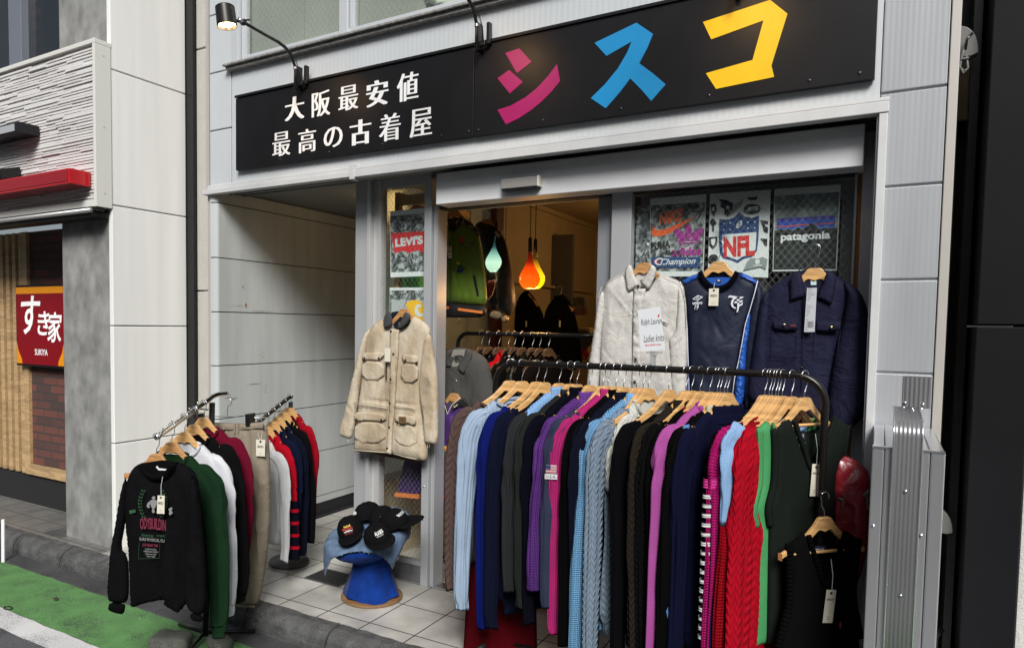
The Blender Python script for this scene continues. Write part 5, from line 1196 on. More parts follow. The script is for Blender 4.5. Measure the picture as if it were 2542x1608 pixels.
mb = MB(); mb.slab(SF1, cs(KS, SF1, [(252, 600), (275, 585), (360, 585), (385, 600), (345, 690), (300, 690)]), -.01, .008); mb.build('inner_back', M_LINEN, sh)
mb = MB(); text_mb(mb, '97', SF1, .03, *cs(KS, SF1, [(320, 650)])[0], h=.009, fit=(.028, .016), bold=.02); mb.build('neck_print', M_INK, sh)
mb = MB(); puff(mb, SF1, cs(KS, SF1, [(278, 690), (345, 690), (325, 800), (318, 1000), (308, 1330), (266, 1330), (270, 1000), (274, 800)]), .008, .01, h0=.034, folds=gfold(rng, -.42, -.34, .2, -.3, 20, .006, .008, 2), noise=.006, nsx=30, nsy=30, seed=7, res=.008, smooth=0); mb.build('placket', M_LINEN, sh, smooth=True)
dots(sh, SF1, KS, [(294, 1068), (290, 1188), (308, 678)], .0075, mat('dark_horn', (.035, .03, .028), .3), 'button', .05)
mb = MB(); puff(mb, SF1, cs(KS, SF1, [(390, 845), (428, 850), (472, 872), (466, 880), (420, 868), (392, 862)]), .005, .006, h0=.046, res=.007, smooth=0); mb.build('pocket_edge', M_LINEN, sh, smooth=True)
mb = MB()
for P in ([(400, 605), (520, 655), (538, 700), (548, 740)], [(105, 680), (88, 735), (112, 760)], [(535, 730), (552, 745), (560, 900)], [(235, 600), (150, 642), (110, 690)]): stitch(mb, SF1, cs(KS, SF1, P), .030, .0016)
mb.build('seam', M_LINEN, sh, smooth=True)
hang_on(1601, 612, -.125, 'brown wooden hanger of the pale linen shirt', M_WOOD2, low=.080)

SF2 = on_window('b', -.10)
M_NYL = mat('navy_nylon', (.0085, .012, .030), .62, spec=.3, bump=[('crease', 6, .22, .010), ('unoise', 200, .3, .001)]); M_BLUE = mat('blue_nylon', (.010, .075, .36), .45, bump=[('crease', 12, .7, .010)]); M_NAVR = cloth('navy_ribbing', (.008, .009, .018), 'rib', sc=200); M_PIPE = mat('white_piping', (.6, .62, .68), .6)
tp = empty('training_top', (-.65, -.1, 1.2), 'navy sports training top with bright blue shoulders and white logos, middle of the window', 'sports top')
rng = random.Random(14)
mb = MB(); puff(mb, SF2, cs(KS, SF2, [(640, 598), (585, 622), (530, 650), (545, 740), (562, 900), (568, 1100), (575, 1340), (800, 1340), (850, 1100), (878, 930), (898, 820), (925, 720), (946, 655), (890, 620), (828, 594), (800, 660), (745, 690), (700, 685), (655, 640)]), .040, .09, folds=gfold(rng, -.1, .5, .2, -.35, 34, .009, .008, .9), noise=.009, nsx=7, nsy=5, seed=41, res=.011); mb.build('body', M_NYL, tp, smooth=True)
mb = MB(); puff(mb, SF2, cs(KS, SF2, [(585, 620), (622, 608), (632, 632), (560, 668), (545, 660), (530, 648)]), .012, .012, h0=.022, noise=.001, res=.008, smooth=0); puff(mb, SF2, cs(KS, SF2, [(846, 600), (900, 622), (948, 655), (930, 672), (890, 650), (842, 632)]), .012, .012, h0=.022, noise=.001, res=.008, smooth=0); mb.build('shoulder_panel', M_BLUE, tp, smooth=True)
mb = MB(); mb.tube([SF2.w3(*q, .042) for q in bez([np.array(p) for p in cs(KS, SF2, [(636, 600), (655, 640), (695, 678), (740, 688), (790, 668), (820, 630), (836, 600)])], 30)], [.008]+[.0125]*29+[.008][:1]*1 if False else .0115, 10); mb.build('collar', M_NAVR, tp, smooth=True)
mb = MB(); mb.slab(SF2, cs(KS, SF2, [(640, 604), (740, 596), (832, 600), (815, 650), (745, 685), (665, 645)]), -.01, .010); mb.build('collar_band', M_NAVR, tp)
mb = MB(); mb.slab(SF2, cs(KS, SF2, [(655, 632), (740, 628), (815, 630), (800, 660), (745, 684), (680, 660)]), .011, .013); mb.build('blue_lining', M_BLUE, tp)
mb = MB(); puff(mb, SF2, cs(KS, SF2, [(890, 800), (908, 835), (898, 930), (884, 1010), (880, 1100), (866, 1340), (806, 1340), (825, 1150), (843, 1030), (868, 920)]), .022, .03, h0=.032, folds=gfold(rng, .2, .4, 0, -.3, 8, .01, .008), noise=.006, res=.010, smooth=1); mb.build('side_panel', M_BLUE, tp, smooth=True)
mb = MB(); puff(mb, SF2, cs(KS, SF2, [(940, 655), (968, 690), (978, 790), (965, 920), (940, 1050), (920, 1200), (905, 1330), (862, 1340), (866, 1150), (874, 1000), (888, 860), (915, 740)]), .026, .04, h0=.016, folds=gfold(rng, .3, .5, .1, -.1, 8, .014, .01), noise=.008, seed=45, res=.010); mb.build('sleeve', M_NYL, tp, smooth=True)
mb = MB(); puff(mb, SF2, cs(KS, SF2, [(532, 660), (548, 740), (562, 900), (568, 1100), (574, 1340), (548, 1340), (540, 1000), (528, 740)]), .02, .03, h0=.0, noise=.005, res=.012); mb.build('sleeve', M_BLUE, tp, smooth=True)
mb = MB()
for P in ([(946, 650), (928, 720), (905, 800), (880, 880), (862, 980), (848, 1060), (822, 1170), (800, 1340)], [(528, 652), (548, 740), (564, 900), (570, 1100), (578, 1340)]): mb.tube([SF2.w3(*q, .046 if P[0][0] > 900 else .03) for q in cs(KS, SF2, P)], .0022, 6)
mb.build('piping', M_PIPE, tp, smooth=True)
mb = MB(); KU = (1560, 640, 340/1992); W1 = lambda P: cs(KU, SF2, P)
mb.slab(SF2, W1([(968, 605), (1045, 548), (1120, 575), (1045, 632)]), .054, .055); mb.slab(SF2, W1([(1105, 578), (1040, 626), (1040, 632), (1120, 578)]), .0551, .0556)
a = MB(); a.slab(SF2, W1([(990, 603), (1044, 563), (1098, 577), (1042, 617)]), .0556, .0560); a.build('logo_inset', M_NYL, tp)
mb.slab(SF2, W1([(1015, 598), (1040, 575), (1070, 585), (1043, 608)]), .0562, .0566)
a = MB(); a.slab(SF2, W1([(1028, 597), (1042, 584), (1058, 589), (1043, 601)]), .0568, .0572); a.build('logo_inset', M_NYL, tp)
text_mb(mb, 'umbro', SF2, .02, *W1([(1040, 658)])[0], h=.054, fit=(.045, .016), bold=.03, rot=.06); text_mb(mb, '19', SF2, .02, *W1([(1027, 722)])[0], h=.054, fit=(.020, .024), bold=.01, shear=.3)
# blackletter monogram
for P in ([(1476, 590), (1500, 552), (1560, 560), (1640, 575), (1705, 570), (1690, 590), (1640, 608), (1560, 590), (1510, 580)], [(1560, 590), (1530, 620), (1518, 680), (1535, 720), (1580, 745), (1600, 735), (1560, 710), (1548, 670), (1560, 625), (1590, 600)], [(1600, 575), (1645, 575), (1640, 640), (1640, 720), (1620, 790), (1600, 795), (1612, 740), (1610, 640)], [(1570, 640), (1640, 630), (1695, 620), (1680, 650), (1640, 655), (1575, 668)], [(1640, 690), (1695, 650), (1685, 690), (1640, 712)]): mb.slab(SF2, W1(P), .052, .0535)
mb.build('white_logo', M_PIPE, tp)
def tag_px(parent, F, P, sp, h, strapx):
    mb = MB(); mb.slab(F, P, h, h+.0015); t = mb.build('price_tag', M_TAG, parent)
    mb = MB(); mb.tube([F.w3(*s_, h+.001) for s_ in sp], .0011, 5); mb.build('string', MATS['white_string'], t)
    c = np.mean(np.array(P), axis=0); A = np.array(P); w = A[:, 0].max()-A[:, 0].min(); hh = A[:, 1].max()-A[:, 1].min()
    mb = MB(); text_mb(mb, 'GRIZZLY', F, .01, c[0], c[1]+hh*.08, h=h+.0018, fit=(w*.72, hh*.13), bold=.04); text_mb(mb, 'VTG  USA', F, .01, c[0], c[1]-hh*.32, h=h+.0018, fit=(w*.38, hh*.035)); text_mb(mb, 'M-L', F, .01, c[0], c[1]-hh*.39, h=h+.0018, fit=(w*.2, hh*.035))
    mb.lathe([(0, .0022), (w*.12, .0022), (w*.12, .001)], F.w3(c[0], A[:, 1].max()-hh*.12, h), 14, F.n); mb.build('print', M_INK, t)
tag_px(tp, SF2, W1([(1214, 458), (1353, 452), (1343, 703), (1205, 702)]), W1([(1282, 470), (1284, 420), (1295, 370)]), .062, 0)
mb = MB(); mb.slab(SF2, W1([(1292, 318), (1355, 318), (1355, 372), (1292, 372)]), .0135, .0145); nl = mb.build('neck_label', M_INK, tp); mb = MB(); mb.slab(SF2, W1([(1300, 332), (1322, 322), (1346, 332), (1322, 342)]), .0146, .0150); mb.build('label_print', M_WHITEP, nl)
hang_on(1786, 608, -.11, 'pale wooden hanger of the navy training top', M_WOOD, bar=True, low=.078)

SF3 = on_window('c', -.13)
M_NAVY = mat('navy_twill', (.0055, .0062, .026), .8, spec=.25, bump=[('weave', 600, .2, .0005), ('crease', 8, .34, .010), ('crease', 22, .25, .004)], var=.15, vscale=8)
wj = empty('navy_work_jacket', (-.35, -.13, 1.1), 'dark navy twill work jacket with brass snaps and a long white hang label', 'jacket')
rng = random.Random(17)
mb = MB(); puff(mb, SF3, cs(KS, SF3, [(1180, 585), (1115, 610), (1050, 650), (1000, 685), (968, 740), (950, 830), (930, 940), (905, 1100), (885, 1240), (900, 1380), (1320, 1400), (1335, 1200), (1362, 1050), (1392, 900), (1415, 780), (1450, 690), (1400, 640), (1310, 590), (1290, 640), (1240, 690), (1195, 650)]), .038, .07, folds=gfold(rng, -.3, .15, .15, -.45, 60, .007, .008, 1.3), noise=.007, nsx=9, nsy=6, seed=51, res=.011); mb.build('body', M_NAVY, wj, smooth=True)
mb = MB(); puff(mb, SF3, cs(KS, SF3, [(1395, 640), (1470, 680), (1515, 745), (1545, 860), (1582, 960), (1606, 1080), (1588, 1210), (1530, 1360), (1468, 1420), (1405, 1468), (1335, 1445), (1312, 1350), (1328, 1180), (1362, 1000), (1400, 860), (1418, 740)]), .045, .07, h0=.02, folds=gfold(rng, .12, .4, .15, -.4, 56, .007, .010, 1.6), noise=.009, nsx=10, nsy=8, seed=53, res=.011); mb.build('sleeve', M_NAVY, wj, smooth=True)
mb = MB(); puff(mb, SF3, cs(KS, SF3, [(1000, 690), (1015, 760), (1000, 900), (1000, 1100), (985, 1300), (880, 1300), (900, 1120), (925, 950), (945, 820), (962, 735)]), .03, .05, h0=.02, folds=gfold(rng, -.35, -.2, .1, -.4, 14, .012, .009), noise=.008, seed=55, res=.011); mb.build('sleeve', M_NAVY, wj, smooth=True)
mb = MB(); puff(mb, SF3, cs(KS, SF3, [(1172, 590), (1140, 605), (1115, 640), (1118, 762), (1200, 735), (1192, 660)]), .012, .02, h0=.045, noise=.002, res=.009, smooth=0); puff(mb, SF3, cs(KS, SF3, [(1318, 592), (1352, 608), (1368, 650), (1340, 780), (1258, 740), (1290, 670)]), .012, .02, h0=.045, noise=.002, res=.009, smooth=0); mb.build('collar', M_NAVY, wj, smooth=True)
mb = MB(); mb.slab(SF3, cs(KS, SF3, [(1172, 592), (1240, 575), (1318, 592), (1290, 680), (1240, 720), (1198, 680)]), -.01, .012); mb.build('inner_back', M_NAVY, wj)
for P in ([(1025, 868), (1160, 860), (1162, 912), (1100, 916), (1030, 908)], [(1252, 862), (1392, 868), (1390, 912), (1320, 922), (1256, 918)]):
    mb = MB(); puff(mb, SF3, cs(KS, SF3, P), .006, .008, h0=.052, noise=.001, res=.009, smooth=0); mb.build('pocket_flap', M_NAVY, wj, smooth=True)
mb = MB()
for P in ([(1028, 915), (1020, 1060), (1150, 1070), (1164, 918)], [(1255, 920), (1252, 1050), (1370, 1045), (1388, 915)], [(1195, 740), (1190, 1000), (1180, 1240)], [(1010, 1040), (1100, 1050), (1180, 1045)]): stitch(mb, SF3, cs(KS, SF3, P), .052, .0015)
mb.build('seam', M_NAVY, wj, smooth=True)
dots(wj, SF3, KS, [(1090, 884), (1340, 897)], .0065, mat('brass', (.65, .50, .22), .25, 1), 'snap', .064)
mb = MB(); text_mb(mb, 'DARKIES', SF3, .01, *cs(KS, SF3, [(1133, 892)])[0], h=.064, fit=(.022, .009)); 
bpy.data.meshes  # (badge kept as plain stitched marks)
mb = MB(); puff(mb, SF3, cs(KS, SF3, [(1115, 884), (1150, 882), (1152, 898), (1118, 902)]), .002, .003, h0=.060, res=.006, smooth=0); mb.build('stitched_badge', mat('dark_red_thread', (.06, .008, .015), .8), wj)
mb = MB(); mb.slab(SF3, cs(KS, SF3, [(1226, 612), (1256, 612), (1256, 670), (1226, 670)]), .013, .014); nl = mb.build('neck_label', mat('teal_label', (.45, .6, .6), .7), wj)
mb = MB(); mb.slab(SF3, cs(KS, SF3, [(1229, 616), (1253, 616), (1253, 646), (1229, 646)]), .0142, .0148); mb.build('label_print', M_INK, nl); mb = MB(); mb.slab(SF3, cs(KS, SF3, [(1236, 620), (1246, 620), (1250, 640), (1232, 640)]), .015, .0154); mb.build('label_mark', mat('label_red', (.4, .03, .03), .7), nl)
P = cs(KS, SF3, [(1212, 688), (1264, 688), (1252, 922), (1196, 922)]); mb = MB(); mb.slab(SF3, P, .066, .0675); ht = mb.build('hang_label', mat('label_white', (.42, .43, .46), .5), wj)
mb = MB()
for k in range(26):
    t = k/25; a = np.array(P[0])*(1-t)+np.array(P[3])*t; b = np.array(P[1])*(1-t)+np.array(P[2])*t; w = rng.uniform(.3, .85)
    if k in (8, 9, 17): continue
    c0 = a*(.9)+b*.1; c1 = a*(1-w)+b*w; mb.slab(SF3, [tuple(c0), tuple(c1), (c1[0], c1[1]-.0016), (c0[0], c0[1]-.0016)], .0676, .0679)
for k in range(9):
    c = cs(KS, SF3, [(1215+k*3.4, 866), (1215+k*3.4, 900)]); mb.slab(SF3, [c[0], (c[0][0]+.0007*(1+k % 3), c[0][1]), (c[1][0]+.0007*(1+k % 3), c[1][1]), c[1]], .0676, .0679)
mb.build('print', mat('grey_ink', (.10, .10, .12), .7), ht)
mb = MB(); mb.tube([SF3.w3(*q, .05) for q in cs(KS, SF3, [(1395, 1462), (1440, 1430), (1455, 1410)])], .002, 5); mb.build('drawcord', M_INK, wj)
hang_on(2025, 617, -.14, 'pale wooden hanger of the dark navy work jacket', M_WOOD, bar=True, low=.085)
def sucker(px, py, y, label):
    F = Frame(on_y(px, py, y), (0, -1, 0)); r = empty('adhesive_hook', on_y(px, py, y), label, 'hook')
    mb = MB(); mb.slab(F, [(-.03, -.005), (-.005, -.005), (-.005, .02), (-.03, .02)], 0, .004); mb.slab(F, [(.01, -.03), (.035, -.03), (.035, .0), (.01, .0)], 0, .004); mb.slab(F, [(-.012, -.045), (.004, -.045), (.008, .03), (-.008, .03)], .0, .008); mb.slab(F, [(-.006, -.065), (.006, -.065), (.006, -.05), (-.006, -.05)], .0, .018); mb.build('clear_plate', M_CLEAR, r)
    for k in range(2): pass
sucker(1606, 560, -.012, 'clear plastic adhesive hook on the glass above the linen shirt'); sucker(1800, 560, -.012, 'clear plastic adhesive hook on the glass above the training top'); sucker(2025, 545, -.012, 'clear plastic adhesive hook on the glass above the navy work jacket')
# transparent cords from hooks to hangers
for (a, b, nm) in (((1606, 575), (1603, 600), 'linen shirt'), ((1800, 575), (1790, 600), 'training top'), ((2025, 560), (2026, 600), 'navy work jacket')):
    mb = MB(); mb.tube([on_y(*a, -.03), on_y(b[0], b[1], -.12)], .0012, 5); tag(mb.build('hook_wire', M_STEEL), 'thin wire joining glass hook to the hanger of the '+nm, 'wire')
# red leather jacket low at the right pillar
RF_ = Frame((-.05, -.42, .9), (0, -1, 0)); KR = (2000, 900, 542/1166)
M_LEA = mat('dark_red_leather', (.26, .012, .020), .30, spec=.6, coat=.25, bump=[('crease', 7, .22, .012)])
rj = empty('leather_jacket', (-.05, -.42, .6), 'glossy dark red leather varsity jacket half hidden behind the end of the rail', 'jacket')
rng = random.Random(23)
mb = MB(); puff(mb, RF_, cs(KR, RF_, [(150, 480), (200, 488), (260, 515), (310, 550), (342, 590), (350, 700), (340, 850), (330, 1000), (300, 1130), (270, 1180), (250, 1270), (228, 1272), (180, 1200), (120, 1100), (90, 900), (90, 600)]), .05, .08, folds=gfold(rng, -.1, .05, .25, -.15, 16, .012, .009, 2), noise=.010, nsx=12, nsy=10, seed=61, res=.011); mb.build('sleeve', M_LEA, rj, smooth=True)
mb = MB(); M_CHEN = cloth('grey_chenille', (.22, .21, .20), 'fine')
for P in ([(172, 700), (212, 706), (205, 770), (190, 770), (192, 724), (172, 720)], [(302, 690), (342, 655), (345, 680), (335, 690), (340, 770), (328, 772), (322, 700), (312, 712)]): puff(mb, RF_, cs(KR, RF_, P), .004, .006, h0=.046, res=.006, smooth=0, noise=.0005)
mb.build('letter_patch', M_CHEN, rj, smooth=True)
mb = MB()
for k in range(3): mb.tube([RF_.w3(*q, .05) for q in cs(KR, RF_, [(228, 1216+k*16), (252, 1214+k*16)])], .0012, 5)
mb.build('cuff_stripes', MATS['cloth_grey_chenille'], rj)
# grey steel stand behind it
mb = MB(); q = on(2120, 1560, 1, -.4); mb.box(-.06, -.03, -.40, -.37, 0, .75); mb.box(-.066, -.02, -.41, -.36, .30, .33); tag(mb.build('grey_stand', M_ALUV, bevel=.002), 'short grey metal post behind the red leather jacket', 'stand')
# ================================================================== LEFT CHROME STAND WITH SWEATSHIRTS
fleece = lambda n, c: cloth(n, c, 'plain', rough=.95, var=.08)
A0 = np.array([-3.085, -1.03, 1.195]); A1 = np.array([-2.79, -1.60, 1.075])
st = empty('clothes_stand', (-3.06, -1.10, RZ), 'chrome and black display stand with a sloping arm of sweatshirts on the green lane edge', 'clothes stand')
mb = MB(); mb.tube([(-3.058, -1.106, RZ+.03), (-3.072, -1.06, .6), A0+np.array([0, 0, -.03])], .0155, 12); mb.build('pole', M_BLACKM, st, smooth=True)
mb = MB(); mb.tube(bez([A0+np.array([-.10, .19, -.0]), A0+np.array([-.02, .04, .006]), A0+(A1-A0)*.12+np.array([0, 0, .0]), (A0+A1)/2, A1], 30), .013, 12); mb.build('arm', M_CHROME, st, smooth=True)
mb = MB()
for t in (.3, .45, .6, .75, .9):
    p = A0+(A1-A0)*t; mb.lathe([(.0025, 0), (.0025, .012), (.006, .016), (0, .02)], p+np.array([0, 0, .011]), 8)
mb.build('stop_pin', M_CHROME, st, smooth=True)
mb = MB()
for a in (0, 2.1, 4.2): mb.tube([(-3.058, -1.106, RZ+.05), (-3.058+.26*math.cos(a+.9), -1.106+.26*math.sin(a+.9), RZ+.02)], .012, 8)
mb.build('base_leg', M_BLACKM, st, smooth=True)
armd = (A1-A0)/np.linalg.norm(A1-A0)
YA = math.radians(20)
HGL = 'wooden hangers on the chrome stand'
SG = 'sweatshirts on the chrome stand'
items = [(.18, 'maroon sweatshirt at the back of the chrome stand', fleece('maroon', C((102, 16, 40))), M_WOOD, .69, 31),
         (.36, 'plain black sweatshirt between the maroon and the white ones', fleece('black_sweat', C((26, 26, 28))), M_WOOD, .72, 32),
         (.54, 'white sweatshirt on the chrome stand', fleece('white_sweat', (.66, .67, .71)), M_WOOD, .72, 33),
         (.76, 'dark green sweatshirt behind the printed black one', fleece('green_sweat', C((34, 66, 42))), M_WOOD2, .74, 34)]
for t, desc, m, wd, SL, sd in items:
    g = knit(desc, m, cat='sweatshirt', neck='crew', nw=.085, L=.60, SL=SL, thick=.020, seed=sd, group=SG, low=.075, half=.185, drop=.125, bodyw=.235, sr=.062, name='sweatshirt', res=.02, lx=.62, cuff=True)
    p = A0+(A1-A0)*t; place(g, p, YA)
    h = new_hanger('wooden hanger of the '+desc.split(' on the chrome')[0].split(' at the back')[0].split(' between')[0]+' on the chrome stand', wd, low=.075, group=HGL); place(h, p, YA)
# front printed black sweatshirt, traced on its own hanging plane
nB = np.array([math.sin(YA), -math.cos(YA), 0]); BF = Frame(A1+nB*.012, nB); KB = (240, 1080, .34682)
bs = empty('printed_sweatshirt', (A1[0], A1[1], A1[2]-.8), 'black sweatshirt with faded bodybuilding print and price tag, front of the chrome stand', 'sweatshirt', SG)
M_BSW = cloth('washed_black', C((30, 30, 33)), 'plain', var=.2); rng = random.Random(77)
B = lambda P: cs(KB, BF, P)
cu, cv = B([(470, 600)])[0]; sc_ = .001
def bf(n, a0, b0, a1, b1, w=.014, a=.011, sl=.15):
    o = []
    for _ in range(n):
        p, q = B([(rng.uniform(a0, a1), rng.uniform(b0, b1)), (rng.uniform(a0, a1), 0)]); L = rng.uniform(.1, .35); o.append((p[0], p[1], p[0]+rng.uniform(-sl, sl)*L, p[1]-L, w*rng.uniform(.7, 1.5), a*rng.uniform(-1, 1)))
    return o
def line_fold(P, w, a): q = B(P); return (*q[0], *q[1], w, a)
mb = MB(); puff(mb, BF, B([(352, 190), (300, 205), (255, 240), (225, 300), (208, 400), (205, 600), (228, 800), (236, 950), (238, 1120), (245, 1180), (272, 1226), (350, 1196), (480, 1172), (515, 1200), (600, 1262), (640, 1200), (700, 1150), (720, 900), (742, 600), (748, 450), (724, 300), (685, 240), (625, 205), (584, 190), (560, 240), (520, 280), (470, 298), (420, 285), (380, 250)]), .034, .07, folds=bf(14, 240, 300, 700, 800)+[line_fold([(480, 700), (478, 1170)], .012, -.03), line_fold([(560, 560), (505, 1160)], .02, .02), line_fold([(650, 560), (625, 1180)], .018, -.022), line_fold([(590, 700), (560, 1180)], .02, .014)], noise=.008, nsx=9, nsy=3, seed=71, res=.012); mb.build('body', M_BSW, bs, smooth=True)
for P, sd, h in (([(232, 285), (205, 340), (180, 460), (158, 600), (122, 800), (103, 980), (96, 1110), (108, 1175), (160, 1190), (222, 1190), (248, 1150), (250, 1000), (240, 850), (190, 800), (225, 620), (240, 450)], 72, .018), ([(690, 245), (738, 340), (765, 500), (782, 700), (797, 900), (806, 1080), (798, 1200), (775, 1272), (720, 1262), (682, 1240), (655, 1180), (640, 1000), (650, 800), (668, 660), (692, 500)], 73, .022)):
    mb = MB(); puff(mb, BF, B(P), .034, .07, h0=h, folds=bf(8, P[0][0]-100, 350, P[0][0]+60, 1000, .014, .012, .3), noise=.009, nsx=9, nsy=4, seed=sd, res=.012); mb.build('sleeve', M_BSW, bs, smooth=True)
M_BRIB = cloth('washed_rib', C((26, 26, 29)), 'rib', sc=170)
for P, nm in (([(110, 1178), (222, 1192), (226, 1210), (214, 1268), (160, 1262), (104, 1240)], 'cuff'), ([(690, 1252), (778, 1275), (778, 1318), (735, 1322), (690, 1302)], 'cuff'), ([(272, 1170), (350, 1140), (478, 1120), (480, 1166), (350, 1190), (272, 1224), (256, 1190)], 'hem'), ([(505, 1150), (560, 1168), (625, 1195), (608, 1265), (550, 1232), (500, 1200)], 'hem')):
    mb = MB(); puff(mb, BF, B(P), .016, .02, h0=.020, noise=.004, nsx=30, nsy=4, res=.009); mb.build(nm, M_BRIB, bs, smooth=True)
mb = MB(); mb.tube([BF.w3(*q, .046) for q in bez([np.array(p) for p in B([(352, 195), (385, 245), (425, 278), (470, 288), (520, 272), (558, 235), (580, 195)])], 30)], .011, 10); mb.build('collar', M_BRIB, bs, smooth=True)
mb = MB(); mb.slab(BF, B([(352, 195), (465, 178), (580, 195), (555, 245), (520, 278), (470, 292), (420, 280), (380, 245)]), -.012, .008); mb.build('inner_back', M_BRIB, bs)
mb = MB(); mb.slab(BF, B([(432, 222), (446, 216), (452, 232), (512, 238), (508, 248), (452, 246)]), .009, .010); mb.build('neck_label', M_WHITEP, bs)
PRH = .056
mb = MB()
for s in (-1, 1):
    for k in range(9):
        t = k/8; x = 455+s*(75-28*math.sin(t*2.6))*(.55+.45*t) if False else 455+s*(38+52*math.sin(.5+t*2.1)); y = 560-180*t
        mb.slab(BF, B([(x, y), (x+s*16, y-14), (x+s*10, y+4)]), PRH, PRH+.001); mb.slab(BF, B([(x, y), (x-s*14, y-12), (x-s*8, y+5)]), PRH, PRH+.001)
mb.slab(BF, B([(282, 518), (326, 510), (330, 530), (288, 542)]), .05, .052)
text_mb(mb, 'American', BF, .02, *B([(415, 690)])[0], h=PRH, fit=(.062, .015), shear=.3, bold=.01); text_mb(mb, 'nnatic', BF, .02, *B([(512, 692)])[0], h=PRH, fit=(.045, .012), shear=.3)
mb.build('green_print', mat('green_ink', C((34, 74, 42)), .8), bs)
mb = MB(); text_mb(mb, 'ODYBUILDIN', BF, .03, *B([(455, 608)])[0], h=PRH, fit=(.128, .052), bold=.02, arc=-1.2); mb.build('pink_heading', mat('pink_ink', C((112, 34, 56)), .8), bs); mb = MB(); text_mb(mb, 'SATURDAY 7PM', BF, .01, *B([(435, 760)])[0], h=PRH, fit=(.076, .013), bold=.02); mb.build('pink_print', mat('pink_ink', C((112, 34, 56)), .8), bs)
mb = MB(); text_mb(mb, 'EURS PHYSICAL CU', BF, .01, *B([(448, 722)])[0], h=PRH, fit=(.124, .014), bold=.02); mb.build('white_heading', mat('pale_ink', (.20, .20, .20), .8), bs); mb = MB()
for s_, y, w in (('In MONTANA', 788, .040), ('AMERICAN SPIRIT', 805, .052), ('of Power USA', 822, .04), ('Since 1984', 838, .03)): text_mb(mb, s_, BF, .01, *B([(440, y)])[0], h=PRH, fit=(w*1.4, .0075), bold=.015)
mb.build('white_print', mat('pale_ink', (.20, .20, .20), .8), bs)
mb = MB()
for P in ([(452, 418), (466, 414), (474, 424), (468, 438), (454, 438), (448, 428)], [(440, 442), (478, 440), (484, 470), (470, 500), (452, 502), (440, 480)], [(478, 444), (500, 448), (500, 425), (490, 420), (494, 408), (508, 414), (514, 440), (506, 466), (484, 462)], [(440, 446), (420, 460), (410, 484), (424, 498), (436, 494), (428, 480), (442, 466)], [(452, 502), (464, 504), (470, 528), (456, 534), (448, 520)], [(566, 504), (580, 494), (590, 502), (586, 520), (592, 536), (580, 548), (568, 540), (572, 522)]): mb.slab(BF, B(P), PRH-.006 if P[0][0] > 500 else PRH, PRH+.001)
mb.build('figure_print', mat('pale_ink', (.20, .20, .20), .8), bs)
mb = MB()
for a, b in (((358, 740), (352, 855)), ((352, 855), (500, 850)), ((500, 850), (504, 745))): mb.tube([BF.w3(*B([a])[0], PRH), BF.w3(*B([b])[0], PRH)], .0007, 4)
mb.build('print_border', MATS['green_ink'], bs)
tag_px(bs, BF, B([(517, 398), (566, 400), (564, 527), (511, 524)]), B([(541, 402), (541, 330), (552, 268)]), .085, 0)
h = new_hanger('reddish brown hanger of the printed black sweatshirt', M_WOOD2, low=.075, half=.16, drop=.10, group=HGL); place(h, A1, YA)
# trousers on a clip hanger at the back of the stand
KT = (380, 960, .394); tq = A0+np.array([-.085, .16, 0]); TF = Frame((-2.96, -.86, .8), (.25, -1, 0))
tr = empty('trousers', TF.w3(0, -.7, 0), 'beige pleated trousers with price tag hanging from a clip hanger behind the chrome stand', 'trousers')
T_ = lambda P: cs(KT, TF, P); rng = random.Random(3)
M_CHINO = cloth('chino_beige', (.30, .25, .19), 'plain', var=.10)
def tfold(*P): q = T_(P); return (*q[0], *q[1], .012, .016)
mb = MB(); puff(mb, TF, T_([(330, 218), (440, 225), (560, 232), (715, 222), (730, 330), (738, 460), (742, 700), (735, 900), (718, 1080), (700, 1200), (680, 1320), (660, 1378), (560, 1372), (480, 1340), (500, 1150), (520, 900), (520, 700), (450, 500), (380, 350)]), .035, .05, folds=[tfold((550, 250), (600, 900)), tfold((645, 270), (700, 1100)), tfold((600, 300), (640, 700)), tfold((690, 480), (700, 1280)), tfold((520, 900), (540, 1330))]+gfold(rng, -.1, .1, .1, -.3, 14, .012, .008, 1), noise=.008, nsx=12, nsy=4, seed=81, res=.012); mb.build('legs', M_CHINO, tr, smooth=True)
mb = MB(); puff(mb, TF, T_([(330, 214), (440, 222), (560, 228), (716, 216), (720, 262), (560, 276), (440, 268), (345, 262)]), .010, .01, h0=.032, noise=.004, nsx=20, res=.010, smooth=0); mb.build('waistband', M_CHINO, tr, smooth=True)
mb = MB()
for x in (538, 560): mb.slab(TF, T_([(x, 222), (x+10, 222), (x+10, 285), (x, 285)]), .044, .048)
mb.build('belt_loop', M_CHINO, tr)
dots(tr, TF, KT, [(474, 258)], .008, M_CHINO, 'button', .045)
mb = MB(); puff(mb, TF, T_([(480, 1330), (560, 1355), (662, 1362), (660, 1382), (560, 1376), (478, 1350)]), .008, .01, h0=.03, res=.01, smooth=0); mb.build('hem', M_CHINO, tr, smooth=True)
mb = MB(); rngs = T_([(694, 470), (735, 470)])
tag_px(tr, TF, T_([(681, 322), (738, 325), (736, 428), (681, 425)]), T_([(710, 330), (690, 290), (722, 262), (712, 325)]), .05, 0)
ch = empty('clip_hanger', TF.w3(*T_([(480, 190)])[0], 0), 'wire clip hanger with two black clips gripping the beige trousers', 'hanger')
mb = MB(); mb.tube([TF.w3(*q, .0) for q in T_([(290, 185), (480, 188), (740, 195)])], .0022, 6)
q1 = T_([(470, 188), (470, 130), (490, 110), (494, 90), (480, 72), (455, 72)]); mb.tube([TF.w3(*q, 0) for q in bez([np.array(p) for p in q1], 24)], .002, 6); mb.build('wire', M_STEEL, ch, smooth=True)
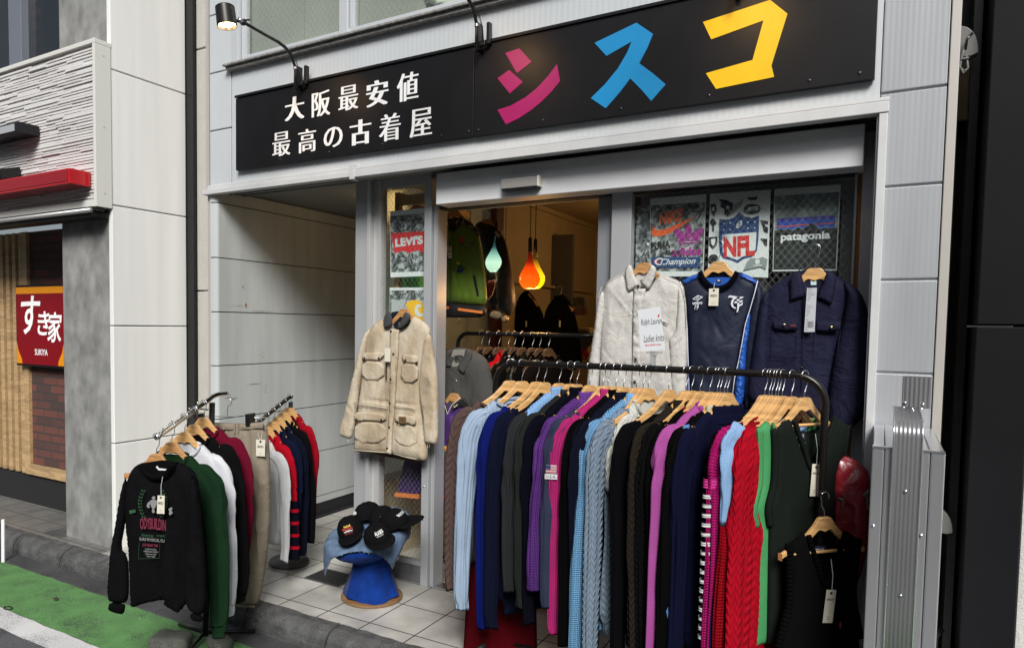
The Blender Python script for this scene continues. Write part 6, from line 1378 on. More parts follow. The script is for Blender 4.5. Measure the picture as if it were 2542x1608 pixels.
for x in (306, 626):
    mb = MB(); mb.slab(TF, T_([(x-14, 165), (x+14, 165), (x+12, 238), (x-12, 238)]), -.01, .052); mb.build('clip', M_BLACKM, ch, bevel=.002)
# ================================================================== SECOND STAND ON THE TILES
S2 = np.array([-3.28, -.26, 1.105]); S1 = np.array([-3.20, -.60, .99])
s2 = empty('clothes_stand', (-3.30, -.2, 0), 'smaller dark display stand with red, navy and white tops on the shop tiles', 'clothes stand')
mb = MB(); mb.tube([(-3.32, -.19, .03), S2+np.array([-.01, .05, -.02])], .0145, 12); mb.build('pole', M_BLACKM, s2, smooth=True)
mb = MB(); mb.tube(bez([S2+np.array([-.05, .10, .01]), S2, S2+(S1-S2)*.5, S1], 20), .0125, 10); mb.build('arm', M_BLACKG, s2, smooth=True)
mb = MB(); mb.lathe([(0, 0), (.13, 0), (.135, .01), (.125, .03), (.03, .045), (0, .045)], (-3.32, -.19, 0), 28); mb.build('base', mat('dull_base', (.05, .05, .05), .5), s2, smooth=True)
G2 = 'tops on the small dark stand'; H2 = 'wooden hangers on the small dark stand'
it2 = [(-.12, 'plain red long sleeved top at the back of the small stand', cloth('red_top', C((150, 14, 30)), 'fine'), .68, 41, None),
       (.08, 'black thin sweater beside the red top on the small stand', cloth('blk_top', C((24, 24, 28)), 'fine'), .70, 42, None),
       (.28, 'dark navy sweater on the small stand', cloth('nvy_top', C((24, 28, 50)), 'fine'), .74, 43, None),
       (.46, 'navy sweater with a small white neck label on the small stand', cloth('nvy_top2', C((26, 32, 62)), 'fine'), .66, 44, None),
       (.66, 'striped red and navy rugby top behind the white one', cloth('red_top2', C((170, 14, 34)), 'fine'), .60, 45, 'str'),
       (.90, 'white long sleeved knit top at the front of the small stand', cloth('wht_top', (.62, .63, .64), 'fine'), .64, 46, None)]
Y2 = math.radians(6)
for t, desc, m, SL, sd, ex in it2:
    p = S2+(S1-S2)*t; ps = cloth('navy_stripe_base', C((20, 22, 38)), 'fine') if ex else None
    g = knit(desc, m, cat='top', neck='crew', nw=.075, L=.55, SL=SL, thick=.016, seed=sd, group=G2, low=.07, half=.155, drop=.12, bodyw=.175, sr=.044, name='top', res=.022, lx=.7)
    place(g, p, Y2)
    if ex:
        for z0, z1, mm, nm, e in ((-.86, -.50, ps, 'navy_block', .003), (-.57, -.55, m, 'red_stripe', .0045), (-.645, -.625, m, 'red_stripe', .0045), (-.72, -.70, m, 'red_stripe', .0045), (-.795, -.775, m, 'red_stripe', .0045)):
            mb = MB(); n = 20; vs = []
            for z in np.linspace(z0, z1, 8):
                for k in range(n): a = 2*math.pi*k/n; vs.append((.200+.012*(-.4-z)/.4+(.044+e)*math.cos(a), -.016+(.024+e)*math.sin(a), z))
            mb.add(vs, [(j*n+k, j*n+(k+1) % n, (j+1)*n+(k+1) % n, (j+1)*n+k) for j in range(7) for k in range(n)]); mb.build(nm, mm, g, smooth=True)
    h = new_hanger('wooden hanger of the '+desc.split(' on the small')[0].split(' at the ')[0].split(' beside')[0].split(' with a')[0].split(' behind')[0]+' on the small dark stand', M_WOOD, low=.07, half=.11, drop=.085, group=H2); place(h, p, Y2)
# ================================================================== STOOL, DENIM AND CAPS
sx, sy = -2.50, -.36
M_VEL = mat('blue_velvet', (.004, .030, .19), .9, spec=.1, sheen=.05, bump=[('noise', 9, .8, .03), ('noise', 30, .4, .006), ('noise', 300, .3, .001)], var=.5, vscale=7)
sto = empty('stool', (sx, sy, 0), 'hourglass stool covered in bright blue velvet on a round wooden base', 'stool')
mb = MB(); mb.lathe([(0, 0), (.175, 0), (.182, .008), (.18, .018), (.165, .024), (0, .024)], (sx, sy, 0), 40); mb.build('wooden_base', woodmat('base_wood', (.22, .12, .05)), sto, smooth=True, autosmooth=.6)
n = 56; rows = [(.165, .022), (.160, .04), (.145, .08), (.125, .14), (.112, .20), (.108, .26), (.108, .29), (.115, .30)]; vs = []
for j, (r_, z) in enumerate(rows):
    for k in range(n):
        t = 2*math.pi*k/n; w = 1+(.085*(1-j/9)*math.sin(t*6+.9*math.sin(t*3)+j*.25)+.05*math.sin(t*13+j*.6)*(1-j/8)*.5+.06*float(vnoise(t*3, j*.4, 8)))*(1 if j else .6)
        lift = (.012 if j == 0 else 0)*math.sin(t*3+1); vs.append((sx+r_*w*math.cos(t), sy+r_*w*math.sin(t), z+lift+(.0 if j else .004)))
mb = MB(); mb.add(vs, [(j*n+k, j*n+(k+1) % n, (j+1)*n+(k+1) % n, (j+1)*n+k) for j in range(len(rows)-1) for k in range(n)]); mb.build('velvet_skirt', M_VEL, sto, smooth=True)
tilt = np.array([-.17, -.34, 1.0]); tilt /= np.linalg.norm(tilt); top_c = np.array([sx-.005, sy, .345])
mb = MB(); mb.lathe([(0, -.085), (.11, -.078), (.18, -.05), (.23, -.005), (.25, .028), (.242, .05), (.21, .064), (.11, .070), (0, .070)], top_c, 48, tilt); mb.build('seat', M_VEL, sto, smooth=True)
# denim cloth draped over the seat
ta = np.cross(tilt, (0, 1.0, 0)); ta /= np.linalg.norm(ta); tb = np.cross(tilt, ta)
if ta[0] < 0: ta, tb = -ta, -tb
M_DEN = mat('washed_denim', (.10, .155, .25), .9, bump=[('noise', 300, .5, .001), ('noise', 25, .6, .006)], var=.4, vscale=22)
vs = []; fs = []; NX_, NY_ = 34, 30; inv = {}
for i in range(NX_):
    for j in range(NY_):
        a = (i/(NX_-1)-.5)*.66; b = (j/(NY_-1)-.5)*.50; a2 = a*math.cos(.25)-b*math.sin(.25); b2 = a*math.sin(.25)+b*math.cos(.25)
        r_ = math.hypot(a2, b2); edge = .238
        hh_ = .074+.010*float(vnoise(a*22, b*18, 4))+.006*float(vnoise(a*50, b*45, 5)); rr_ = min(r_, edge); dx_ = (a2/r_ if r_ > 1e-6 else 0); dy_ = (b2/r_ if r_ > 1e-6 else 0)
        q = top_c+ta*dx_*rr_+tb*dy_*rr_+tilt*hh_
        if r_ > edge:
            d_ = r_-edge; o_ = ta*dx_+tb*dy_; o_[2] = 0; o_ /= np.linalg.norm(o_)+1e-9; q = q+o_*(min(d_, .03)*.9+.01*float(vnoise(a*40, b*40, 3)))+np.array([0, 0, -max(0, d_-.008)*1.0])
        vs.append(q)
random.seed(6)
for i in range(NX_-1):
    for j in range(NY_-1): fs.append((i*NY_+j, (i+1)*NY_+j, (i+1)*NY_+j+1, i*NY_+j+1))
mb = MB(); mb.add(vs, fs); de = mb.build('denim_cloth', M_DEN, smooth=True); tag(de, 'frayed piece of washed blue denim draped over the blue stool seat', 'denim'); sm = de.modifiers.new('solid', 'SOLIDIFY'); sm.thickness = .004
# frayed edge
mb = MB(); border = [i*NY_ for i in range(NX_)]+[(NX_-1)*NY_+j for j in range(NY_)]+[i*NY_+NY_-1 for i in range(NX_)][::-1]+[j for j in range(NY_)][::-1]
for a, b in zip(border[:-1], border[1:]):
    for k in range(3):
        p = vs[a]+(vs[b]-vs[a])*random.random(); o_ = p-top_c; o_[2] = 0; o_ /= np.linalg.norm(o_); mb.tube([p, p+o_*random.uniform(-.002, .006)+np.array([random.uniform(-.004, .004), random.uniform(-.004, .004), -random.uniform(.001, .009)])], .0005, 3, cap=False)
mb.build('frayed_threads', mat('denim_thread', (.28, .33, .40), .9), de)
# baseball caps
M_CAP = cloth('cap_black', (.016, .016, .018), 'plain', var=.1)
CAPF = {}
def cap(px, py, h, yaw, pitch, roll, label, flat=0):
    d = ray(px, py); t = ((top_c+tilt*(h+.022)-CAM)@tilt)/(d@tilt); P0 = CAM+d*t
    r = empty('baseball_cap', (0, 0, 0), label, 'cap', 'black caps on the stool')
    R_ = .084; n = 36; m_ = 12; vs = []; fs = []
    for i in range(m_+1):
        f = i/m_*math.pi/2
        for k in range(n):
            t_ = 2*math.pi*k/n; e = 1+.08*math.sin(t_)*-1; seam = 1-.012*abs(math.cos(3*t_))**12
            fr_ = 1.06 if math.sin(t_) < 0 else 1.0
            vs.append((R_*.92*math.cos(f)**.75*math.cos(t_)*seam, R_*1.05*math.cos(f)**.75*math.sin(t_)*seam*e, .088*math.sin(f)**(.85)*(1-flat*.35)*fr_+.006*float(vnoise(t_*2, i*.5, 3))))
    for i in range(m_):
        for k in range(n): fs.append((i*n+k, i*n+(k+1) % n, (i+1)*n+(k+1) % n, (i+1)*n+k))
    mb = MB(); mb.add(vs, fs); mb.build('crown', M_CAP, r, smooth=True)
    mb = MB(); mb.lathe([(0, .006), (.007, .004), (.008, 0)], (0, 0, .088*(1-flat*.35)), 12); mb.build('button', M_CAP, r, smooth=True)
    vs = []; fs = []; a_n, b_n = 22, 8
    for j in range(b_n+1):
        g_ = j/b_n
        for k in range(a_n+1):
            t_ = -math.pi/2+(k/a_n-.5)*2.2; rx, ry = R_*.92, R_*1.05*1.08
            x0, y0 = rx*math.cos(t_), ry*math.sin(t_); ln = .100*max(0, math.cos((k/a_n-.5)*2.75))**.55
            x = x0*(1+.05*g_); y = y0-ln*g_; vs.append((x, y, .006+.014*(1-(x/.085)**2)*1.4*g_-.010*g_*g_))
    for j in range(b_n):
        for k in range(a_n): fs.append((j*(a_n+1)+k, j*(a_n+1)+k+1, (j+1)*(a_n+1)+k+1, (j+1)*(a_n+1)+k))
    mb = MB(); mb.add(vs, fs); bb = mb.build('brim', M_CAP, r, smooth=True); s_ = bb.modifiers.new('solid', 'SOLIDIFY'); s_.thickness = .003
    r.location = tuple(P0); base = Vector(tilt).to_track_quat('Z', 'Y').to_matrix().to_4x4() if False else Matrix.Identity(4)
    q0 = Vector((0, 0, 1)).rotation_difference(Vector(tilt)).to_matrix().to_4x4()
    r.rotation_mode = 'XYZ'; r.rotation_euler = (q0 @ Matrix.Rotation(yaw, 4, 'Z') @ Matrix.Rotation(pitch, 4, 'X') @ Matrix.Rotation(roll, 4, 'Y')).to_euler()
    CAPF[r.name] = flat; PLACED.add(r.name)
    return r
def cap_text(r, parts):
    """embroidery on the front of the crown: strings laid over the curved front panel"""
    for s, u, v, w, h, m, kw in parts:
        mb = MB(); text_mb(mb, s, LF, .02, u, v, h=0, fit=(w, h), **kw)
        vs = []
        for (x, y, z) in mb.v:
            fl = CAPF[r.name]; f = math.asin(min(1, max(0, (z/(.088*1.06*(1-fl*.35)))**(1/.85)))); k = math.cos(f)**.75; yy = -(.084*1.05*k*1.08)*math.sqrt(max(0, 1-(x/(.084*.92*max(k, .2)))**2)); vs.append((x, yy-.005+y*.2, z))
        mb.v = vs; mb.build('embroidery', m, r)
M_WT = mat('white_thread', (.62, .62, .62), .8); M_RT = mat('red_thread', (.40, .04, .03), .8); M_YT = mat('yellow_thread', (.65, .42, .06), .8)
c1 = cap(872, 1318, .078, .62, .0, 0, 'black cap with red lettering and yellow sun embroidery at the left on the stool')
cap_text(c1, [('IMPERIAL', 0, .058, .062, .011, M_RT, {'bold': .02}), ('▲▲▲▲▲', 0, .072, .040, .010, M_YT, {}), ('~∞∞~', 0, .046, .05, .012, M_WT, {'bold': .03}), ('FISH & CO', 0, .034, .046, .006, M_RT, {})])
c2 = cap(938, 1334, .088, .95, .0, 0, 'black cap with white slanted lettering in front on the stool', flat=.4)
cap_text(c2, [('ALASKA', 0, .060, .05, .016, M_WT, {'bold': .03, 'shear': .2}), ('FISHING CREW', 0, .046, .04, .006, M_WT, {})])
c3 = cap(978, 1300, .080, 1.75, .0, 0, 'black cap at the right edge of the stool with its peak to the right', flat=.2)
cap_text(c3, [('BOSTON', -.01, .066, .05, .012, M_WT, {'bold': .02})])
c4 = cap(912, 1282, .080, 3.0, .30, 0, 'black cap standing at the back of the stool with a heart patch', flat=.2)
mb = MB(); mb.slab(LF, smooth_poly([(-.014, .04), (0, .032), (.014, .04), (.004, .056), (0, .050), (-.006, .056)], 1), -.098, -.092); mb.build('embroidery', M_WT, c4)
c5 = cap(950, 1288, .070, .3, .1, 0, 'black cap in the middle of the pile with a tiny pink flag', flat=.5)
mb = MB(); mb.obox((.040, -.070, .055), (.012, .004, 0), (.001, -.0015, 0), (0, .003, .009)); mb.build('flag_embroidery', mat('pink_flag', (.45, .18, .22), .8), c5)
# metal drain grate, tiny things on the ground
dg_ = MB(); gq = [on(px, py, 2, .004) for px, py in ((757, 1406), (838, 1384), (880, 1400), (820, 1420))]
cx_, cy_ = -2.905, -.245
dg_.box(cx_-.14, cx_+.14, cy_-.10, cy_+.10, .001, .006)
gr = empty('drain_grate', (cx_, cy_, 0), 'dark slotted drain grate set in the tiles behind the stool', 'grate')
dg_.build('frame', MATS['dark_track'], gr)
for k in range(11):
    mb = MB(); y = cy_-.09+k*.018; mb.box(cx_-.13, cx_+.13, y-.004, y+.004, .0065, .010); mb.build('bar', M_BLACKM, gr)
# concrete blocks at the foot of the stand
M_BLK2 = speck('weathered_block', (.13, .13, .115), .9, 45, (.07, .07, .06), .5, 1.0, 5)
def block(px, py, sx_, sy_, sz_, rz, label, seed):
    p = on(px, py, 2, RZ); mb = MB(); vs = []; n = 9
    def shp(a, b, c):
        v = np.array([a, b, c], float); L = (abs(a)**5+abs(b)**5+abs(c)**5)**.2; v = v/L*1.0; v = v*(1+.10*float(vnoise(a*2.2+seed, b*2.2+c*1.7, seed)))
        x, y = v[0]*sx_, v[1]*sy_; return (p[0]+x*math.cos(rz)-y*math.sin(rz), p[1]+x*math.sin(rz)+y*math.cos(rz), RZ+sz_*(1+v[2]))
    g = np.linspace(-1, 1, n)
    for ax_ in range(3):
        for sg in (-1, 1):
            q = []
            for a in g:
                for b in g:
                    c = [0, 0, 0]; c[ax_] = sg; c[(ax_+1) % 3] = a; c[(ax_+2) % 3] = b; q.append(shp(*c))
            f = [(i*n+j, (i+1)*n+j, (i+1)*n+j+1, i*n+j+1) for i in range(n-1) for j in range(n-1)]
            if sg < 0: f = [t[::-1] for t in f]
            mb.add(q, f)
    o = mb.build('concrete_block', M_BLK2, smooth=True); w = o.modifiers.new('weld', 'WELD'); w.merge_threshold = .0005
    return tag(o, label, 'block', 'concrete weights on the stand base')
block(425, 1612, .105, .06, .045, .45, 'rounded grey concrete block at the foot of the chrome stand, left of the pole', 3)
block(545, 1606, .07, .05, .028, -.2, 'broken slab of concrete right of the chrome stand pole', 9)
mb = MB(); p = on(20, 1508, 2, RZ+.008); mb.tube([(p[0]+.032*math.cos(t), p[1]+.018*math.sin(t), RZ+.008) for t in np.linspace(0, 2*math.pi, 22)], .0035, 6, cap=False); tag(mb.build('rubber_band', M_BLACKM, smooth=True), 'small black rubber loop lying on the green lane at the left', 'rubber band')
mb = MB(); p = on(137, 1487, 2, RZ+.006); 
vs = [(p[0]+a, p[1]+b, RZ+.006+c) for a, b, c in ((-.03, 0, 0), (-.01, .015, .008), (.02, .01, .003), (.035, -.005, .006), (.01, -.012, .0), (-.008, -.006, .006))]; mb.add(vs, [(0, 1, 2, 3, 4, 5)]); o = mb.build('dry_leaf', mat('dead_leaf', (.03, .025, .02), .9)); s_ = o.modifiers.new('solid', 'SOLIDIFY'); s_.thickness = .0015; tag(o, 'curled dark dead leaf on the green painted lane', 'leaf')
q0 = on(8, 1395, 2, RZ); mb = MB(); mb.tube([q0, q0+np.array([-.03, .02, .30])], .012, 8); o = mb.build('stand_strut', M_WHITEP); tag(o, 'white leg of a street stand cut off by the left photo edge', 'sign leg')
mb = MB(); mb.box(-5.35, -5.12, -.70, -.50, -.0035, .0); tag(mb.build('utility_cover', M_KERB, bevel=.002), 'dark square cover in the paving beside the concrete column', 'manhole cover')
# ================================================================== POSTERS BEHIND THE GLASS
PF_ = Frame((-1.0, .032, 2.0), (0, -1, 0)); KP = (1470, 380, 730/2408); KL = (880, 400, 300/1142)
def crumple(name, lo, hi, sc):
    m = mat(name, (.1, .1, .1), .5); nt = m.node_tree; N = nt.nodes; L = nt.links; tc = N.new('ShaderNodeTexCoord')
    v = N.new('ShaderNodeTexVoronoi'); v.feature = 'DISTANCE_TO_EDGE'; v.inputs['Scale'].default_value = sc; n = N.new('ShaderNodeTexNoise'); n.inputs['Scale'].default_value = sc*.9; n.inputs['Detail'].default_value = 8; n.inputs['Distortion'].default_value = 2.5
    ad = N.new('ShaderNodeVectorMath'); ad.operation = 'ADD'; L.new(tc.outputs['Object'], n.inputs['Vector']); L.new(tc.outputs['Object'], ad.inputs[0]); ms = N.new('ShaderNodeVectorMath'); ms.operation = 'SCALE'; ms.inputs['Scale'].default_value = .12; L.new(n.outputs['Color'], ms.inputs[0]); L.new(ms.outputs[0], ad.inputs[1]); L.new(ad.outputs[0], v.inputs['Vector'])
    r = N.new('ShaderNodeValToRGB'); e = r.color_ramp.elements; e[0].position = .36; e[0].color = (*lo, 1); e[1].position = .62; e[1].color = (*hi, 1); x = e.new(.5); x.color = (*tuple(a*.7+b*.3 for a, b in zip(lo, hi)), 1)
    L.new(mth(nt, 'ADD', mth(nt, 'MULTIPLY', n.outputs[0], .85), mth(nt, 'MULTIPLY', v.outputs[0], .6)), r.inputs[0]); L.new(r.outputs[0], N['Principled BSDF'].inputs['Base Color']); return m
M_CR = crumple('crumpled_cloth_print', (.02, .027, .027), (.42, .47, .46), 16)
M_PW = mat('poster_white', (.62, .66, .65), .5)
ink = lambda n, c: mat('ink_'+n, C(c), .5)
def star(cx, cy, r, n=5, rot=math.pi/2): return [(cx+(r if k % 2 == 0 else r*.42)*math.cos(rot+math.pi*k/n), cy+(r if k % 2 == 0 else r*.42)*math.sin(rot+math.pi*k/n)) for k in range(2*n)]
class Poster:
    def __init__(s, K_, label, P, m=M_PW):
        s.K = K_; c = np.mean(np.array(PF_.pts(K_, P)), axis=0); s.r = empty('poster', PF_.w3(c[0], c[1], -.002), label, 'poster', None); s.h = 0
        mb = MB(); mb.slab(PF_, PF_.pts(K_, P), -.002, 0); mb.build('paper', m, s.r)
    def poly(s, nm, m, *Ps):
        s.h += .0007; mb = MB()
        for P in Ps: mb.slab(PF_, PF_.pts(s.K, P), s.h-.0004, s.h)
        mb.build(nm, m, s.r)
    def text(s, nm, m, *items):
        s.h += .0007; mb = MB()
        for (t, x, y, w, h, kw) in items:
            u, v = PF_.pts(s.K, [(x, y)])[0]; a, _ = PF_.pts(s.K, [(x-w/2, y)])[0]; b, _ = PF_.pts(s.K, [(x+w/2, y)])[0]; _, c = PF_.pts(s.K, [(x, y-h/2)])[0]; _, d = PF_.pts(s.K, [(x, y+h/2)])[0]
            text_mb(mb, t, PF_, .05, u, v, h=s.h, fit=(b-a, c-d), **kw)
        mb.build(nm, m, s.r)
    def raw(s, nm, m, polys):
        s.h += .0007; mb = MB()
        for P in polys: mb.slab(PF_, P, s.h-.0004, s.h)
        mb.build(nm, m, s.r)
p = Poster(KP, 'grey poster partly hidden at the far left of the right window', [(366, 432), (474, 430), (468, 985), (352, 985)], M_CR)
p = Poster(KP, 'sportswear poster with orange swoosh, purple trefoil and blue banner', [(477, 373), (933, 338), (910, 1010), (470, 1010)])
p.poly('photo_print', M_CR, [(481, 430), (926, 402), (906, 965), (474, 968)])
OR = ink('orange', (226, 96, 32)); PU = ink('purple', (150, 40, 130)); NV = ink('navy', (24, 58, 110)); BK = ink('black', (24, 28, 28)); WHT = M_PW
p.poly('orange_swoosh', OR, [(848, 518), (770, 575), (690, 630), (610, 668), (540, 684), (497, 678), (482, 650), (486, 610), (500, 592), (512, 622), (545, 632), (600, 622), (680, 588), (770, 550)])
p.text('orange_lettering', OR, ('NIKE', 645, 522, 215, 100, {'bold': .04, 'shear': .35, 'rot': .14}))
p.poly('purple_trefoil', PU, smooth_poly([(790, 565), (822, 620), (818, 680), (790, 712), (762, 680), (756, 620)], 2), smooth_poly([(670, 612), (735, 632), (778, 700), (720, 720), (682, 672)], 2), smooth_poly([(916, 606), (850, 628), (804, 700), (862, 714), (900, 664)], 2), [(690, 712), (890, 704), (886, 716), (696, 724)], [(705, 734), (880, 726), (872, 738), (716, 746)])
p.text('purple_lettering', PU, ('adidas', 772, 805, 245, 72, {'bold': .035}))
p.text('black_lettering', BK, ('PUMA', 562, 755, 160, 66, {'bold': .05, 'rot': .1}), ('BILLABONG', 668, 815, 130, 40, {'bold': .03, 'rot': -.1}), ('A-STARS', 812, 428, 120, 34, {'bold': .03}))
p.poly('navy_banner', NV, [(490, 852), (888, 850), (884, 940), (490, 936)])
p.poly('red_mark', ink('red', (190, 40, 40)), [(545, 868), (545, 912), (518, 908), (506, 890), (518, 870)])
p.text('white_lettering', WHT, ('Champion', 705, 895, 285, 66, {'bold': .015, 'shear': .35}), ('C', 548, 890, 70, 60, {'bold': .02}))
p = Poster(KP, 'white football league poster with big red, white and navy shield', [(965, 335), (1462, 300), (1440, 1020), (947, 1000)])
p.poly('navy_shield', NV, [(1042, 538), (1095, 548), (1160, 530), (1205, 485), (1250, 520), (1310, 530), (1368, 512), (1362, 700), (1350, 800), (1310, 850), (1240, 868), (1190, 902), (1140, 880), (1070, 862), (1045, 820), (1036, 700)])
p.poly('white_field', WHT, [(1064, 668), (1346, 648), (1338, 790), (1300, 832), (1232, 848), (1188, 876), (1140, 858), (1082, 838), (1066, 800)])
p.text('red_lettering', ink('red', (190, 40, 40)), ('NFL', 1203, 764, 255, 168, {'bold': .05, 'rot': .03}))
S_ = [PF_.pts(KP, [q])[0] for q in ((1080, 578), (1130, 574), (1078, 630), (1130, 628), (1275, 566), (1332, 562), (1275, 616), (1332, 612))]
p.raw('white_stars', WHT, [star(u, v, .0058) for u, v in S_]); bu, bv = PF_.pts(KP, [(1205, 585)])[0]
p.raw('football', WHT, [[(bu+.021*math.cos(t)*math.sin(.45)-.0 + (.011*math.sin(t)*math.cos(.45)), bv+.020*math.cos(t)*math.cos(.45)-.011*math.sin(t)*math.sin(.45)) for t in np.linspace(0, 2*math.pi, 20)[:-1]]])
p.poly('football_lace', NV, [(1203, 555), (1208, 555), (1206, 615), (1201, 615)], [(1193, 568), (1220, 566), (1220, 571), (1193, 573)], [(1192, 582), (1220, 580), (1220, 585), (1192, 587)], [(1190, 596), (1218, 594), (1218, 599), (1190, 601)])
p.poly('team_marks', BK, [(1036, 380), (1100, 386), (1155, 412), (1152, 462), (1112, 522), (1082, 500), (1086, 462), (1050, 440), (1060, 410)], smooth_poly([(1236, 460), (1262, 425), (1320, 415), (1372, 430), (1386, 462), (1360, 494), (1300, 503), (1252, 492)], 1), [(960, 690), (1028, 684), (1022, 750), (992, 785), (962, 752)], [(1376, 698), (1436, 704), (1434, 760), (1412, 748), (1404, 724)], [(965, 575), (975, 545), (992, 535), (1008, 550), (1020, 580), (1000, 590), (1000, 640), (985, 640), (985, 595)], smooth_poly([(955, 840), (1010, 825), (1040, 860), (1010, 900), (955, 905)], 1), [(1265, 366), (1360, 360), (1345, 386), (1290, 388)], [(1380, 548), (1442, 560), (1442, 580), (1408, 575), (1420, 600), (1442, 610), (1440, 655), (1408, 640), (1400, 600)], [(970, 420), (1010, 415), (1022, 460), (1000, 520), (985, 500), (975, 470)])
p.poly('grey_marks', ink('mid_grey', (130, 140, 140)), [(1240, 372), (1228, 430), (1172, 482), (1122, 520), (1152, 460), (1162, 420), (1205, 402)], [(1240, 962), (1268, 895), (1300, 858), (1350, 866), (1400, 852), (1438, 870), (1424, 952), (1380, 930), (1330, 942), (1280, 952)])
p.poly('white_marks', WHT, star(1112, 446, 20, rot=-math.pi/2), smooth_poly([(1338, 872), (1372, 870), (1376, 898), (1362, 912), (1346, 912), (1334, 898)], 1), [(1320, 918), (1390, 916), (1390, 924), (1320, 926)], [(975, 705), (1012, 702), (1006, 745), (992, 762), (978, 745)], [(980, 450), (1004, 440), (1004, 470), (986, 480)])
p.text('white_lettering', WHT, ('JETS', 1312, 462, 100, 40, {'bold': .05, 'shear': .25}))
p = Poster(KP, 'outdoor brand poster with dark mountains under a blue and orange sky band', [(1493, 297), (2035, 258), (2002, 962), (1478, 968)])
p.poly('cloud_print', crumple('cloud_print', (.08, .11, .10), (.30, .36, .34), 5), [(1499, 352), (2022, 318), (2012, 610), (1492, 640)])
p.poly('dark_land', mat('ink_land', (.012, .018, .016), .5, var=.5, vscale=14), [(1492, 640), (2012, 612), (1994, 948), (1484, 955)])
p.poly('purple_band', ink('violet', (60, 44, 130)), [(1513, 536), (1992, 510), (1990, 540), (1513, 566)]); p.poly('blue_band', ink('blue', (34, 70, 160)), [(1513, 560), (1990, 534), (1988, 612), (1512, 640)])
p.poly('orange_band', ink('orange_red', (190, 70, 50)), [(1513, 594), (1600, 596), (1700, 584), (1800, 582), (1988, 568), (1988, 576), (1800, 592), (1700, 594), (1600, 606), (1513, 604)])
MT = [(1512, 636), (1540, 612), (1570, 634), (1600, 616), (1640, 636), (1690, 606), (1720, 628), (1770, 596), (1800, 572), (1840, 604), (1880, 622), (1910, 606), (1950, 618), (1988, 606)]
p.poly('pale_ridge', ink('ridge', (110, 150, 190)), [(a, b-5) for a, b in MT]+[(1988, 640), (1512, 650)]); p.poly('mountains', mat('ink_mountain', (.010, .012, .012), .5), MT+[(1986, 660), (1510, 660)])
p.text('white_lettering', M_PW, ('patagonia', 1745, 690, 405, 82, {'bold': .035}))
p = Poster(KL, 'denim brand poster with a red wing label and white lettering in the narrow left window', [(338, 475), (688, 440), (688, 1085), (340, 1098)])
p.poly('photo_print', M_CR, [(342, 520), (685, 490), (685, 1040), (345, 1050)])
p.poly('red_wing_label', ink('label_red', (200, 38, 42)), [(350, 682), (686, 660), (656, 872), (625, 850), (590, 844), (550, 852), (520, 872), (485, 852), (440, 850), (380, 874)])
p.text('white_lettering', M_PW, ("LEVI'S", 515, 757, 262, 84, {'bold': .055, 'rot': .05}))
p = Poster(KL, 'workwear poster with a yellow hooked C mark behind the beige jacket', [(333, 1195), (687, 1193), (680, 1560), (333, 1560)])
p.poly('photo_print', M_CR, [(336, 1222), (684, 1220), (680, 1555), (336, 1555)]); p.poly('pale_box', mat('ink_pale', (.38, .42, .42), .5), [(350, 1312), (668, 1312), (664, 1555), (350, 1555)])
p.poly('yellow_mark', ink('yellow', (232, 180, 30)), smooth_poly([(478, 1345), (540, 1312), (605, 1312), (648, 1345), (660, 1420), (655, 1520), (570, 1530), (520, 1440), (495, 1370)], 2)); p.poly('white_hook', M_PW, smooth_poly([(640, 1365), (600, 1345), (570, 1380), (570, 1440), (610, 1475), (652, 1462), (655, 1440), (625, 1440), (600, 1410), (605, 1380), (630, 1378)], 1))
# ================================================================== INSIDE THE SHOP
KG = (1080, 440, 420/1391)
def emis_grad(name, stops, z0, z1, strength):
    m = bpy.data.materials.new(name); m.use_nodes = True; nt = m.node_tree; N = nt.nodes; L = nt.links; p = N['Principled BSDF']; p.inputs['Roughness'].default_value = .12
    tc = N.new('ShaderNodeTexCoord'); sp = N.new('ShaderNodeSeparateXYZ'); L.new(tc.outputs['Object'], sp.inputs[0]); mr = N.new('ShaderNodeMapRange'); mr.inputs[1].default_value = z0; mr.inputs[2].default_value = z1; L.new(sp.outputs[2], mr.inputs[0])
    r = N.new('ShaderNodeValToRGB'); e = r.color_ramp.elements; e[0].position = stops[0][0]; e[0].color = (*stops[0][1], 1); e[1].position = stops[-1][0]; e[1].color = (*stops[-1][1], 1)
    for pos, c in stops[1:-1]: x = e.new(pos); x.color = (*c, 1)
    L.new(mr.outputs[0], r.inputs[0]); L.new(r.outputs[0], p.inputs['Emission Color']); p.inputs['Emission Strength'].default_value = strength; p.inputs['Base Color'].default_value = (*tuple(c*.2 for c in stops[1][1]), 1); return m
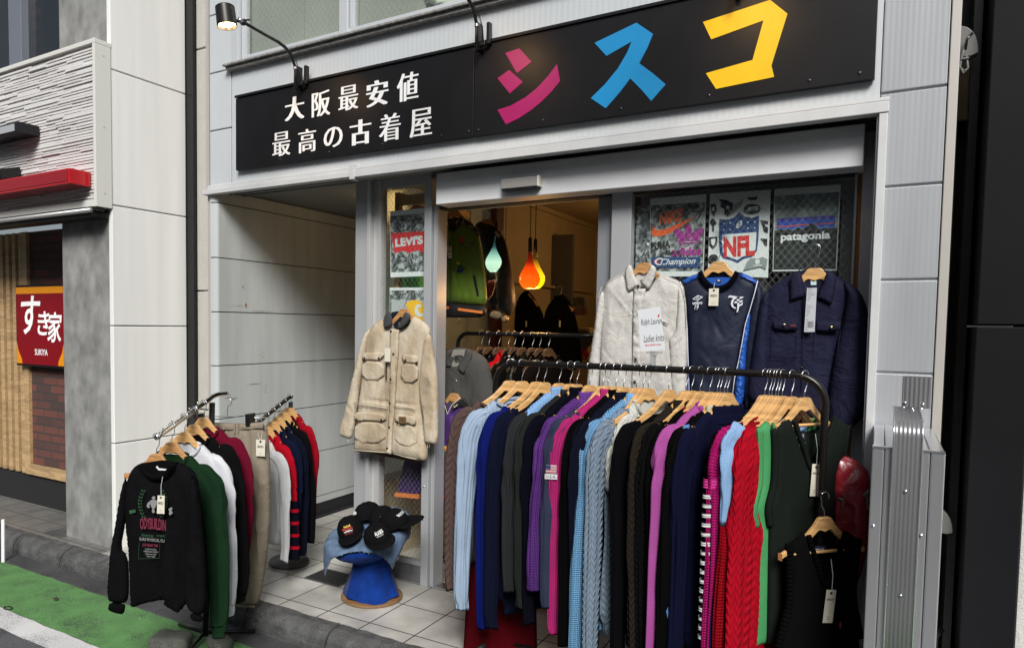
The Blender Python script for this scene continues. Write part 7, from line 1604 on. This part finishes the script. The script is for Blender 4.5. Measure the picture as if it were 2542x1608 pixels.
def pendant(px, py, y, label, stops, col, en):
    b = on_y(px, py, y); r = empty('pendant_lamp', b, label, 'lamp', 'teardrop pendant lamps in the doorway')
    prof = [(.030, .0), (.036, .002), (.055, .022), (.066, .045), (.0685, .066), (.064, .088), (.050, .115), (.034, .145), (.022, .175), (.015, .205), (.012, .235), (.011, .245)]
    mb = MB(); P2 = [(float(a), float(c)) for a, c in bez([np.array(q) for q in prof], 44)]; mb.lathe([(max(.001, a), c) for a, c in P2]+[(.009, .245), (.020, .17), (.06, .07), (.05, .03), (.028, .004)], b, 32); mb.build('glass_shade', emis_grad('shade_'+label.split()[0], stops, 0, .245, 1.0), r, smooth=True)
    mb = MB(); mb.lathe([(.0, .24), (.013, .24), (.013, .32), (.006, .335), (0, .335)], b, 14); mb.build('socket', M_BLACKM, r, smooth=True)
    mb = MB(); mb.tube([b+np.array([0, 0, .33]), np.array([b[0], b[1], 2.75])], .003, 6); mb.build('cord', M_BLACKM, r)
    mb = MB(); mb.lathe([(0, .005), (.026, .007), (.026, .012), (0, .02)], b, 16); mb.build('bulb', mat('bulb_'+label.split()[0], col, .5, emis=col, estr=3), r, smooth=True)
    l = bpy.data.lights.new('bulb_light', 'POINT'); l.energy = en; l.color = col; l.shadow_soft_size = .05; o = bpy.data.objects.new('bulb_light', l); COL.objects.link(o); o.parent = r; o.location = (0, 0, -.04)
    return r
pendant(1230, 676, .6, 'teal glass teardrop pendant lamp hanging in the doorway', [(0, C((150, 190, 170))), (.25, C((175, 215, 185))), (.5, C((110, 160, 145))), (.68, C((30, 62, 62))), (1, C((6, 16, 18)))], (1, .72, .38), 2.5)
pendant(1314, 717, .6, 'orange glass teardrop pendant lamp in front of the yellow one', [(0, C((250, 96, 10))), (.3, C((240, 84, 8))), (.55, C((215, 56, 6))), (.72, C((110, 18, 4))), (1, C((20, 3, 2)))], (1, .50, .16), 3)
pendant(1327, 716, .78, 'yellow glass teardrop pendant lamp right behind the orange one', [(0, C((255, 214, 20))), (.4, C((250, 200, 20))), (.6, C((190, 130, 20))), (.8, C((60, 36, 10))), (1, C((12, 8, 4)))], (1, .62, .22), 3)
l = bpy.data.lights.new('ceiling_bulb', 'POINT'); l.energy = 7; l.color = (1, .58, .22); l.shadow_soft_size = .08; o = bpy.data.objects.new('ceiling_bulb', l); COL.objects.link(o); o.location = (-1.55, 2.6, 2.35)
cb_ = empty('ceiling_lamp', (-2.62, .5, 2.36), 'small round lit ceiling lamp glowing behind the narrow left window', 'lamp')
q = on_y(972, 484, .5); mb = MB(); mb.lathe([(0, -.03), (.035, -.02), (.045, .0), (.035, .02), (0, .025)], q, 20); mb.build('globe', mat('warm_globe', (1, .8, .4), .5, emis=(1, .62, .2), estr=2.2), cb_, smooth=True)
l = bpy.data.lights.new('globe_light', 'POINT'); l.energy = 1.2; l.color = (1, .6, .25); o = bpy.data.objects.new('globe_light', l); COL.objects.link(o); o.parent = cb_; o.location = Vector(q)-cb_.location+Vector((0, -.0, -.08))
def emblem(fr, P0, parent, h, k=1.0, sd=1):
    """an abstract stitched patch of rounded coloured patches"""
    rr = random.Random(sd)
    for nm, c, dx, dy, a, b in (('orange_embroidery', (190, 110, 40), -.012, .016, .020, .013), ('green_embroidery', (24, 66, 40), .010, -.006, .026, .020), ('yellow_embroidery', (200, 160, 50), -.006, .024, .012, .008), ('navy_embroidery', (24, 34, 80), .004, -.022, .022, .010)):
        mb = MB(); mb.slab(fr, [(P0[0]+k*(dx+a*math.cos(t)*(1+.25*math.sin(3*t+sd))), P0[1]+k*(dy+b*math.sin(t)*(1+.2*math.cos(2*t+sd)))) for t in np.linspace(0, 2*math.pi, 18)[:-1]], h, h+.002); h += .0022
        mb.build(nm, mat('thread_'+nm, C(c), .8), parent)
# racing jackets
def satin(n, c): return mat('satin_'+n, C(c), .55, bump=[('unoise', 18, .5, .010)], spec=.3, sheen=.1)
GFm = Frame((-2.35, .38, 1.9), (0, -1, 0)); G = lambda P: cs(KG, GFm, P)
gj = empty('racing_jacket', (-2.35, .38, 1.6), 'green embroidered racing jacket with dark collar inside the doorway', 'jacket'); rng = random.Random(31)
M_GR = satin('green', (84, 110, 28)); M_MAR = satin('maroon', (48, 22, 30)); M_BKS = satin('black', (22, 20, 24)); M_CRM = mat('cream_thread', C((210, 200, 175)), .8); M_ORT = mat('orange_thread', C((215, 120, 50)), .8)
mb = MB(); puff(mb, GFm, G([(20, 380), (80, 340), (110, 400), (150, 450), (200, 410), (238, 360), (300, 400), (350, 450), (375, 560), (400, 700), (420, 850), (432, 1060), (300, 1060), (120, 1040), (-20, 1020), (-20, 600)]), .04, .07, folds=gfold(rng, -.2, .1, .3, -.2, 12, .014, .01), noise=.008, seed=91, res=.014); mb.build('body', M_GR, gj, smooth=True)
mb = MB(); puff(mb, GFm, G([(78, 310), (105, 360), (135, 420), (110, 400), (75, 340)]), .01, .01, h0=.04, res=.01, smooth=0); puff(mb, GFm, G([(190, 440), (205, 395), (235, 330), (262, 350), (240, 400), (212, 430)]), .01, .01, h0=.04, res=.01, smooth=0); puff(mb, GFm, G([(255, 345), (320, 385), (352, 430), (372, 480), (380, 560), (366, 500), (345, 455), (300, 410), (246, 372)]), .012, .012, h0=.02, res=.01, smooth=0); mb.slab(GFm, G([(100, 350), (160, 330), (235, 335), (200, 410), (150, 450), (120, 410)]), -.01, .01); mb.build('collar', M_MAR, gj, smooth=True)
mb = MB(); puff(mb, GFm, G([(-20, 1010), (120, 1030), (300, 1050), (430, 1062), (425, 1150), (250, 1155), (-20, 1150)]), .03, .04, h0=.01, noise=.004, nsx=30, nsy=3, res=.012); mb.build('hem_band', M_BKS, gj, smooth=True)
mb = MB(); mb.slab(GFm, G([(-20, 1050), (140, 1062), (140, 1084), (-20, 1072)]), .038, .043); mb.slab(GFm, G([(215, 1075), (415, 1102), (413, 1122), (215, 1096)]), .038, .043); mb.build('orange_stripe', M_ORT, gj)
mb = MB(); mb.tube([GFm.w3(*q_, .042) for q_ in G([(145, 450), (152, 700), (158, 1040)])], .003, 5); mb.slab(GFm, G([(335, 812), (352, 808), (385, 975), (370, 978)]), .036, .042); mb.build('zip', M_BKS, gj)
mb = MB(); text_mb(mb, 'Kellogg', GFm, .02, *G([(218, 375)])[0], h=.055, fit=(.03, .012), rot=.9, shear=.3, bold=.02); text_mb(mb, 'Racing', GFm, .02, *G([(320, 412)])[0], h=.036, fit=(.04, .012), rot=-.5, shear=.3, bold=.02); mb.build('white_lettering', M_CRM, gj)
mb = MB(); mb.lathe([(0, .003), (.018, .002), (.019, 0)], GFm.w3(*G([(248, 520)])[0], .042), 18, GFm.n); mb.build('oval_patch', mat('oval_red', C((170, 40, 40)), .7), gj)
mb = MB(); text_mb(mb, 'GMAC', GFm, .02, *G([(246, 552)])[0], h=.044, fit=(.038, .011), bold=.02); text_mb(mb, 'Goodwrench', GFm, .02, *G([(325, 548)])[0], h=.044, fit=(.04, .012), bold=.03); text_mb(mb, 'snowford', GFm, .02, *G([(300, 586)])[0], h=.044, fit=(.06, .006), bold=.02); mb.build('dark_lettering', M_INK, gj)
tag_px(gj, GFm, G([(124, 574), (168, 572), (170, 672), (140, 672)]), G([(145, 576), (148, 520), (150, 460)]), .05, 0)
emblem(GFm, G([(228, 745)])[0], gj, .044, 1.1, 2); h = new_hanger('wooden hanger of the green racing jacket', M_WOOD2, low=.03, half=.13, drop=.08); place(h, GFm.w3(*G([(160, 225)])[0], .005), 0)
BFm = Frame((-2.2, .62, 1.9), (0, -1, 0)); Bk = lambda P: cs(KG, BFm, P)
bj = empty('racing_jacket', (-2.2, .62, 1.6), 'black racing jacket with cream cuffs and white sleeve script behind the green one', 'jacket')
mb = MB(); puff(mb, BFm, Bk([(318, 400), (380, 352), (420, 380), (470, 380), (520, 430), (540, 700), (540, 1090), (440, 1090), (420, 850), (395, 600), (355, 450)]), .04, .06, noise=.008, seed=95, res=.015); mb.build('body', M_BKS, bj, smooth=True)
mb = MB(); puff(mb, BFm, Bk([(505, 425), (560, 470), (598, 550), (640, 760), (672, 1000), (665, 1065), (622, 1150), (560, 1112), (520, 1080), (500, 800)]), .04, .06, h0=.015, folds=gfold(rng, .1, .3, .1, -.2, 8, .014, .01), noise=.008, seed=96, res=.014); mb.build('sleeve', M_BKS, bj, smooth=True)
mb = MB(); puff(mb, BFm, Bk([(480, 1092), (572, 1106), (556, 1176), (455, 1155)]), .02, .02, h0=.03, res=.012); puff(mb, BFm, Bk([(560, 1130), (625, 1150), (590, 1195), (545, 1190)]), .02, .02, h0=.01, res=.012); mb.build('cuff', cloth('cream_cuff', C((200, 180, 145)), 'rib', sc=120), bj, smooth=True)
mb = MB(); puff(mb, BFm, Bk([(440, 860), (525, 840), (528, 900), (500, 980), (462, 1020), (440, 1000)]), .01, .02, h0=.04, res=.014); mb.build('red_panel', satin('dark_red', (96, 16, 28)), bj, smooth=True)
mb = MB(); text_mb(mb, 'Taffy', BFm, .02, *Bk([(548, 482)])[0], h=.062, fit=(.055, .024), rot=-.75, shear=.2, bold=.03); text_mb(mb, 'V', BFm, .02, *Bk([(447, 812)])[0], h=.062, fit=(.02, .022), bold=.03); mb.build('white_lettering', M_CRM, bj)
mb = MB(); mb.tube([BFm.w3(*q_, .062) for q_ in Bk([(525, 850), (528, 900), (505, 970), (465, 1020)])], .002, 5); mb.build('piping', M_CRM, bj)
h = new_hanger('wooden hanger of the black racing jacket', M_WOOD2, low=.08, half=.12, drop=.08); place(h, BFm.w3(*Bk([(428, 250)])[0], .005), 0)
# second green garment seen through the narrow window
mb = MB(); FG = Frame((-2.6, .45, 1.9), (0, -1, 0)); puff(mb, FG, cs(KL, FG, [(330, 900), (420, 860), (560, 880), (640, 1000), (650, 1300), (400, 1350), (310, 1330), (300, 1150)]), .04, .06, noise=.01, seed=97, res=.02); gg = mb.build('green_garment', satin('bright_green', (60, 190, 30)), smooth=True); tag(gg, 'bright green satin garment showing between the two posters of the narrow window', 'jacket')
h = new_hanger('brown hanger above the denim brand poster inside the narrow window', M_WOOD2, low=.07, half=.11, drop=.08); place(h, FG.w3(*cs(KL, FG, [(608, 300)])[0], 0), .3)
# two dark coats
for P, y, lab, sd in (([(655, 1100), (672, 1030), (690, 980), (730, 935), (760, 925), (795, 960), (850, 1040), (900, 1150), (915, 1500), (650, 1500)], 1.9, 'black coat hanging on the back wall, left of two', 98), ([(890, 1180), (905, 1110), (935, 1040), (990, 985), (1035, 955), (1090, 990), (1135, 1070), (1170, 1200), (1200, 1380), (1215, 1600), (880, 1600)], 1.7, 'black coat hanging on the back wall, right of two', 99)):
    F = Frame((-2, y, 1.5), (0, -1, 0)); r = empty('black_coat', F.w3(*cs(KG, F, [(P[4][0], 1500)])[0], 0), lab, 'coat', 'black coats inside the shop')
    mb = MB(); puff(mb, F, cs(KG, F, P), .06, .08, folds=gfold(rng, -.4, .4, .2, -.4, 10, .02, .014), noise=.012, seed=sd, res=.02); mb.build('body', cloth('coat_black', (.012, .011, .011), 'plain'), r, smooth=True)
    cx_ = P[4][0]; mb = MB(); puff(mb, F, cs(KG, F, [(cx_-42, 960), (cx_, 1000), (cx_+45, 965), (cx_+30, 1060), (cx_, 1100), (cx_-30, 1060)]), .015, .02, h0=.05, res=.02); mb.build('collar', MATS['cloth_coat_black'], r, smooth=True)
    mb = MB(); u, v = cs(KG, F, [(cx_+15, 1230)])[0]; mb.slab(F, [(u, v), (u+.012, v), (u+.012, v+.05), (u, v+.05)], .075, .077); mb.build('price_tag', M_TAG, r)
    hh_ = new_hanger('dark wooden hanger of the '+('left' if sd == 98 else 'right')+' black coat on the back wall', M_WOOD2, low=.075, half=.12, drop=.08); place(hh_, F.w3(*cs(KG, F, [(cx_, P[4][1]-42)])[0], .02), 0)
# notices and loudspeaker on the wall
F = Frame((-2, 2.4, 1.5), (0, -1, 0)); P = cs(KG, F, [(1128, 980), (1248, 985), (1242, 1138), (1130, 1135)])
nt_ = empty('paper_notice', F.w3(*P[3], 0), 'handwritten paper notice on the wall inside the doorway', 'notice'); mb = MB(); mb.slab(F, P, 0, .002); mb.build('paper', mat('dim_paper', (.35, .30, .22), .8), nt_)
mb = MB(); text_mb(mb, '2階', F, .1, *cs(KG, F, [(1178, 1022)])[0], h=.003, fit=(.11, .075), rot=.05); mb.build('black_handwriting', M_INK, nt_); mb = MB(); text_mb(mb, 'SALE 開催', F, .1, *cs(KG, F, [(1190, 1100)])[0], h=.003, fit=(.15, .07)); mb.build('red_handwriting', MATS['red_pen'], nt_)
P = cs(KG, F, [(1200, 1235), (1310, 1240), (1290, 1500), (1185, 1500)]); sp_ = empty('loudspeaker', F.w3(*P[3], 0), 'cream box loudspeaker low on the wall beside the linen shirt', 'loudspeaker'); mb = MB(); mb.slab(F, P, 0, .12); mb.build('cabinet', M_CREAM, sp_, bevel=.01)
u, v = cs(KG, F, [(1262, 1330)])[0]; mb = MB(); mb.lathe([(0, .01), (.05, .012), (.075, .004), (.08, 0)], F.w3(u, v, .12), 24, F.n); mb.build('grille', mat('speaker_grille', (.10, .07, .04), .7), sp_, smooth=True); u, v = cs(KG, F, [(1262, 1450)])[0]; mb = MB(); mb.lathe([(0, .03), (.03, .025), (.05, 0)], F.w3(u, v, .12), 20, F.n); mb.build('red_knob', M_RED, sp_, smooth=True)
# inner clothes rail
IY, IZ = .52, 1.548
ir = empty('clothes_rack', (-2.1, IY, 0), 'black clothes rail inside the doorway with dark clothes on wooden hangers', 'clothes rack')
mb = MB(); x0 = -2.455; mb.tube([(x0, IY, .05), (x0, IY, 1.0), (x0, IY, IZ-.08)]+[(x0+.08*(1-math.cos(t)), IY, IZ-.08+.08*math.sin(t)) for t in np.linspace(.1, math.pi/2, 7)]+[(-2.0, IY, IZ), (-1.6, IY, IZ), (-1.45, IY, IZ)], .014, 10); mb.tube([(x0, IY-.22, .05), (x0, IY+.22, .05)], .012, 8); mb.tube([(x0, IY, .10), (-1.45, IY, .10)], .01, 8); mb.build('rail', M_BLACKM, ir, smooth=True)
mb = MB(); u = on_y(1138, 800, IY); mb.tube(bez([u+np.array([.012, 0, .065]), u+np.array([-.012, 0, .06]), u+np.array([-.004, 0, .035]), u+np.array([.008, 0, .015]), u+np.array([.004, 0, -.005]), u+np.array([-.010, 0, -.002])], 30), .003, 6); tag(mb.build('s_hook', M_STEEL, smooth=True), 'steel S hook on the corner of the inside clothes rail', 'hook')
ic = [((1150, 'grey'),), ]
cols = [('dark grey blouson', (60, 60, 58)), ('black shirt', (20, 20, 22)), ('charcoal jumper', (34, 33, 34)), ('near black jacket', (26, 24, 26)), ('bright red jacket', (176, 12, 24)), ('brownish black coat', (30, 24, 20)), ('black cardigan', (18, 18, 20)), ('dark olive jacket', (34, 34, 26)), ('black parka', (16, 16, 16)), ('dark brown jumper', (34, 24, 18))]
IG = 'dark clothes on the inside rail'; IH = 'hangers on the inside rail'; pxs = [1172, 1195, 1213, 1238, 1262, 1277, 1297, 1322, 1340, 1362]
for i, (nm, c) in enumerate(cols):
    x = on_y(pxs[i], 828, IY)[0]; 
    if i > 1:
        g = knit(nm+[' nearest the grey blouson', ' second on', ' third on', ' fourth on', ' glowing among dark clothes on', ' sixth on', ' seventh on', ' eighth on', ' ninth on', ' last on'][i]+(' the inside rail' if i > 0 else ''), cloth('in%d' % i, C(c), 'plain'), cat='top', neck='crew', nw=.07, L=.6, SL=.6, seed=200+i, group=IG, low=.075, thick=.02, half=.15, bodyw=.17, sr=.045, drop=.12, res=.035, name='hanging_top'); place(g, (x, IY, IZ), math.radians(66))
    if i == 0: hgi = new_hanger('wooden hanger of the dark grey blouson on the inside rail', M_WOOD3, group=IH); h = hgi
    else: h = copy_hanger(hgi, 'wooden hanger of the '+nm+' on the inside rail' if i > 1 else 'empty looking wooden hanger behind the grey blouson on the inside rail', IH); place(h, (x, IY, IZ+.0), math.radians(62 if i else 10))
# grey blouson facing out
GF2 = Frame((-2.25, .30, 1.2), (0, -1, 0)); KC = (1050, 420, .3808); g2 = lambda P: cs(KC, GF2, P)
gb = empty('grey_blouson', (-2.25, .30, .8), 'grey blouson with wide collar at the left end of the inside rail', 'jacket'); M_GB = cloth('grey_twill', (.085, .083, .078), 'plain')
mb = MB(); puff(mb, GF2, g2([(120, 1200), (180, 1170), (230, 1160), (300, 1168), (380, 1205), (425, 1250), (445, 1330), (478, 1500), (490, 1700), (480, 1850), (300, 1860), (130, 1860), (110, 1500)]), .045, .07, folds=gfold(rng, -.2, .2, .2, -.3, 14, .014, .01), noise=.008, seed=101, res=.015); mb.build('body', M_GB, gb, smooth=True)
mb = MB(); puff(mb, GF2, g2([(300, 1165), (345, 1180), (340, 1250), (300, 1320), (285, 1338), (240, 1290), (290, 1230)]), .012, .015, h0=.045, res=.011, smooth=1); puff(mb, GF2, g2([(160, 1180), (220, 1170), (190, 1240), (215, 1290), (160, 1290), (150, 1240)]), .012, .015, h0=.045, res=.011, smooth=1); mb.build('collar', M_GB, gb, smooth=True)
mb = MB(); mb.slab(GF2, g2([(222, 1175), (300, 1172), (285, 1240), (245, 1285), (215, 1285), (200, 1240)]), .03, .046); mb.build('lining', mat('pale_lining', (.20, .19, .17), .8), gb); mb = MB(); mb.slab(GF2, g2([(232, 1212), (284, 1212), (284, 1240), (232, 1240)]), .047, .048); mb.build('neck_label', M_INK, gb)
# purple racing jacket
PF2 = Frame((-2.25, .16, .9), (0, -1, 0)); KQ = (1080, 880, 180/481); pp = lambda P: cs(KQ, PF2, P)
pj = empty('racing_jacket', (-2.25, .16, .5), 'purple racing jacket with black collar and orange waistband low in the doorway', 'jacket'); M_PUR = satin('purple', (62, 34, 96))
mb = MB(); puff(mb, PF2, pp([(-60, 340), (0, 300), (60, 285), (100, 340), (115, 385), (150, 330), (195, 285), (240, 330), (262, 420), (262, 620), (240, 820), (200, 960), (50, 950), (-60, 950), (-90, 700)]), .04, .07, folds=gfold(rng, -.2, .1, .3, -.2, 16, .014, .012), noise=.009, seed=103, res=.013); mb.build('body', M_PUR, pj, smooth=True)
mb = MB(); puff(mb, PF2, pp([(-50, 320), (-100, 400), (-170, 600), (-235, 840), (-240, 925), (-150, 950), (-80, 940), (-60, 700), (-40, 450)]), .035, .05, h0=.01, folds=gfold(rng, -.4, -.2, .2, -.2, 12, .01, .008), noise=.008, seed=104, res=.013); mb.build('sleeve', M_PUR, pj, smooth=True)
mb = MB(); mb.slab(PF2, pp([(-238, 905), (-80, 918), (-80, 945), (-238, 930)]), .03, .052); mb.build('cuff_stripe', M_ORT, pj)
mb = MB(); puff(mb, PF2, pp([(20, 290), (62, 272), (100, 330), (112, 385), (70, 350), (30, 330)]), .01, .012, h0=.04, res=.01); puff(mb, PF2, pp([(118, 385), (150, 320), (200, 280), (240, 300), (280, 340), (235, 360), (180, 335)]), .01, .012, h0=.04, res=.01); mb.build('collar', M_BKS, pj, smooth=True)
mb = MB(); mb.tube([PF2.w3(*q_, .055) for q_ in pp([(58, 282), (95, 330), (112, 388), (140, 330), (196, 282)])], .0025, 5); text_mb(mb, 'Racing', PF2, .02, *pp([(168, 335)])[0], h=.056, fit=(.035, .014), rot=.6, shear=.3, bold=.02); text_mb(mb, 'M', PF2, .02, *pp([(256, 345)])[0], h=.056, fit=(.016, .014), bold=.02); mb.build('white_lettering', M_CRM, pj)
mb = MB(); puff(mb, PF2, pp([(-60, 900), (110, 905), (115, 960), (260, 975), (250, 1010), (50, 1008), (-60, 1000)]), .025, .03, h0=.012, res=.012, noise=.003); mb.build('hem_band', satin('royal', (24, 40, 120)), pj, smooth=True); mb = MB(); puff(mb, PF2, pp([(55, 900), (112, 905), (112, 965), (55, 960)]), .01, .012, h0=.034, res=.01, smooth=0); mb.build('buckle_patch', M_BKS, pj, smooth=True)
mb = MB(); mb.slab(PF2, pp([(112, 934), (150, 938), (150, 962), (112, 958)]), .042, .046); mb.slab(PF2, pp([(-60, 930), (-10, 932), (-10, 958), (-60, 954)]), .042, .046); mb.build('orange_stripe', M_ORT, pj)
mb = MB(); mb.lathe([(0, .003), (.024, .002), (.025, 0)], PF2.w3(*pp([(182, 452)])[0], .045), 18, PF2.n, squash=.5); mb.build('oval_patch', MATS['cream_thread'], pj)
mb = MB(); mb.lathe([(0, .003), (.012, .002), (.0125, 0)], PF2.w3(*pp([(84, 932)])[0], .048), 14, PF2.n); mb.build('round_badge', MATS['oval_red'], pj)
h = new_hanger('wooden hanger of the purple racing jacket on a rail hook', M_WOOD2, low=.07, half=.13, drop=.08); place(h, PF2.w3(*pp([(128, 182)])[0], .0), 0)
emblem(PF2, pp([(100, 640)])[0], pj, .052, 1.3, 5)
# dark shelf unit and things beyond it
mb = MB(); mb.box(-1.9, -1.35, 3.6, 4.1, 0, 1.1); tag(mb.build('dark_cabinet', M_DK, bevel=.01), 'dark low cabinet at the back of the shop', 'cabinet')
# ================================================================== ADDED BLOCK ACROSS THE STREET
op = empty('added_sky_blocker', (-3, -11.5, RZ), 'plain grey building across the street behind the viewer, seen only in reflections', 'building')  # added out of view to dim low sky light and give reflections
mb = MB(); mb.box(-22, 16, -16, -11.5, RZ, 6.5); mb.build('wall', mat('sky_blocker_wall', (.32, .32, .32), .8, var=.3, vscale=.8), op)
mb = MB()
for k in range(12):
    for z in (1.0, 3.9): mb.box(-21+k*3, -19.3+k*3, -11.52, -11.49, z, z+1.7)
mb.build('windows', M_BLACKG, op)
